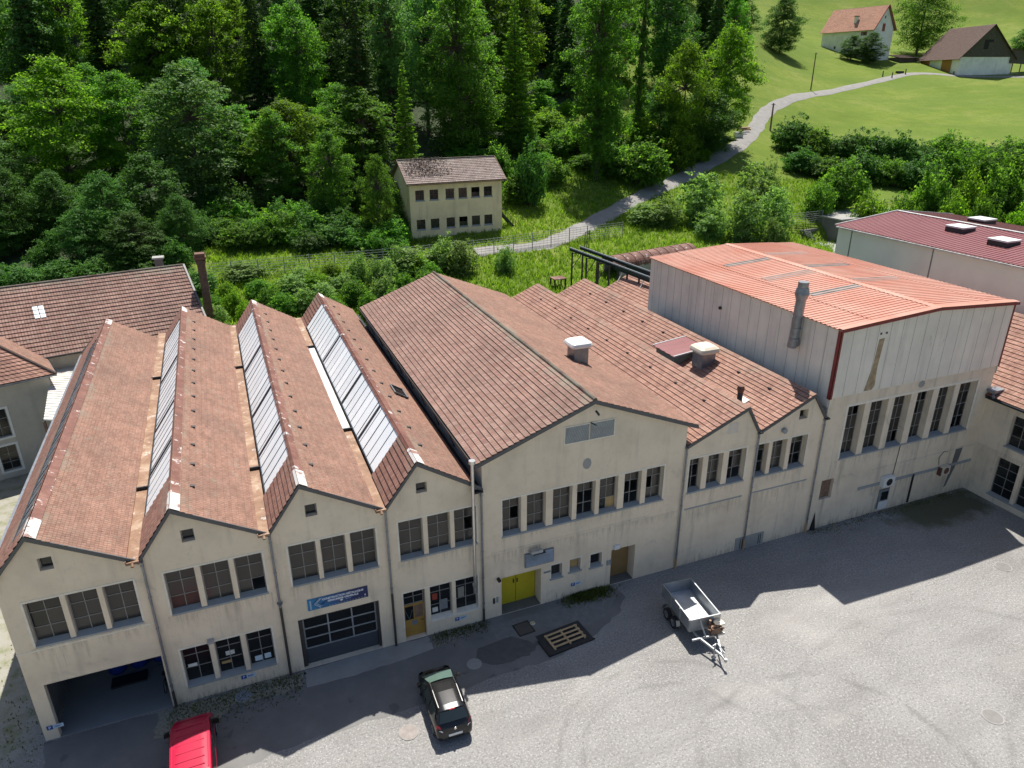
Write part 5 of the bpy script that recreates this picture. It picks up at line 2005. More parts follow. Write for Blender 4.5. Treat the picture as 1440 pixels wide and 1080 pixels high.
# bushes on the bank, the hedge and saplings: rows of like plants
HEDGE = [(1112, 142, 158, 62), (1140, 140, 172, 60), (1168, 141, 186, 56), (1198, 140, 182, 58), (1230, 140, 178, 64), (1262, 138, 184, 56), (1294, 138, 190, 60), (1326, 138, 182, 60), (1358, 138, 188, 62), (1392, 138, 192, 60), (1424, 138, 188, 60), (1455, 138, 190, 60),
         (1125, 130, 200, 60), (1160, 128, 212, 64), (1210, 126, 208, 62), (1250, 124, 214, 58), (1290, 122, 210, 64), (1335, 122, 206, 60), (1380, 122, 204, 66), (1425, 122, 208, 64)]
for u, d, vt, wp in HEDGE:
    plant_px(('bush', rnd.choice([0, 2, 3, 2])), u, d, vt + rnd.uniform(-5, 5), wp * 1.15, 'dense dark shrub in the hedge below the hill meadow', 'shrub', 'shrubs of the hedge below the meadow')
FRONTB = [(1180, 112, 216, 86, 0), (1150, 108, 250, 50, 3), (1215, 106, 262, 66, 1), (1262, 106, 262, 60, 3), (1300, 108, 222, 74, 0), (1345, 108, 228, 62, 1), (1392, 108, 212, 78, 0), (1432, 106, 240, 60, 3), (1245, 102, 275, 50, 1), (1330, 103, 262, 60, 1), (1375, 102, 268, 50, 3), (1425, 100, 280, 50, 1)]
for u, d, vt, wp, i in FRONTB:
    plant_px(('bush', i), u, d, vt, wp, 'sunlit leafy bush behind the maroon-roofed shed', 'bush', 'bushes behind the maroon shed')
WIL = [(905, 103, 284, 60, 0), (935, 103, 268, 60, 1), (985, 104, 240, 76, 0), (1055, 110, 224, 60, 0), (1070, 106, 232, 70, 1), (1045, 98, 262, 62, 0), (1000, 99, 280, 60, 1), (1085, 100, 258, 60, 0), (1075, 116, 216, 40, 1), (1085, 96, 292, 36, 1)]
for u, d, vt, wp, i in WIL:
    plant_px(('willow', i), u, d, vt, wp, 'silvery light green willow scrub on the bank below the lane', 'bush', 'willow scrub below the lane')
for u, d, vt, wp, lab in [(575, 82, 346, 70, 'dark-centred sapling clump in front of the cream house'), (622, 84, 322, 46, 'sapling in front of the lower windows of the cream house'), (648, 83, 334, 44, 'slim sapling beside the plinth of the cream house'), (710, 84, 334, 32, 'small bushy sapling at the corner of the cream house'),
                          (345, 80, 366, 62, 'pale bushy sapling by the fence post, nearest the chimney'), (505, 80, 345, 34, 'upright sapling at the middle of the fence'), (530, 79, 352, 30, 'thin sapling beside the upright one at the fence'), (560, 81, 340, 30, 'tall thin sapling touching the fence end')]:
    plant_px(('willow', rnd.randint(0, 1)), u, d, vt, wp * 1.15, lab, 'sapling')
LOWB = [(350, 70, 415, 40), (380, 73, 396, 44), (430, 73, 402, 44), (470, 72, 410, 44), (425, 80, 372, 40), (465, 81, 366, 40), (520, 72, 402, 40), (545, 79, 360, 40), (590, 81, 352, 44), (555, 73, 396, 40), (320, 75, 392, 40), (300, 72, 408, 44), (330, 72, 402, 40), (365, 76, 388, 50), (410, 77, 384, 50), (445, 78, 378, 50), (478, 78, 380, 46), (400, 72, 404, 50), (455, 74, 394, 50), (500, 75, 386, 50), (540, 76, 376, 46), (310, 68, 425, 40), (605, 80, 362, 40), (600, 78, 372, 46), (570, 77, 376, 40)]
for u, d, vt, wp in LOWB:
    plant_px(rnd.choice([('willow', 0), ('willow', 1), ('bush', 1), ('bush', 0)]), u, d, vt, wp, 'low weedy shrub on the bank behind the saw-tooth roofs', 'bush', 'low shrubs behind the saw-tooth roofs', .7)

# scrub covering the slope between house and lane
SCR = []
for u in range(690, 1000, 26):
    for d in (112, 120, 128, 137, 147):
        SCR.append((u + rnd.uniform(-12, 12) + (d - 112) * .3, d + rnd.uniform(-3, 3)))
for u, d in SCR:
    p, vb = gpt(u, d)
    if vb > 262 or (vb > 230 and u > 900):
        continue
    plant(('bush', rnd.choice([0, 1, 3, 0])), p, rnd.uniform(2.2, 4.6), rnd.uniform(4.5, 7.5), 'green scrub bush on the slope above the lane', 'bush', 'scrub on the slope above the lane')
# the wooded slope behind
for d0, stp in ((108, 54), (122, 54), (138, 54), (156, 54), (176, 54), (198, 54), (225, 54), (255, 56)):
    u = -60 + rnd.uniform(0, 30)
    lim = 690 if d0 < 130 else (830 if d0 < 150 else (1010 if d0 < 170 else 1050))
    while u < lim:
        uu, dd = u + rnd.uniform(-10, 10), d0 + rnd.uniform(-4, 4)
        p, vb = gpt(uu, dd)
        u += stp * rnd.uniform(.8, 1.2)
        if vb < -140 or (d0 < 115 and uu > 560):
            continue
        if rnd.random() < (.13 if d0 > 120 else .05):
            plant(('spruce', rnd.randint(0, 2)), p, rnd.uniform(22, 30), rnd.uniform(8, 10.5), 'dark conifer deep in the wooded slope', 'tree', 'conifers of the wooded slope')
        else:
            plant(('round', rnd.choice([1, 2, 4, 5, 6, 7, 8, 9, 10, 7, 8])), p, rnd.uniform(17, 25) if d0 > 110 else rnd.uniform(10, 15), rnd.uniform(11, 15), 'shaded broadleaf tree deep in the wooded slope', 'tree', 'broadleaf trees of the wooded slope')
for u in range(288, 570, 17):
    for d in (88.5, 92.5):
        p, vb = gpt(u + rnd.uniform(-8, 8), d + rnd.uniform(-1, 2))
        plant(('bush', rnd.choice([2, 2, 3, 0])), p, rnd.uniform(2.0, 4.2), rnd.uniform(4, 6), 'shaded thicket shrub just behind the wire fence', 'shrub', 'thicket shrubs behind the wire fence')
for u in range(-60, 275, 30):
    p, vb = gpt(u + rnd.uniform(-10, 10), 79 + rnd.uniform(-3, 3))
    if p.y < 44 and p.x < 2:
        continue
    plant(('bush', 2), p, rnd.uniform(2.5, 4.0), rnd.uniform(4.5, 6.5), 'dark undergrowth shrub behind the long tiled building', 'shrub', 'undergrowth shrubs behind the long tiled building')  # dark leaf only: shade under the trees put into the leaf colour
for u, d, hh, ww in ((-45, 90, 11, 10), (28, 87, 10, 10), (88, 90, 8.5, 9), (160, 86, 9.5, 10), (222, 90, 10.5, 10), (262, 86, 7, 7), (-10, 84, 7.5, 8), (125, 83, 6.5, 8), (195, 82, 6.5, 7.5)):
    p, vb = gpt(u, d)
    plant(rnd.choice([('great', 1), ('round', 5), ('great', 1)]), p, hh, ww, 'dark low tree crowding the bank behind the long tiled building', 'tree', 'dark trees behind the long tiled building')
for u in range(-40, 600, 34):
    d = 93 + rnd.uniform(-3, 6)
    p, vb = gpt(u + rnd.uniform(-8, 8), d + (8 if 480 < u else 0))
    if 540 < u < 720:
        continue
    plant(('bush', rnd.choice([2, 2, 3])), p, rnd.uniform(3.0, 6.0), rnd.uniform(5, 7), 'dark undergrowth shrub along the foot of the forest', 'shrub', 'undergrowth shrubs at the forest foot')


def tufts(name, pts, hgt, wid, mat, kind='stuff', blades=3):
    pts = np.repeat(np.array(pts), blades, 0)
    n = len(pts)
    pts = pts + np.c_[rng.normal(0, .12, (n, 2)), np.zeros(n)]
    a = rng.uniform(0, 6.28, n)
    h = hgt * rng.uniform(.5, 1.3, n)
    dx, dy = np.cos(a) * wid, np.sin(a) * wid
    lx_, ly_ = rng.normal(0, .35, n) * h, rng.normal(0, .35, n) * h
    z0 = np.zeros(n)
    v = np.stack([pts + np.c_[-dx, -dy, z0], pts + np.c_[dx, dy, z0], pts + np.c_[dx * .3 + lx_, dy * .3 + ly_, h], pts + np.c_[-dx * .3 + lx_, -dy * .3 + ly_, h]], 1).reshape(-1, 3)
    o = bpy.data.objects.new(name, quads_mesh(name, v, mat))
    COL.objects.link(o)
    o['kind'] = kind
    return o


gp_ = []
for k in range(42000):
    u, d = rnd.uniform(280, 1180), rnd.uniform(66, 128)
    if d > 100 and u < 700:
        continue
    p = atd(u, 300, d)
    x, y = p[0], p[1]
    if y < 34 or (x > 48 and y < 27):
        continue
    gp_.append((x, y, H(x, y)))
for k in range(0):
    u, d = rnd.uniform(1045, 1470), rnd.uniform(150, 300)
    p = atd(u, 300, d)
    gp_.append((p[0], p[1], H(p[0], p[1])))
gp_ = np.array(gp_)
rc = np.array([[p.x, p.y] for p in sp_])
dm = np.min(np.hypot(gp_[:, None, 0] - rc[None, ::2, 0], gp_[:, None, 1] - rc[None, ::2, 1]), 1)
gp_ = gp_[dm > 1.6]
tufts('meadow_grass', gp_, .42, .055, LEAF['grass'])
gp2 = []
for k in range(4500):
    x = rnd.choice([rnd.uniform(-5.6, .5), rnd.uniform(-5.6, .5), rnd.uniform(-18, -10.7), rnd.uniform(7.4, 10.4), rnd.uniform(15, 18.2), rnd.uniform(33, 47)])
    m_ = abs(rnd.gauss(0, .8))
    y = -.1 - m_ * (1 if x < 1 else .45)
    if x < -10.7:
        y = rnd.uniform(-6, 8)
        x = -10.75 - abs(rnd.gauss(0, 1.6))
    if -10.06 < x < -5.5 and y > -1:
        continue
    gp2.append((x, y, 0.005))
tufts('wall_weeds', gp2, .075, .03, LEAF['weed'], blades=1)

# ================================================================== small cream house
S1, S0 = Vector(atz(706, 335.5, 8.0)), Vector(atz(580, 347, 8.0))
sx = S1 - S0
SW = sx.length
sx.normalize()
sy_ = Vector((-sx.y, sx.x, 0))
sh = thing('cream_house', 'small abandoned cream house with two rows of six dark windows under a mossy grey roof', 'house', tuple(S0), local=False)
SH, SD, SR = 8.0, 7.0, 2.4


def S3(a, d, z):
    p = S0 + sx * a + sy_ * d
    return (p.x, p.y, 8.0 + z)


swn = []
fa = [.105, .255, .425, .565, .705, .845]
for f in fa:
    for z0 in (2.05, 5.7):
        swn.append((f * SW - .58, f * SW + .58, z0, z0 + 1.3))
b = MB()
b.wall([(0, -.6), (SW, -.6), (SW, SH), (0, SH)], swn, S3, .18)
for a, sgn in ((0, 1), (SW, -1)):
    q = [S3(a, 0, -.6), S3(a, SD, -.6), S3(a, SD, SH), S3(a, SD / 2, SH + SR - .12), S3(a, 0, SH)]
    b.add(q, [(4, 3, 2, 1, 0) if sgn > 0 else (0, 1, 2, 3, 4)])
b.quad(S3(0, SD, -.6), S3(SW, SD, -.6), S3(SW, SD, SH), S3(0, SD, SH))
b.build('wall', M['plaster_yellow'], sh)
b = MB()
pr = [S3(-.04, -.05, -.8), S3(SW + .04, -.05, -.8), S3(SW + .04, -.05, 1.05), S3(-.04, -.05, 1.05), S3(-.04, .05, -.8), S3(SW + .04, .05, -.8), S3(SW + .04, .05, 1.05), S3(-.04, .05, 1.05)]
b.add(pr, [(0, 1, 2, 3), (3, 2, 6, 7), (1, 5, 6, 2), (4, 0, 3, 7)])
b.build('plinth', M['concrete'], sh)
for k, (a0, a1, z0, z1) in enumerate(swn):
    a0, a1 = a0, a1
    brown = k in (1, 3)
    window(sh, a0, a1, z0, z1, S3, .12, 2, (.5,), 'gggg' if k < 4 else ('xxdd' if k % 3 == 0 else 'dddd'), fr=M['frame_brown'] if brown else M['steel_dark'], gl='glass_dark')
    sill(sh, a0 - .06, a1 + .06, z0, S3, .1, .07)
b = MB()
ov = .45
A, B = S3(-ov, SD / 2, SH + SR), S3(SW + ov, SD / 2, SH + SR)
b.tiles(A, B, S3(-ov, -.55, SH + .02 - .35 * SR / (SD / 2) * .55), S3(SW + ov, -.55, SH + .02 - .35 * SR / (SD / 2) * .55), .34, t=.04)
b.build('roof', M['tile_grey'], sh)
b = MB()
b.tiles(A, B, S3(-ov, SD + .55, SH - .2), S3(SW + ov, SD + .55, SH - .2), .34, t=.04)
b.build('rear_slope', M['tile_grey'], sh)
b = MB()
b.bar(Vector(A) + Vector((0, 0, .05)), Vector(B) + Vector((0, 0, .05)), .26, .08)
b.build('ridge_tile', M['tile_grey'], sh)
b = MB()
for e in (-ov, SW + ov):
    b.bar(S3(e, SD / 2, SH + SR + .02), S3(e, -.57, SH - .2), .1, .16)
b.bar(S3(-ov, -.62, SH - .28), S3(SW + ov, -.62, SH - .28), .12, .1)
b.build('verge_board', M['oldwood'], sh)
cpts = []
for k in range(900):
    a, f = SW * abs(rnd.gauss(.22, .13)), rnd.uniform(.0, .75)
    p = Vector(A).lerp(Vector(S3(-ov, -.55, SH - .22)), f) + sx * (a + ov)
    cpts.append((p.x, p.y, p.z + rnd.uniform(.02, .30)))
cv = leaf_quads(np.array(cpts), rng.normal(size=(len(cpts), 3)) + np.array([0, 0, .5]), .34, .22)
cr = bpy.data.objects.new('dry_creeper', quads_mesh('dry_creeper', cv, LEAF['dead']))
COL.objects.link(cr)
tag(cr, 'tangle of dry creeper lying over one end of the cream house roof', 'creeper')
ip = []
for k in range(2600):
    z = rnd.uniform(-.5, 7.5)
    d = SD * (1 - abs(rnd.gauss(0, .42)))
    if d < 0 or d > SD + .3 or z > 8 - (SD - d) * .9 + 1.2:
        continue
    p = S3(-.1 - rnd.uniform(0, .5), d, z)
    ip.append(p)
iv = leaf_quads(np.array(ip), np.tile(np.array([[-sx.x, -sx.y, .4]]), (len(ip), 1)) + rng.normal(size=(len(ip), 3)) * .5, .32)
io = bpy.data.objects.new('ivy', quads_mesh('ivy', iv, LEAF['dark']))
COL.objects.link(io)
tag(io, 'dark ivy climbing the end wall of the small cream house', 'ivy')
# outside stair
st = thing('outside_stair', 'dark steel stair with handrail climbing beside the cream house', 'stair', S3(SW + .3, 1.2, 0))
b = MB()
for d in (1.0, 1.9):
    b.bar(S3(SW + 3.2, d, .2), S3(SW + .2, d, 3.4), .08, .28)
for k in range(12):
    f = (k + .5) / 12
    b.bar(S3(SW + 3.2 - 3 * f, 1.0, .3 + 3.2 * f), S3(SW + 3.2 - 3 * f, 1.9, .3 + 3.2 * f), .26, .04)
b.build('flight', M['steel_dark'], st)
b = MB()
for d in (1.0, 1.9):
    b.bar(S3(SW + 3.2, d, 1.2), S3(SW + .2, d, 4.4), .05, .05)
    for k in range(5):
        f = k / 4
        b.bar(S3(SW + 3.2 - 3 * f, d, .3 + 3.2 * f), S3(SW + 3.2 - 3 * f, d, 1.2 + 3.2 * f), .04, .04)
b.build('handrail', M['steel_dark'], st)
b = MB()
p0 = S3(SW + 1.2, -.6, .1)
b.add([S3(SW + .9, -1.3, -.3), S3(SW + 4.6, -1.3, -.3), S3(SW + 4.6, 1.0, -.3), S3(SW + .9, 1.0, -.3), S3(SW + .9, -1.3, .35), S3(SW + 4.6, -1.3, .35), S3(SW + 4.6, 1.0, .35), S3(SW + .9, 1.0, .35)],
      [(4, 5, 6, 7), (0, 1, 5, 4), (1, 2, 6, 5), (2, 3, 7, 6), (3, 0, 4, 7)])
tag(b.build('loading_slab', M['concrete_dark'], None, origin=p0), 'low dark concrete slab between the cream house and the lane', 'slab')

# ================================================================== farmhouse and barn
fh0, fh1 = gpx(1152, 74), gpx(1222, 80)
fd = float(np.dot(np.array(fh1) - CAM, AX[2]))
fh0 = Vector(atd(1153, 72, 264))
fh1 = Vector(atd(1222, 84, 248))
fd = 248.0
fz = min(fh0.z, fh1.z) - 2.2
fx = fh1 - fh0
fx.z = 0
FW = fx.length
fx.normalize()
fyv = Vector((-fx.y, fx.x, 0))
fm = thing('farmhouse', 'white farmhouse with a salmon tiled gable roof high on the meadow', 'house', (fh0.x, fh0.y, fz))
FE = float(atd(1222, 41, 248)[2]) - fz
FD = 10.0
FRr = float(atd(1241, 10, 251)[2]) - fz - FE


def F3(a, d, z):
    p = fh0 + fx * a + fyv * d
    return (p.x, p.y, fz + z)


b = MB()
fw_ = [(FW * .12, FW * .12 + .8, 3.6, 4.6), (FW * .27, FW * .27 + .9, 6.0, 7.0), (FW * .30, FW * .30 + .9, 3.6, 4.6), (FW * .44, FW * .44 + .9, 3.6, 4.6), (FW * .80, FW * .80 + 1.0, FE - 2.0, FE - .8)]
b.wall([(0, -1), (FW, -1), (FW, FE), (0, FE)], fw_, F3, .2)
q = [F3(FW, 0, -1), F3(FW, FD, -1), F3(FW, FD, FE), F3(FW, FD / 2, FE + FRr - .15), F3(FW, 0, FE)]
b.add(q, [(0, 1, 2, 3, 4)])
q = [F3(0, 0, -1), F3(0, FD, -1), F3(0, FD, FE), F3(0, FD / 2, FE + FRr - .15), F3(0, 0, FE)]
b.add(q, [(4, 3, 2, 1, 0)])
b.quad(F3(FW, FD, -1), F3(0, FD, -1), F3(0, FD, FE), F3(FW, FD, FE))
b.build('wall', M['white_wall'], fm)
for a0, a1, z0, z1 in fw_:
    window(fm, a0, a1, z0, z1, F3, .12, 2, (), 'dd', fr=M['frame_white'])
for (a0, a1, z0, z1) in (fw_[2], fw_[4]):
    for s_ in (a0 - .65, a1 + .05):
        b = MB()
        b.add([F3(s_, -.06, z0), F3(s_ + .6, -.06, z0), F3(s_ + .6, -.06, z1), F3(s_, -.06, z1), F3(s_, .0, z0), F3(s_ + .6, .0, z0), F3(s_ + .6, .0, z1), F3(s_, .0, z1)], [(0, 1, 2, 3), (3, 2, 6, 7), (1, 5, 6, 2), (4, 0, 3, 7)])
        b.build('shutter', M['redpaint'], fm)
for (d0, d1, z0, z1, mt) in ((4.0, 5.4, FE - .8, FE + 1.6, 'redpaint'), (4.5, 5.0, FE + 3.2, FE + 4.0, 'dark')):
    b = MB()
    b.add([F3(FW + .05, d0, z0), F3(FW + .05, d1, z0), F3(FW + .05, d1, z1), F3(FW + .05, d0, z1)], [(0, 1, 2, 3)])
    b.build('shutter' if mt == 'redpaint' else 'attic_window', M[mt], fm)
b = MB()
A, B = F3(-.6, FD / 2, FE + FRr), F3(FW + .7, FD / 2, FE + FRr)
b.tiles(A, B, F3(-.6, -.8, FE - .45), F3(FW + .7, -.8, FE - .45), .34, t=.03)
b.build('roof', M['tile_pink'], fm)
b = MB()
b.tiles(A, B, F3(-.6, FD + .8, FE - .45), F3(FW + .7, FD + .8, FE - .45), .34, t=.03)
b.build('rear_slope', M['tile_pink'], fm)
b = MB()
b.bar(Vector(B) + Vector((0, 0, .02)), F3(FW + .72, -.82, FE - .44), .12, .3)
b.bar(Vector(B) + Vector((0, 0, .02)), F3(FW + .72, FD + .82, FE - .44), .12, .3)
b.build('verge_board', M['redpaint'], fm)
c0 = Vector(F3(FW * .58, 1.6, FE + .8))
b = MB()
b.box(c0.x - .5, c0.x + .5, c0.y - .5, c0.y + .5, c0.z, c0.z + 3.4)
ch = b.build('chimney', M['white'], fm)
MB().box(c0.x - .65, c0.x + .65, c0.y - .65, c0.y + .65, c0.z + 3.4, c0.z + 3.65).build('chimney_cap', M['tile_brown'], ch)

bd = float(np.dot(np.array(gpx(1300, 104)) - CAM, AX[2]))
bA, bB = Vector(atd(1291, 103, 253)), Vector(atd(1345, 107, 234))
bd = 234.0
bz = min(bA.z, bB.z) - 1.0
bx_ = bB - bA
bx_.z = 0
BW = bx_.length
bx_.normalize()
by_ = Vector((-bx_.y, bx_.x, 0))
BE = float(atd(1345, 80, 234)[2]) - bz
BD = 18.0
BR = float(atd(1395, 37, 238)[2]) - bz - BE
bn = thing('barn', 'big barn with a dark brown roof, weathered board gable and whitewashed base', 'barn', (bA.x, bA.y, bz))


def B3(a, d, z):
    p = bA + bx_ * a + by_ * d
    return (p.x, p.y, bz + z)


b = MB()
b.quad(B3(0, 0, -1), B3(BW, 0, -1), B3(BW, 0, BE), B3(0, 0, BE))
b.quad(B3(BW, 0, -1), B3(BW, BD, -1), B3(BW, BD, BE), B3(BW, 0, BE))
b.quad(B3(0, BD, -1), B3(0, 0, -1), B3(0, 0, BE), B3(0, BD, BE))
b.quad(B3(BW, BD, -1), B3(0, BD, -1), B3(0, BD, BE), B3(BW, BD, BE))
b.build('wall', M['white_wall'], bn)
b = MB()
n_ = 30
for k in range(n_):
    d0, d1 = -.1 + (BD + .2) * k / n_, -.1 + (BD + .2) * (k + .94) / n_
    h0 = BE + BR * (1 - abs(d0 - BD / 2) / (BD / 2 + .1)) - .2
    h1 = BE + BR * (1 - abs(d1 - BD / 2) / (BD / 2 + .1)) - .2
    e = .12 + rnd.uniform(0, .05)
    b.quad(B3(BW + e, d0, BE - .1), B3(BW + e, d1, BE - .1), B3(BW + e, d1, h1), B3(BW + e, d0, h0))
b.add([B3(BW + .1, 0, BE), B3(BW + .1, BD, BE), B3(BW + .1, BD / 2, BE + BR - .3)], [(0, 1, 2)])
b.build('board_gable', M['barnwood'], bn)
b = MB()
b.add([B3(0, 0, BE), B3(0, BD, BE), B3(0, BD / 2, BE + BR - .3)], [(0, 2, 1)])
b.build('rear_gable', M['barnwood'], bn)
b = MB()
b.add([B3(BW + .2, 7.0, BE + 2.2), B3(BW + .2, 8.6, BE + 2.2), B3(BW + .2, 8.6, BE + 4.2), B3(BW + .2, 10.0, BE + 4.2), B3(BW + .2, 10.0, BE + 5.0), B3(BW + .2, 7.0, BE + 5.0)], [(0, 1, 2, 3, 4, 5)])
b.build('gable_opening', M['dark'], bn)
b = MB()
A, B = B3(-.8, BD / 2, BE + BR), B3(BW + .9, BD / 2, BE + BR)
b.tiles(A, B, B3(-.8, -1.0, BE - .75), B3(BW + .9, -1.0, BE - .75), .34, t=.03)
b.build('roof', M['tile_brown'], bn)
b = MB()
b.tiles(A, B, B3(-.8, BD + 1.0, BE - .75), B3(BW + .9, BD + 1.0, BE - .75), .34, t=.03)
b.build('rear_slope', M['tile_brown'], bn)
for f0, f1 in ((.02, .26), (.58, .82)):
    b = MB()
    b.add([B3(BW * f0, -.08, -.8), B3(BW * f1, -.08, -.8), B3(BW * f1, -.08, BE - .5), B3(BW * f0, -.08, BE - .5)], [(0, 1, 2, 3)])
    b.build('barn_door', M['orangewood'], bn)
for f in (.38, .9):
    b = MB()
    b.add([B3(BW * f, -.07, .6), B3(BW * f + .9, -.07, .6), B3(BW * f + .9, -.07, 2.4), B3(BW * f, -.07, 2.4)], [(0, 1, 2, 3)])
    b.build('stable_door', M['frame'], bn)
os_ = thing('open_shed', 'open board shed with a metal gate leaning on the far end of the barn', 'shed', B3(BW, BD, 0))
b = MB()
b.quad(B3(BW + .3, BD - 1.2, 4.8), B3(BW + .3, BD + 9, 4.2), B3(BW + .3, BD + 9, 7.6), B3(BW + .3, BD - 1.2, 9.2))
b.build('board_front', M['barnwood'], os_)
b = MB()
b.tiles(B3(BW - 6, BD - 1, 10.2), B3(BW - 6, BD + 9.5, 8.6), B3(BW + .8, BD - 1, 9.2), B3(BW + .8, BD + 9.5, 7.5), .4)
b.build('roof', M['tile_brown'], os_)
for k in range(4):
    p = B3(BW + .2, BD + .2 + k * 2.9, 0)
    MB().box(p[0] - .12, p[0] + .12, p[1] - .12, p[1] + .12, bz - 1, bz + 4.9).build('post', M['oldwood'], os_)
b = MB()
for z in (.5, .9, 1.3, 1.7):
    b.bar(B3(BW + 1.5, BD - 4.5, z), B3(BW + 1.5, BD + 2, z), .06, .06)
for k in range(5):
    b.bar(B3(BW + 1.5, BD - 4.5 + k * 1.6, 0), B3(BW + 1.5, BD - 4.5 + k * 1.6, 1.8), .07, .07)
b.build('gate', M['galv'], os_)
for u, v, lab in ((1278, 70, 'dark low board shed half hidden between the great lime tree and barn'),):
    p = gpx(1280, 100)
    o = thing('board_shed', lab, 'shed', tuple(p))
    q = atd(1262, 95, bd + 16)
    b = MB()
    b.box(q[0], q[0] + 8.5, q[1], q[1] + 5, q[2] - 1.5, q[2] + 3.2)
    b.build('wall', M['barnwood'], o)
    b = MB()
    b.tiles((q[0] - .4, q[1] + 5.4, q[2] + 4.2), (q[0] + 9, q[1] + 5.4, q[2] + 4.2), (q[0] - .4, q[1] - .6, q[2] + 3.1), (q[0] + 9, q[1] - .6, q[2] + 3.1), .4)
    b.build('roof', M['tile_brown'], o)


def pole(u, v, hpx, r, label, cat='utility pole', name='utility_pole'):
    p = gpx(u, v)
    d = float(np.dot(np.array(p) - CAM, AX[2]))
    h = hpx * d / F
    o = thing(name, label, cat, tuple(p))
    MB().tube((p.x, p.y, p.z - .5), (p.x, p.y, p.z + h), r, r * .75, n=8).build('post', M['oldwood'], o)
    b_ = MB()
    b_.bar((p.x - .5, p.y, p.z + h - .3), (p.x + .5, p.y, p.z + h - .3), .1, .1)
    b_.build('crossarm', M['steel_dark'], o)


pole(1140, 127, 48, .17, 'tall wooden pole standing alone in the hill meadow by the lane')
pole(1083, 184, 36, .20, 'short dark wooden pole at the bend of the lane beside the hedge')
for u, v, lab in ((1241, 108, 'low stump post by the lane below the farmhouse'), (1254, 110, 'second low post with a trough by the lane'), (1273, 105, 'thin post at the fork before the barn')):
    p = gpx(u, v)
    tag(MB().tube((p.x, p.y, p.z - .3), (p.x, p.y, p.z + 1.7), .2, .16, n=7).build('wooden_post', M['oldwood'], None, origin=tuple(p)), lab, 'post')
p = gpx(1265, 103)
wt = thing('water_trough', 'dark cattle trough in the grass at the fork of the lane', 'trough', tuple(p))
MB().box(p.x - 1.3, p.x + 1.3, p.y - .5, p.y + .5, p.z - .1, p.z + .6).build('basin', M['steel_dark'], wt)
MB().box(p.x - 1.1, p.x + 1.1, p.y - .35, p.y + .35, p.z + .55, p.z + .61).build('water', M['glass_dark'], wt)
p = gpx(1044, 186)
cs = thing('log_pile', 'pile of sawn logs and sheets heaped on the verge at the bend of the lane', 'log pile', tuple(p))
for k in range(9):
    q = p + Vector((rnd.uniform(-1.5, 2.5), rnd.uniform(-1.5, 3.5), 0))
    MB().tube((q.x - 1.2, q.y, q.z + .3 + .2 * (k % 3)), (q.x + 1.2, q.y + .4, q.z + .35 + .2 * (k % 3)), .22, n=7).build('log', M['wood'] if k % 2 else M['oldwood'], cs)
q = gpx(1038, 193)
MB().box(q.x - .9, q.x + .9, q.y - .4, q.y + .4, q.z, q.z + 1.0).build('crate', M['dirtywhite'], cs)


# ================================================================== fences
def fence(name, label, pts, h, posts, wires, mat=None):
    o = thing(name, label, 'fence', tuple(pts[0]))
    acc = [0.0]
    for a, c in zip(pts, pts[1:]):
        acc.append(acc[-1] + (c - a).length)

    def at_(s):
        for i in range(len(pts) - 1):
            if s <= acc[i + 1] + 1e-6:
                return pts[i].lerp(pts[i + 1], (s - acc[i]) / (acc[i + 1] - acc[i]))
        return pts[-1]
    P_ = []
    for k in range(posts):
        q_ = at_(acc[-1] * k / (posts - 1))
        q_.z = H(q_.x, q_.y)
        P_.append(q_)
        MB().tube((q_.x, q_.y, q_.z - .3), (q_.x, q_.y, q_.z + h + .1), .055, n=6).build('post', mat or M['fence'], o)
    for a, c in zip(P_, P_[1:]):
        b_ = MB()
        for w_i in range(wires):
            z = .15 + (h - .15) * w_i / (wires - 1)
            b_.bar(a + Vector((0, 0, z)), c + Vector((0, 0, z)), .036, .036)
        n_v = int((c - a).length / .5)
        for k in range(1, n_v):
            t = a.lerp(c, k / n_v)
            b_.bar(t + Vector((0, 0, .1)), t + Vector((0, 0, h)), .016, .016)
        b_.build('mesh_panel', mat or M['fence'], o)


M['fence'] = plain('fence_grey', (0.30, 0.32, 0.32), 0.5, 0.3)
fence('wire_fence', 'grey wire fence running along the bank from the chimney to the lane', [gpx(u, v) for u, v in ((290, 397), (360, 390), (440, 382), (520, 376), (600, 368), (690, 358), (760, 348), (840, 337), (875, 333))], 1.9, 20, 7)
fence('mesh_fence', 'wire mesh fence crossing the grass above the retaining wall', [gpx(u, v) for u, v in ((1060, 322), (1110, 318), (1155, 313))], 1.7, 5, 6)
gp0 = gpx(822, 352)
gt = thing('field_gate', 'overgrown wire gate leaf standing open beside the lane', 'gate', tuple(gp0))
b = MB()
d_ = Vector((.75, .66, 0))
for z in (.1, 2.2):
    b.bar(gp0 + Vector((0, 0, z)), gp0 + d_ * 1.5 + Vector((0, 0, z)), .08, .08)
for k in range(3):
    b.bar(gp0 + d_ * .75 * k, gp0 + d_ * .75 * k + Vector((0, 0, 2.25)), .07, .07)
for k in range(8):
    b.bar(gp0 + Vector((0, 0, .2 + .26 * k)), gp0 + d_ * 1.5 + Vector((0, 0, .2 + .26 * k)), .02, .02)
b.build('gate_leaf', M['steel_dark'], gt)

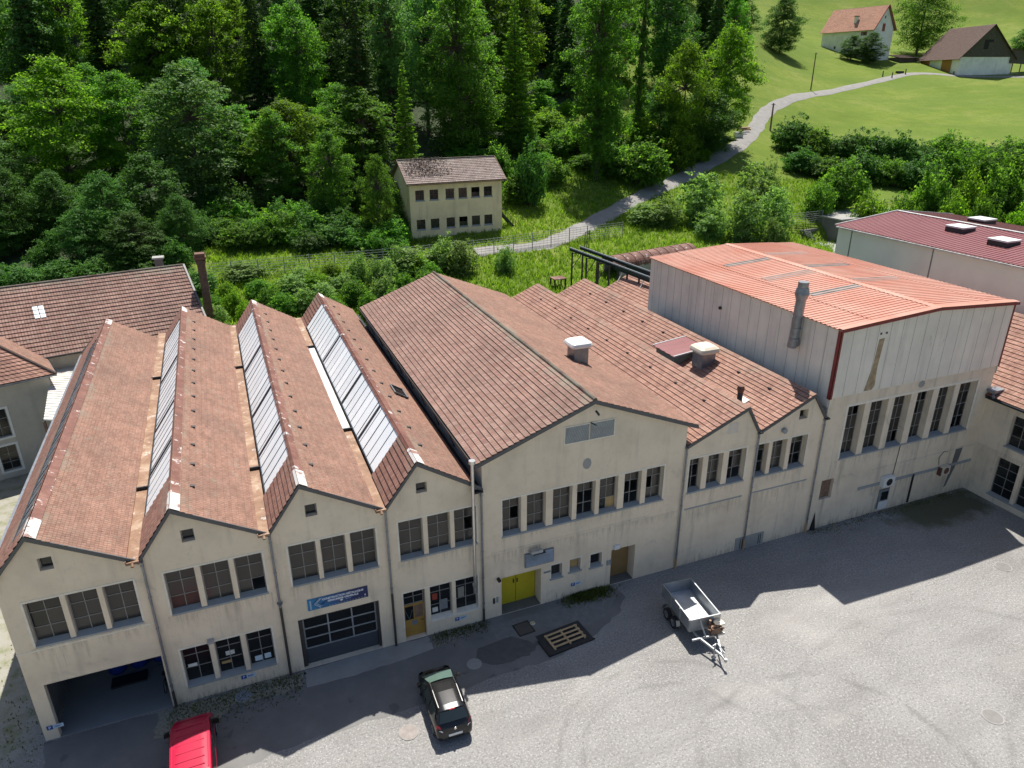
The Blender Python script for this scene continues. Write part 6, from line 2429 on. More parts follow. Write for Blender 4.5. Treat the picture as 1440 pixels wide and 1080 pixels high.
# ================================================================== crane gantry, tank, walls behind the factory
gn = thing('crane_gantry', 'dark steel crane runway of two beams on posts jutting out behind the clad hall', 'gantry', (36.2, 30, 8))
gA, gB = Vector((36.6, 20.6, 10.8)), Vector((35.2, 40.2, 10.8))
for off in (0.0, 1.35):
    o3 = Vector((off, off * .1, 0))
    for (f0, f1, hh) in ((0, .55, .42), (.55, 1, .22)):
        a, c = gA.lerp(gB, f0) + o3, gA.lerp(gB, f1) + o3
        b = MB()
        b.bar(a - Vector((0, 0, hh / 2)), c - Vector((0, 0, hh / 2)), .06, hh)
        b.bar(a - Vector((0, 0, hh)), c - Vector((0, 0, hh)), .26, .05)
        b.bar(a, c, .26, .05)
        bm_ = b.build('beam', M['steel_blue'], gn)
        b = MB()
        b.bar(a + Vector((0, 0, .06)), c + Vector((0, 0, .06)), .07, .07)
        b.build('rail', M['alu'], bm_)
    for f in (.12, .24, .34, .44, .52, .70, .82, .97):
        q = gA.lerp(gB, f) + o3
        zb = 8.44 + max(0, (q.x - 32.98)) / 3.72 * 1.71 if q.y < 30 else H(q.x, q.y) - .3
        MB().bar((q.x, q.y, min(zb, 10.3)), (q.x, q.y, 10.4), .14, .14).build('post', M['steel_dark'], gn)
for f in (.7, .82, .97):
    q = gA.lerp(gB, f)
    b = MB()
    b.bar(q + Vector((0, 0, -.5)), q + Vector((1.35, .13, -.5)), .1, .1)
    b.bar(q + Vector((0, 0, -2.2)), q + Vector((1.35, .13, -.5)), .06, .06)
    b.build('cross_brace', M['steel_dark'], gn)
for f in (.3, .48):
    q = gA.lerp(gB, f)
    b = MB()
    b.bar((q.x - .05, q.y, 10.3), (q.x - 1.1, q.y - .5, 9.0), .06, .06)
    b.build('stay', M['dirtywhite'], gn)
pl = thing('steel_platform', 'rusty steel platform at the far end of the crane runway', 'platform', tuple(gB))
zz = H(34.2, 41.5)
b = MB()
b.box(33.5, 35.0, 40.3, 41.6, zz + .8, zz + .92)
b.build('deck', M['rustsheet'], pl)
for x in (33.6, 34.9):
    for y in (40.4, 41.5):
        MB().box(x - .07, x + .07, y - .07, y + .07, zz - .4, zz + .8).build('leg', M['steel_dark'], pl)

tkA, tkB = Vector((41.3, 40.6, H(41.3, 40.6))), Vector((54.6, 43.4, H(54.6, 43.4)))
tdv = (tkB - tkA)
tdv.z = 0
tl_ = tdv.length
tdv.normalize()
tpv = Vector((-tdv.y, tdv.x, 0))
tk = thing('rusty_tunnel_shed', 'long low shelter roofed with rusty half-round corrugated sheet on the grass bank', 'shelter', tuple(tkA))
zt0 = min(tkA.z, tkB.z)
b = MB()
N_ = 14
prevr = None
nx_ = 90
for i in range(nx_ + 1):
    s_ = tl_ * i / nx_
    rr_ = 1.55 + .035 * math.sin(i * 2.1)
    row = []
    for k in range(N_ + 1):
        t = math.pi * k / N_
        row.append(tkA + tdv * s_ + tpv * (1.55 - math.cos(t) * rr_) + Vector((0, 0, zt0 - tkA.z + 1.25 + math.sin(t) * 1.25)))
    if prevr:
        for k in range(N_):
            b.quad(prevr[k], row[k], row[k + 1], prevr[k + 1])
    prevr = row
b.build('barrel_roof', M['rustsheet'], tk, smooth=True)
for i in range(10):
    b = MB()
    s_ = tl_ * (i + .5) / 10
    arc = [tkA + tdv * s_ + tpv * (1.55 - math.cos(math.pi * k / 12) * 1.6) + Vector((0, 0, zt0 - tkA.z + 1.25 + math.sin(math.pi * k / 12) * 1.3)) for k in range(13)]
    for a, c in zip(arc, arc[1:]):
        b.bar(a, c, .1, .04, up=tuple(a - (tkA + tdv * s_ + tpv * 1.55 + Vector((0, 0, zt0 - tkA.z + 1.2)))))
    b.build('hoop', M['ridgecap'], tk)
b = MB()
for off in (.1, 2.9):
    b.bar(tkA + tdv * .8 + tpv * off + Vector((0, 0, .5)), tkB + tpv * off + Vector((0, 0, .5)), .2, 1.5)
b.build('side_wall', M['concrete'], tk)
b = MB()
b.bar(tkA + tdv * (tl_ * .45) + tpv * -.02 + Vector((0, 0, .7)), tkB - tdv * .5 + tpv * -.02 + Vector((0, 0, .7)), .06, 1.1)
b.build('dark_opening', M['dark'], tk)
c = atd(664, 391, 72)
cyl = thing('rusty_cylinder', 'rusty steel cylinder lying in the grass behind the gabled hall ridge', 'tank', (c[0], c[1], H(c[0], c[1])))
zz = H(c[0], c[1]) + .75
b = MB()
b.tube((c[0] - 1.9, c[1], zz), (c[0] + 1.9, c[1] + .3, zz), .75, n=18)
b.build('shell', M['rustsheet'], cyl, smooth=True)
b = MB()
for k in (-1.8, -.6, .6, 1.8):
    b.tube((c[0] + k - .05, c[1] + .15 + k * .08, zz), (c[0] + k + .05, c[1] + .15 + k * .08, zz), .79, n=18)
b.build('hoop', M['rustsheet'], cyl)

rwt = thing('retaining_wall', 'dark concrete retaining wall cut into the bank beside the maroon-roofed shed', 'wall', (78.4, 50.9, 6))
wp = [(77.2, 54.2), (78.2, 51.0), (82.2, 51.7)]
for a, c in zip(wp, wp[1:]):
    b = MB()
    b.bar((a[0], a[1], 6.8), (c[0], c[1], 6.8), .35, 1.9)
    b.build('wall', M['concrete_dark'], rwt)
b = MB()
b.box(76.8, 90, 42, 50.6, 5.6, 6.06)
tag(b.build('concrete_pad', M['concrete'], None, origin=(80, 48, 6)), 'pale concrete pad below the retaining wall by the maroon shed', 'slab')
bk = thing('concrete_bunker', 'flat-topped grey concrete block structure at the corner of the maroon-roofed shed', 'bunker', (82.3, 48.4, 6))
b = MB()
b.box(82.3, 100, 48.4, 55.4, 5.5, 9.2)
b.build('block', M['concrete_dark'], bk)
MB().box(82.2, 100.1, 48.3, 55.5, 9.2, 9.4).build('roof_slab', M['concrete'], bk)
b = MB()
for z in (9.9, 10.4):
    b.bar((82.4, 55.2, z), (100, 55.2, z), .05, .05)
for k in range(9):
    b.bar((82.4 + k * 2.2, 55.2, 9.4), (82.4 + k * 2.2, 55.2, 10.4), .05, .05)
b.build('railing', M['zinc'], bk)
lA, lB = Vector(atz(1143, 339, 6.05)), Vector(atz(1135, 325, 7.9))
ld = thing('ladder', 'aluminium ladder leaning on the dark retaining wall', 'ladder', tuple(lA))
lp_ = Vector((lB.y - lA.y, -(lB.x - lA.x), 0)).normalized() * .4
for s_ in (-1, 1):
    MB().bar(lA + lp_ * s_, lB + lp_ * s_, .09, .09).build('rail', M['alu'], ld)
for k in range(5):
    t = lA.lerp(lB, (k + .5) / 5)
    MB().bar(t - lp_, t + lp_, .07, .07).build('rung', M['alu'], ld)

# ================================================================== things on the roofs
zr_ = lambda x: gz - (x - gx) * (gz - 9.70) / (23.27 - gx)
rv = thing('roof_ventilator', 'white capped square ventilator on the gabled hall roof', 'ventilator', (20.4, 8.6, 10.8))
xv, yv = 20.15, 8.6
b = MB()
b.box(xv - .5, xv + .5, yv - .5, yv + .5, zr_(xv) - .4, zr_(xv) + .95)
b.build('shaft', M['zinc'], rv)


def cap_mesh(x, y, z, r, h):
    b_ = MB()
    rows = [(1.0, 0), (1.06, .3), (.98, .62), (.72, .9), (.0, 1.0)]
    pr_ = []
    for f, g in rows:
        ring = []
        for k in range(16):
            t = 2 * math.pi * k / 16
            c_, s_ = math.cos(t), math.sin(t)
            e = .32
            ring.append((x + r * f * math.copysign(abs(c_) ** e, c_), y + r * f * math.copysign(abs(s_) ** e, s_), z + h * g))
        pr_.append(ring)
    for a, c in zip(pr_, pr_[1:]):
        for k in range(16):
            b_.quad(a[k], a[(k + 1) % 16], c[(k + 1) % 16], c[k])
    b_.add(pr_[0], [tuple(range(15, -1, -1))])
    return b_


cap_mesh(xv, yv, zr_(xv) + 1.02, .72, .42).build('cap', M['white'], rv, smooth=True)
zq = lambda x: 8.44 + (x - 27.95) / 3.82 * 1.71
rv = thing('roof_ventilator', 'cream hooded ventilator beside the low roof monitor on the annex', 'ventilator', (29.7, 8.4, 9.3))
xv, yv = 29.95, 8.5
b = MB()
b.box(xv - .55, xv + .55, yv - .55, yv + .55, zq(xv) - .5, zq(xv) + .85)
b.build('shaft', M['zinc'], rv)
cap_mesh(xv, yv, zq(xv) + .9, .78, .5).build('cap', M['cream'], rv, smooth=True)
rm = thing('roof_monitor', 'low maroon-roofed roof monitor on the annex tiles', 'roof monitor', (29.6, 11, 9.5))
b = MB()
xa, xb_, ya, yb_ = 28.5, 30.9, 9.9, 12.2
b.box(xa, xb_, ya, yb_, 8.4, zq(28.5) + .86)
b.build('curb', plain('curb_lead', (0.16, 0.19, 0.18), 0.6, .2, var=.2), rm)
b = MB()
zt_, zl_ = zq(xb_) + .16, zq(28.5) + .92
b.ribs((xb_ + .15, ya - .15, zt_), (xb_ + .15, yb_ + .15, zt_), (xa - .2, ya - .15, zl_), (xa - .2, yb_ + .15, zl_), .6, .03)
b.build('sheet_roof', M['maroon_metal'], rm)
b = MB()
b.bar((xa - .2, ya - .18, zl_), (xb_ + .2, ya - .18, zt_), .1, .1)
b.bar((xa - .2, yb_ + .18, zl_), (xb_ + .2, yb_ + .18, zt_), .1, .1)
b.build('edge_flashing', M['alu'], rm)
rp = thing('roof_pipe', 'short dark vent pipe with a rusty cowl on the annex tiles', 'vent pipe', (28.9, 3.4, 8.8))
xv, yv = 28.75, 3.0
b = MB()
b.tube((xv, yv, zq(xv) - .2), (xv, yv, zq(xv) + .75), .17, n=12)
b.build('pipe', M['steel_blue'], rp)
b = MB()
b.tube((xv, yv, zq(xv) + .7), (xv, yv, zq(xv) + .95), .18, .24, n=12)
b.tube((xv, yv, zq(xv) + .95), (xv, yv, zq(xv) + 1.15), .24, .19, n=12)
b.build('cowl', M['frame_brown'], rp)
b = MB()
b.quad((xv - .5, yv - .4, zq(xv - .5) + .07), (xv + .45, yv - .4, zq(xv + .45) + .07), (xv + .45, yv + .4, zq(xv + .45) + .07), (xv - .5, yv + .4, zq(xv - .5) + .07))
b.build('flashing', M['dirtywhite'], rp)

# ================================================================== signs and boxes on the walls
m = Mt('banner_print')
sp = m.n('ShaderNodeSeparateXYZ')
m.l(m.tc.outputs['Object'], sp.inputs[0])
mb_col = m.ramp(m.math('DIVIDE', sp.outputs[0], 2.95), [(0.0, (0.02, 0.21, 0.42)), (0.45, (0.018, 0.09, 0.25)), (0.75, (0.016, 0.028, 0.12)), (1.0, (0.018, 0.022, 0.10))])
M['banner'] = m.out(mb_col, 0.45)
bn_ = thing('company_banner', 'long blue company banner with white lettering fixed above the roller door', 'banner', (1.31, -.03, 3.53), local=True)
MB().box(0, 2.95, -.015, .015, 0, .66).build('panel', M['banner'], bn_)
M['lettering'] = plain('white_lettering', (0.75, 0.77, 0.82), 0.5, var=0)
M['logo_silver'] = plain('logo_silver', (0.35, 0.45, 0.58), 0.4, 0.2, var=.1)
M['logo_navy'] = plain('logo_navy', (0.015, 0.03, 0.12), 0.5, var=0)


def text(s, x, z, size, mat, parent, y=-.02, bold=.006, name='lettering'):
    cu = bpy.data.curves.new('lettering', 'FONT')
    cu.body = s
    cu.size = size
    cu.align_x = 'CENTER'
    cu.align_y = 'CENTER'
    cu.offset = bold
    to = bpy.data.objects.new('tmp_text', cu)
    COL.objects.link(to)
    bpy.context.view_layer.update()
    me = bpy.data.meshes.new_from_object(to)
    bpy.data.objects.remove(to)
    me.name = name
    me.materials.clear()
    me.materials.append(mat)
    o = bpy.data.objects.new(name, me)
    COL.objects.link(o)
    o.parent = parent
    o.location = (x, y, z)
    o.rotation_euler = (rad(90), 0, 0)
    return o


text('CONSTRUCTION MÉTALLIQUE', 1.72, .50, .145, M['lettering'], bn_)
text('SERRURERIE GÉNÉRALE', 1.72, .335, .145, M['lettering'], bn_)
b = MB()
b.bar((.14, -.022, .06), (.14, -.022, .58), .01, .07, up=(1, 0, 0))
b.bar((.62, -.022, .60), (.32, -.022, .34), .01, .05, up=(1, 0, 1))
b.bar((.32, -.022, .34), (.62, -.022, .06), .01, .05, up=(1, 0, -1))
b.bar((.70, -.022, .62), (.42, -.022, .34), .01, .028, up=(1, 0, 1))
b.bar((.42, -.022, .34), (.68, -.022, .12), .01, .028, up=(1, 0, -1))
b.build('logo_strokes', M['logo_silver'], bn_)
b = MB()
b.bar((.54, -.024, .61), (.24, -.024, .34), .01, .03, up=(1, 0, 1))
b.bar((.62, -.024, .22), (.95, -.024, .40), .01, .04, up=(-1, 0, 1))
b.bar((.66, -.024, .28), (.80, -.024, .28), .01, .05, up=(0, 0, 1))
b.build('logo_shadow', M['logo_navy'], bn_)
b = MB()
b.add([(1.55, -.022, .19), (1.62, -.022, .16), (1.70, -.022, .19), (1.70, -.022, .24), (1.62, -.022, .26), (1.55, -.022, .24)], [(0, 1, 2, 3, 4, 5)])
b.build('small_emblem', M['lettering'], bn_)
b = MB()
b.add([(1.49, -.023, .18), (1.57, -.023, .17), (1.57, -.023, .25), (1.49, -.023, .24)], [(0, 1, 2, 3)])
b.build('red_emblem', M['redpaint'], bn_)
b = MB()
b.add([(2.76, -.022, .18), (2.80, -.022, .13), (2.85, -.022, .18), (2.80, -.022, .24)], [(0, 1, 2, 3)])
b.build('white_mark', M['lettering'], bn_)
b = MB()
for k in range(13):
    x = 1.0 + k * .145
    b.box(x, x + rnd.uniform(.06, .12), -.019, -.015, .055, .075)
b.box(1.82, 2.1, -.019, -.015, .2, .22)
b.build('small_print', M['logo_silver'], bn_)

M['signblue'] = plain('sign_blue', (0.012, 0.07, 0.32), 0.4, var=0)
M['signpale'] = plain('sign_pale', (0.55, 0.68, 0.78), 0.4, var=0)
for x, z, lab in ((-10.45, .62, 'small blue and white parking sign low on the corner pier of the workshop'), (-2.2, .50, 'small parking sign under the lower windows near the gravel verge'),
                  (8.75, .50, 'small parking sign under the windows beside the ochre door'), (15.72, .72, 'small parking sign below the three little windows of the gabled hall')):
    o = thing('parking_sign', lab, 'sign', (x, -.03, z), local=True, group='parking signs along the wall')
    MB().box(0, .66, -.008, .02, 0, .19).build('plate', M['signpale'], o)
    MB().box(0, .24, -.016, -.006, -.012, .202).build('blue_square', M['signblue'], o)
    text('P', .12, .095, .2, M['lettering'], o, -.019, .004)
    b = MB()
    b.box(.30, .60, -.014, -.008, .11, .135)
    b.box(.30, .52, -.014, -.008, .06, .085)
    b.build('small_print', M['signblue'], o)

ac = thing('heat_pump', 'white heat pump unit with a black round fan on the clad hall wall', 'air conditioner', (38.95, -.35, 2.1), local=True)
MB().box(0, .98, .0, .33, 0, .72).build('casing', M['white'], ac)
MB().tube((.5, -.004, .36), (.5, .02, .36), .27, n=20).build('fan_grille', M['black'], ac)
for x in (.15, .8):
    MB().box(x - .03, x + .03, .05, .34, -.08, 0).build('bracket', M['galv'], ac)
ac = thing('heat_pump', 'rust-stained heat pump with a brown fan near the wing end of the clad hall', 'air conditioner', (44.5, -.33, 1.82), local=True)
MB().box(0, .78, .0, .31, 0, .66).build('casing', M['cream'], ac)
MB().tube((.42, -.004, .33), (.42, .02, .33), .25, n=20).build('fan_grille', M['frame_brown'], ac)
MB().box(-.1, -.01, .02, .3, .0, .6).build('rusty_side', M['frame_brown'], ac)
mbx = thing('meter_cabinet', 'narrow white cabinet with a dark glass front under the white heat pump', 'cabinet', (39.08, -.16, .28), local=True)
MB().box(0, .8, 0, .15, 0, 1.48).build('cabinet', M['louvre'], mbx)
MB().box(.1, .72, -.012, .0, .7, 1.35).build('window', M['glass_dark'], mbx)
MB().box(-.02, .82, -.008, .0, -.02, .6).build('lower_panel', M['white'], mbx)
b = MB()
b.add([(33.3, -.02, 0), (33.62, -.2, 0), (33.55, -.03, 1.35)], [(0, 1, 2)])
b.add([(33.3, -.02, 0), (33.55, -.03, 1.35), (33.62, -.02, 0)], [(0, 1, 2)])
b.add([(33.62, -.02, 0), (33.55, -.03, 1.35), (33.62, -.2, 0)], [(0, 1, 2)])
tag(b.build('slit_plate', M['black'], None, origin=(33.5, -.1, 0)), 'black triangular plate standing in for a dark slit by the downpipe of the clad hall', 'plate')  # black plate added in place of a dark slit in the wall

# open bay contents
for k, (x, y, s_) in enumerate(((-6.0, 3.75, .9), (-7.0, 3.7, .9), (-8.0, 3.6, .9))):
    o = thing('blue_barrel', ['tall blue plastic barrel at the end of the row in the open bay', 'middle blue plastic barrel in the open bay', 'blue plastic barrel beside the pale panel in the open bay'][k], 'barrel', (x, y, .02), local=True, group='barrels in the open bay')
    b = MB()
    rows = [(0, .42), (.1, .45), (1.0 * s_, .46), (1.1 * s_, .46), (2.0 * s_, .45), (2.1 * s_, .4)]
    for (z0, r0), (z1, r1) in zip(rows, rows[1:]):
        b.tube((0, 0, z0), (0, 0, z1), r0, r1, n=18)
    b.build('drum', M['bluep'], o, smooth=True)
    MB().tube((0, 0, 2.1 * s_), (0, 0, 2.14 * s_), .3, n=14).build('lid', M['steel_dark'], o)
tag(MB().box(-8.2, -6.6, 2.2, 2.9, .02, .12).build('dark_crate', M['steel_dark'], None, origin=(-7.0, 2.9, .02)), 'large dark crate standing in the open bay', 'crate')
tag(MB().box(-9.7, -8.7, 4.5, 4.6, .02, 1.9).build('pale_panel', M['white'], None, origin=(-9.2, 4.5, .02)), 'pale board leaning at the back of the open bay', 'panel')
bi = thing('bicycle', 'dark bicycle parked just inside the open bay by the downpipe', 'bicycle', (-5.65, 1.6, .02), rot=rad(86), local=True)
for y in (-.52, .52):
    b = MB()
    for k in range(20):
        t0, t1 = 2 * math.pi * k / 20, 2 * math.pi * (k + 1) / 20
        b.tube((y + .33 * math.cos(t0), 0, .35 + .33 * math.sin(t0)), (y + .33 * math.cos(t1), 0, .35 + .33 * math.sin(t1)), .02, n=6, cap=False)
    wq = b.build('wheel', M['tyre'], bi)
    b = MB()
    for k in range(8):
        t0 = 2 * math.pi * k / 8
        b.tube((y, 0, .35), (y + .32 * math.cos(t0), 0, .35 + .32 * math.sin(t0)), .004, n=4, cap=False)
    b.build('spokes', M['alu'], wq)
b = MB()
b.path([(-.52, 0, .35), (-.1, 0, .3), (.38, 0, .78), (-.2, 0, .75), (-.1, 0, .3)], .02, 6)
b.path([(-.52, 0, .35), (-.22, 0, .82)], .016, 6)
b.path([(.52, 0, .35), (.36, 0, .95)], .018, 6)
b.build('frame', M['steel_dark'], bi)
b = MB()
b.path([(.3, -.28, .98), (.38, 0, .95), (.3, .28, .98)], .016, 6)
b.build('handlebar', M['steel_dark'], bi)
MB().box(-.36, -.1, -.07, .07, .84, .9).build('saddle', M['black'], bi)

# drip stains and damp patches on the plaster: thin ragged films of dirt
def stain_mat(name, c, alpha=.6):
    m = Mt(name)
    sp = m.n('ShaderNodeSeparateXYZ')
    m.l(m.tc.outputs['UV'], sp.inputs[0])
    n1 = m.noise(1.0, 5, sc=(5.0, .55, 1), uv=True, rough=.7)
    f = m.math('SUBTRACT', n1, m.math('MULTIPLY', sp.outputs[1], .28))
    f = m.ramp(f, [(.40, 0.0), (.66, alpha)])
    ed = m.math('MULTIPLY', m.ramp(sp.outputs[2], [(0, 1.0), (1, 1.0)]), f)
    m.out(c, .95, spec=.1)
    m.l(ed, m.b.inputs['Alpha'])
    return m.m


M['drip'] = stain_mat('drip_stain', (0.34, 0.305, 0.255), .28)
M['splash'] = stain_mat('damp_patch', (0.30, 0.285, 0.24), .4)


def film(parent, a0, a1, ztop, h, to3, mat='drip', up=False):
    b_ = MB()
    L = a1 - a0
    o3 = rnd.uniform(0, 40)
    uv = [(o3, 1), (o3 + L, 1), (o3 + L, 0), (o3, 0)]
    if up:
        uv = [(o3, 0), (o3 + L, 0), (o3 + L, 1), (o3, 1)]
    b_.quad(to3(a0, -.006, ztop - h), to3(a1, -.006, ztop - h), to3(a1, -.006, ztop), to3(a0, -.006, ztop), uv)
    return b_.build('drip_stain' if mat == 'drip' else 'damp_patch', M[mat], parent)


for g in up:
    film(ws, g[0][0] - .2, g[-1][1] + .2, 5.12, 1.5, front)
film(ws, -4.7, -.4, .83, .75, front)
film(gh, 11.4, 21.6, 5.10, .8, front)
film(gh, 10.6, 22.6, 4.15, 1.2, front)
film(an, 23.0, 27.3, 5.12, 1.0, front)
film(an, 27.9, 31.9, 5.12, 1.0, front)
film(an, 23.1, 27.2, 3.98, 1.6, front)
film(an, 28.1, 32.3, 4.0, 1.6, front)
film(th, 34.4, 46.5, 4.95, 1.3, front)
film(th, 36.8, 47.6, 2.2, 1.5, front)
film(rw_, .2, 14, 3.74, 1.2, side3)
film(an, 22.9, 32.8, .9, .9, front, 'splash', True)
film(gh, 14.0, 18.2, .8, .8, front, 'splash', True)
film(ws, -5.1, 0.6, .8, .8, front, 'splash', True)
film(th, 33.8, 47.6, 1.1, 1.1, front, 'splash', True)
# things standing behind the lower panes
for x0, x1, z0, z1, mt in ((-4.4, -4.0, 1.75, 1.95, 'white'), (-1.45, -1.1, 1.1, 1.4, 'signpale'), (-1.0, -.7, 1.12, 1.42, 'signpale'), (-2.7, -2.3, 1.9, 2.15, 'frame_white'), (-2.95, -2.5, 1.45, 1.6, 'board'), (7.6, 7.9, 1.2, 1.5, 'frame_white'), (8.0, 8.45, 1.25, 1.9, 'louvre'), (9.05, 9.4, 1.75, 2.4, 'frame'), (7.62, 7.9, 2.0, 2.4, 'redpaint')):
    MB().box(x0, x1, .276, .284, z0, z1).build('paper_in_window', M[mt], ws)

# ================================================================== vehicles
def loft(stations, rows):
    """stations along y; rows: function station -> list of (x, z) half section from bottom centre to top centre"""
    b_ = MB()
    prev_ = None
    for st_ in stations:
        half = rows(st_)
        y = st_[0]
        ring = [(x, y, z) for x, z in half] + [(-x, y, z) for x, z in reversed(half[1:-1])]
        if prev_ is None:
            b_.add(ring, [tuple(range(len(ring)))])
        else:
            n = len(ring)
            b_.add(prev_ + ring, [(k, (k + 1) % n, n + (k + 1) % n, n + k) for k in range(n)])
        prev_ = ring
    b_.add(prev_, [tuple(reversed(range(len(prev_))))])
    return b_


def sec(st_):
    y, zb, zl, w_, zt, wt = st_
    zm = zb + (zl - zb) * .5
    return [(0, zb), (w_ * .82, zb), (w_ * .97, zb + .1), (w_, zm), (w_ * .985, zl - .06), (w_ * .955, zl), (wt + (w_ * .955 - wt) * .45, zl + (zt - zl) * .62), (wt, zt - .05), (wt * .93, zt - .008), (wt * .5, zt + .012), (0, zt + .018)]


def wheel(parent, x, y, r, wd, side_):
    b_ = MB()
    b_.tube((x - wd / 2, y, r), (x + wd / 2, y, r), r, n=22)
    w_ = b_.build('wheel', M['tyre'], parent, smooth=True)
    b_ = MB()
    xo = x + side_ * (wd / 2 + .004)
    b_.tube((xo - side_ * .03, y, r), (xo, y, r), r * .62, n=18)
    for k in range(6):
        t = 2 * math.pi * k / 6
        b_.bar((xo + side_ * .005, y, r), (xo + side_ * .005, y + math.cos(t) * r * .6, r + math.sin(t) * r * .6), .04, .012)
    b_.build('rim', M['rim'], w_)
    return w_


car = thing('parked_car', 'black compact people carrier parked half in the sun in the yard', 'car', (6.55, -5.05, 0.006), rot=rad(-1.5), local=True)
SC = [(-2.03, .40, .62, .66, .74, .60), (-1.98, .28, .78, .78, .90, .70), (-1.88, .22, .93, .83, 1.02, .74), (-1.80, .21, .97, .84, 1.10, .73), (-1.50, .20, 1.0, .85, 1.53, .60), (-1.25, .20, 1.0, .855, 1.585, .60), (-.5, .20, 1.0, .86, 1.625, .61),
      (0, .20, .99, .86, 1.605, .61), (.2, .20, .98, .86, 1.56, .60), (1.18, .20, .94, .85, 1.08, .74), (1.26, .20, .93, .85, 1.01, .75), (1.55, .20, .85, .82, .93, .71), (1.8, .24, .74, .78, .80, .66), (1.95, .30, .60, .68, .68, .58), (2.02, .36, .54, .56, .60, .5)]
loft(SC, sec).build('body', M['carblack'], car, smooth=True)


def panel(name, corners, mat, parent, n=6, bulge=.02, off=(0, 0, .012)):
    """curved pane through four corners (a,b bottom; c,d top)"""
    a, b_, c, d = (Vector(p) for p in corners)
    nn = (b_ - a).cross(d - a).normalized()
    q_ = MB()
    g = [[None] * (n + 1) for _ in range(n + 1)]
    for i in range(n + 1):
        for j in range(n + 1):
            s_, t = i / n, j / n
            p = (a.lerp(b_, s_)).lerp(d.lerp(c, s_), t) + nn * bulge * (1 - (2 * s_ - 1) ** 2) + Vector(off)
            g[i][j] = p
    for i in range(n):
        for j in range(n):
            q_.quad(g[i][j], g[i + 1][j], g[i + 1][j + 1], g[i][j + 1])
    return q_.build(name, mat, parent, smooth=True)


panel('windscreen', [(.71, 1.17, 1.10), (-.71, 1.17, 1.10), (-.57, .22, 1.55), (.57, .22, 1.55)], M['carglass_green'], car, bulge=.045, off=(0, .02, .025))
panel('rear_window', [(-.66, -1.80, 1.13), (.66, -1.80, 1.13), (.55, -1.53, 1.50), (-.55, -1.53, 1.50)], M['carglass'], car, bulge=.04, off=(0, -.03, .015))
for s_ in (-1, 1):
    for y0, y1, t0, t1 in ((-1.5, -.62, -1.3, -.62), (-.55, .30, -.55, .18), (.36, 1.05, .22, .30)):
        q = [(s_ * .835, y0, 1.03), (s_ * .835, y1, 1.03), (s_ * .655, t1, 1.49), (s_ * .655, t0, 1.49)]
        panel('side_window', q if s_ > 0 else [q[1], q[0], q[3], q[2]], M['carglass'], car, 4, .012, (s_ * .012, 0, .012))
    b = MB()
    b.bar((s_ * .56, -1.35, 1.60), (s_ * .57, -.3, 1.645), .035, .035)
    b.bar((s_ * .57, -.3, 1.645), (s_ * .56, .3, 1.59), .035, .035)
    b.build('roof_rail', M['chrome'], car)
    b = MB()
    b.add([(s_ * .86, .72, 1.0), (s_ * 1.04, .70, 1.0), (s_ * 1.06, .70, 1.16), (s_ * .9, .72, 1.16), (s_ * .9, .88, 1.02), (s_ * 1.03, .86, 1.02), (s_ * 1.04, .86, 1.14), (s_ * .91, .88, 1.14)],
          [(0, 1, 2, 3), (4, 7, 6, 5), (0, 4, 5, 1), (3, 2, 6, 7), (1, 5, 6, 2), (0, 3, 7, 4)])
    b.build('wing_mirror', M['carblack'], car)
    b = MB()
    b.add([(s_ * .84, -1.78, .80), (s_ * .60, -2.015, .80), (s_ * .66, -1.90, 1.06), (s_ * .80, -1.80, 1.12), (s_ * .80, -1.93, .74)], [(0, 4, 1, 2, 3) if s_ < 0 else (3, 2, 1, 4, 0)])
    b.build('tail_light', M['taillight'], car)
    b = MB()
    b.add([(s_ * .56, -2.02, .80), (s_ * .72, -1.975, .80), (s_ * .72, -1.965, .90), (s_ * .60, -2.0, .90)], [(0, 1, 2, 3) if s_ > 0 else (3, 2, 1, 0)])
    b.build('reversing_lamp', M['white'], car)
    b = MB()
    b.add([(s_ * .50, 1.93, .72), (s_ * .76, 1.74, .74), (s_ * .74, 1.66, .90), (s_ * .56, 1.80, .86)], [(0, 1, 2, 3)])
    b.build('headlight', M['chrome'], car)
    for y in (-1.22, 1.28):
        wheel(car, s_ * .765, y, .315, .2, s_)
    for y in (.05, -.8):
        MB().box(min(s_ * .865, s_ * .885), max(s_ * .865, s_ * .885), y - .1, y + .1, .86, .9).build('door_handle', M['carblack'], car)
MB().tube((0, -2.045, .88), (0, -2.0, .88), .06, n=12).build('badge', M['chrome'], car)
MB().box(-.32, .32, -2.05, -2.01, .5, .62).build('number_plate', M['white'], car)
b = MB()
b.bar((.02, -1.84, 1.13), (-.38, -1.83, 1.16), .03, .02)
b.build('rear_wiper', M['black'], car)
b = MB()
b.box(-.14, .14, -1.56, -1.52, 1.53, 1.55)
b.build('brake_lamp', M['taillight'], car)

van = thing('red_van', 'red high-roofed van with its nose in the building shade', 'van', (-4.35, -3.85, .006), rot=rad(1), local=True)
van.scale = (1.0, 1.0, .83)
SV = [(-2.2, .40, 1.0, .82, 1.75, .72), (-2.12, .28, 1.05, .88, 1.86, .76), (-1.9, .24, 1.08, .90, 1.90, .79), (0, .24, 1.08, .91, 1.93, .80), (.75, .24, 1.08, .91, 1.90, .78), (1.0, .24, 1.06, .90, 1.80, .76), (1.50, .24, 1.02, .88, 1.16, .80), (1.58, .24, 1.0, .88, 1.08, .80), (1.95, .26, .86, .84, .95, .72), (2.12, .32, .7, .76, .76, .64), (2.18, .4, .6, .64, .64, .56)]
loft(SV, sec).build('body', M['carred'], van, smooth=True)
panel('windscreen', [(.74, 1.50, 1.17), (-.74, 1.50, 1.17), (-.70, 1.02, 1.79), (.70, 1.02, 1.79)], M['carglass'], van, bulge=.05, off=(0, .03, .025))
b = MB()
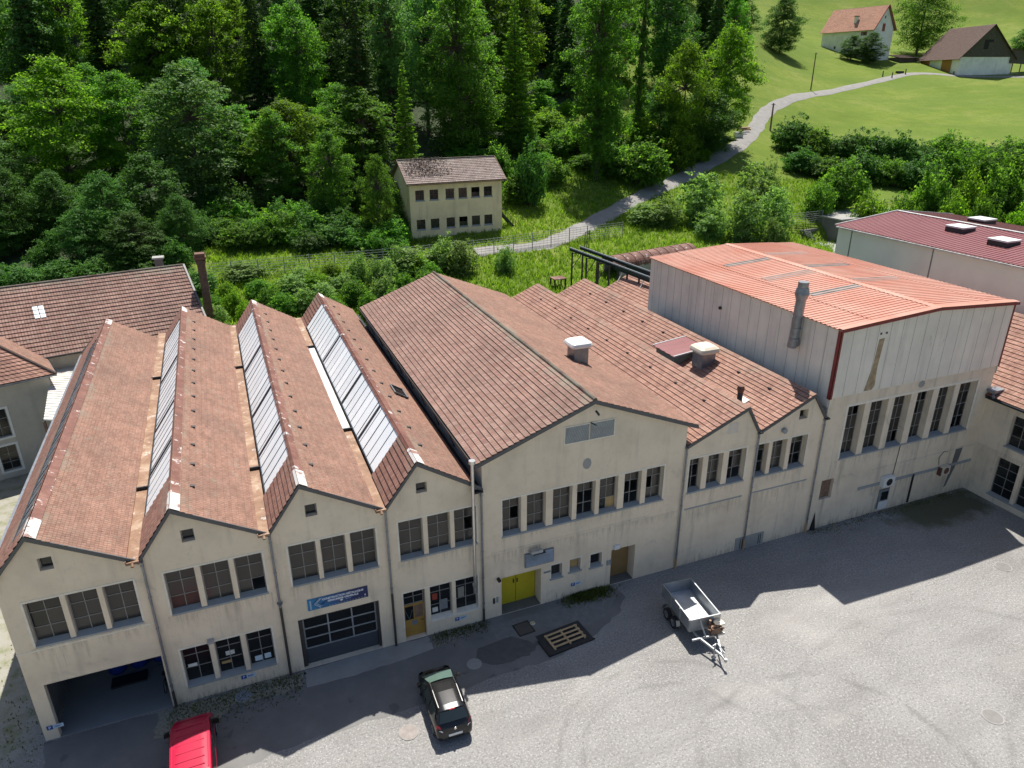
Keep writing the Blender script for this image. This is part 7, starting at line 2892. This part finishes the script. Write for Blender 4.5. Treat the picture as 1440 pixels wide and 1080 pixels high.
for y in (-1.6, -1.2, -.75, -.3, .2, .6):
    b.bar((-.56, y, 1.935), (.56, y, 1.935), .05, .025)
b.build('roof_swage', M['carred'], van)
for s_ in (-1, 1):
    b = MB()
    b.bar((s_ * .70, -1.8, 1.915), (s_ * .70, .8, 1.915), .03, .03)
    b.build('roof_gutter', M['carred'], van)
    for y0, y1, t0, t1 in ((-1.8, -.5, -1.75, -.5), (-.4, .55, -.4, .5), (.65, 1.42, .62, .98)):
        q = [(s_ * .885, y0, 1.12), (s_ * .885, y1, 1.12), (s_ * .815, t1, 1.74), (s_ * .815, t0, 1.74)]
        panel('side_window', q if s_ > 0 else [q[1], q[0], q[3], q[2]], M['carglass'], van, 4, .012, (s_ * .022, 0, 0))
    b = MB()
    b.add([(s_ * .9, 1.1, 1.05), (s_ * 1.14, 1.05, 1.05), (s_ * 1.14, 1.05, 1.3), (s_ * .92, 1.1, 1.3), (s_ * .92, 1.24, 1.07), (s_ * 1.1, 1.2, 1.07), (s_ * 1.1, 1.2, 1.28), (s_ * .92, 1.24, 1.28)],
          [(0, 1, 2, 3), (4, 7, 6, 5), (0, 4, 5, 1), (3, 2, 6, 7), (1, 5, 6, 2), (0, 3, 7, 4)])
    b.build('wing_mirror', M['black'], van)
    for y in (-1.35, 1.4):
        wheel(van, s_ * .82, y, .33, .2, s_)
    b = MB()
    b.add([(s_ * .52, 2.12, .72), (s_ * .8, 1.95, .74), (s_ * .8, 1.86, .93), (s_ * .58, 2.0, .9)], [(0, 1, 2, 3)])
    b.build('headlight', M['chrome'], van)
    b = MB()
    b.box(min(s_ * .84, s_ * .87), max(s_ * .84, s_ * .87), -2.12, -2.05, .9, 1.6)
    b.build('tail_light', M['taillight'], van)

# tipping trailer: box rim corners from the picture, 1.5 m above ground
q0, q1, q2, q3 = [Vector(atz(u, v, 1.52)) for u, v in ((932.5, 822.5), (970.8, 813.8), (1012.5, 862.5), (971.7, 875))]
ctr = (q0 + q1 + q2 + q3) / 4
ty_ = ((q3 + q2) - (q0 + q1)).normalized()       # towards the drawbar
LT = (((q3 + q2) - (q0 + q1)) * .5).length
WT = (((q1 - q0) + (q2 - q3)) * .5).length
ang = math.atan2(-ty_.x, ty_.y)
tr = thing('tipping_trailer', 'galvanised twin-axle tipping trailer with an empty box on the gravel', 'trailer', (ctr.x, ctr.y, .006), rot=ang, local=True)
L2, W2 = LT / 2, WT / 2
ZT, ZF = 1.52, .82
b = MB()
b.box(-W2 + .03, W2 - .03, -L2 + .03, L2 - .03, ZF, ZF + .04)
b.build('floor', M['galv_in'], tr)
for nm, x0, x1, y0, y1 in (('side_board', -W2, -W2 + .035, -L2, L2), ('side_board', W2 - .035, W2, -L2, L2), ('tailboard', -W2 + .035, W2 - .035, -L2, -L2 + .035), ('headboard', -W2 + .035, W2 - .035, L2 - .035, L2)):
    b = MB()
    b.box(x0, x1, y0, y1, ZF - .04, ZT)
    bo = b.build(nm, M['galv'], tr)
    b = MB()
    b.box(x0 - .015, x1 + .015, y0 - .015 if nm != 'side_board' else y0, y1 + .015 if nm != 'side_board' else y1, ZT, ZT + .045)
    b.build('top_rail', M['galv'], bo)
    if nm == 'side_board':
        for k in range(4):
            y = -L2 + .05 + (LT - .16) * k / 3
            s_ = -1 if x0 < 0 else 1
            xo = x0 - .05 if s_ < 0 else x1
            MB().box(xo, xo + .05, y, y + .07, ZF, ZT).build('stake', M['galv'], bo)
b = MB()
for x in (-.55, .55):
    b.bar((x, -L2 + .1, ZF - .16), (x, L2 + .3, ZF - .16), .08, .14)
b.bar((-.55, L2 + .3, ZF - .18), (0, L2 + 1.75, ZF - .28), .08, .12)
b.bar((.55, L2 + .3, ZF - .18), (0, L2 + 1.75, ZF - .28), .08, .12)
b.bar((-.95, L2 + .45, ZF - .17), (.95, L2 + .45, ZF - .17), .09, .1)
b.build('chassis', M['galv'], tr)
b = MB()
b.bar((0, L2 + 1.6, ZF - .26), (0, L2 + 2.15, ZF - .26), .09, .09)
b.tube((0, L2 + 2.1, ZF - .34), (0, L2 + 2.1, ZF - .18), .08, n=10)
b.build('coupling', M['galv'], tr)
b = MB()
b.tube((.18, L2 + 1.35, .05), (.18, L2 + 1.35, .95), .04, n=8)
b.bar((.1, L2 + 1.3, .95), (.35, L2 + 1.4, .95), .04, .04)
b.tube((.18, L2 + 1.3, .12), (.18, L2 + 1.4, .12), .12, n=12)
b.bar((-.12, L2 + 1.1, .72), (-.05, L2 + 1.9, .80), .05, .05)
b.build('jockey_wheel', M['galv'], tr)
for s_ in (-1, 1):
    for y in (-.55, .18):
        wheel(tr, s_ * (W2 + .10), y, .33, .2, s_)
    b = MB()
    xo = s_ * (W2 + .1)
    for y in (-1.0, .62):
        b.bar((xo, y, .42), (xo, y + (.1 if y < 0 else -.1), .72), .22, .03, up=(0, 1, .2))
    b.build('mudguard', M['galv'], tr)
b = MB()
b.box(-.75, -.15, L2 + .12, L2 + .5, ZF - .1, ZF + .3)
b.tube((-.5, L2 + .3, ZF + .3), (-.5, L2 + .3, ZF + .48), .16, n=12)
b.tube((-.2, L2 + .15, ZF), (-.2, L2 + .15, ZF + .6), .07, n=8)
for k in range(14):
    x, y, z = rnd.uniform(-.8, -.05), rnd.uniform(L2 + .1, L2 + .55), rnd.uniform(ZF - .1, ZF + .35)
    b.tube((x, y, z), (x + rnd.uniform(-.2, .2), y + rnd.uniform(-.2, .2), z + rnd.uniform(-.15, .15)), rnd.uniform(.02, .06), n=7)
b.build('hydraulic_pump', M['engine'], tr)
MB().tube((-.5, L2 + .3, ZF + .49), (-.5, L2 + .3, ZF + .53), .17, n=14).build('pump_wheel', M['chrome'], tr)
MB().box(-.95, -.45, L2 + .1, L2 + .42, ZF + .36, ZF + .42).build('pump_lid', M['cream'], tr)
b = MB()
b.bar((.35, L2 + .04, ZT - .05), (.2, L2 + .5, ZF - .1), .06, .06)
b.build('prop', M['galv'], tr)

# pallet frame on a dark mat, covers
pa = [Vector(atz(u, v, .03)) for u, v in ((766, 896), (810, 879), (824, 897), (778, 915))]
pm = (pa[0] + pa[1] + pa[2] + pa[3]) / 4
px_ = ((pa[1] - pa[0]) + (pa[2] - pa[3])).normalized()
PL = (((pa[1] - pa[0]) + (pa[2] - pa[3])) * .5).length
PW = (((pa[3] - pa[0]) + (pa[2] - pa[1])) * .5).length
mt_ = thing('rubber_mat', 'black rubber mat with raised edges lying under the wooden pallet frame', 'mat', (pm.x, pm.y, .01), rot=math.atan2(px_.y, px_.x), local=True)
MB().box(-PL * .68, PL * .66, -PW * .72, PW * .75, 0, .03).build('sheet', plain('mat_rubber', (0.033, 0.034, 0.037), 0.7, var=.15), mt_)
b = MB()
b.box(-PL * .70, PL * .68, -PW * .78, -PW * .72, 0, .07)
b.box(-PL * .73, -PL * .68, -PW * .78, PW * .4, 0, .07)
b.build('edge', M['black'], mt_)
pf = thing('pallet_frame', 'long open wooden pallet frame of slats lying on the black mat', 'pallet', (pm.x, pm.y, .042), rot=math.atan2(px_.y, px_.x), local=True)
for k in range(3):
    x = -PL * .46 + PL * .92 * k / 2
    MB().box(x - .05, x + .05, -PW * .52, PW * .52, 0, .08).build('runner', M['wood'], pf)
for k in range(4):
    y = -PW * .42 + PW * .84 * k / 3
    MB().box(-PL * .5, PL * .5, y - .055, y + .055, .08, .11).build('slat', M['wood'], pf)


def cover(u, v, rx, ry, label, mat, cat='cover', square=False, rot=0.0, name='drain_cover', rim=None):
    p = atz(u, v, 0)
    o = thing(name, label, cat, (p[0], p[1], .009), rot=rot, local=True)
    b_ = MB()
    if square:
        b_.box(-rx, rx, -ry, ry, 0, .012)
        b_.build('lid', mat, o)
        f_ = MB()
        for x0, x1, y0, y1 in ((-rx - .06, -rx, -ry - .06, ry + .06), (rx, rx + .06, -ry - .06, ry + .06), (-rx, rx, -ry - .06, -ry), (-rx, rx, ry, ry + .06)):
            f_.box(x0, x1, y0, y1, 0, .016)
        f_.build('frame', rim or M['steel_dark'], o)
    else:
        b_.tube((0, 0, 0), (0, 0, .012), rx, n=24)
        b_.build('lid', mat, o)
        f_ = MB()
        for k in range(24):
            t0, t1 = 2 * math.pi * k / 24, 2 * math.pi * (k + 1) / 24
            q_ = [(r * math.cos(t), r * math.sin(t), .014) for r, t in ((rx, t0), (rx + .05, t0), (rx + .05, t1), (rx, t1))]
            f_.add(q_, [(0, 1, 2, 3)])
        f_.build('frame', rim or M['concrete'], o)
    return o


cover(736.5, 884, .42, .42, 'square brown inspection cover set in the asphalt by the yellow door', plain('cover_plate', (0.10, 0.085, 0.075), 0.8), 'inspection cover', True, .08, 'inspection_cover')
cover(1396, 1008, .42, .42, 'round iron manhole cover at the brown stain in the open gravel', plain('iron_cover', (0.20, 0.19, 0.18), 0.7), 'manhole cover', name='manhole_cover')
cover(1411, 797, .42, .42, 'round iron manhole cover close to the building shadow edge', plain('iron_cover2', (0.18, 0.175, 0.165), 0.6), 'manhole cover', name='manhole_cover', rim=M['concrete'])
cover(667, 934, .34, .34, 'pale round cement patch cover between the car and the mat', M['concrete'], 'cover', name='well_cover')
cover(342, 979, .34, .34, 'pale blue-grey round lid in the weedy gravel verge', plain('lid_plastic', (0.26, 0.30, 0.36), 0.6, var=.1), 'cover', name='well_cover')
cover(575, 1030, .40, .40, 'pinkish round filled pit beside the black car', plain('pink_fill', (0.285, 0.255, 0.235), 0.9, var=.2), 'pit fill', name='filled_pit', rim=plain('pale_ring', (0.29, 0.275, 0.26), 0.9, var=.2))
p = atz(749, 877, 0)
yb = thing('yellow_cap', 'small yellow plastic cap lying near the inspection cover', 'cap', (p[0], p[1], .01), local=True)
MB().tube((0, 0, 0), (0, 0, .03), .15, n=10).build('disc', M['cream'], yb)
MB().box(-.1, .1, -.02, .02, .03, .05).build('grip', M['yellow'], yb)

# heap of rubble and moss by the little windows
hp_ = []
for k in range(1500):
    p = Vector(atz(827, 836, 0)) + Vector((rnd.gauss(0, .55), rnd.gauss(0, .22), 0))
    if p.y < -.05:
        hp_.append((p.x, p.y, .01))
tufts('dry_weeds', hp_, .16, .05, LEAF['weed'], blades=1)
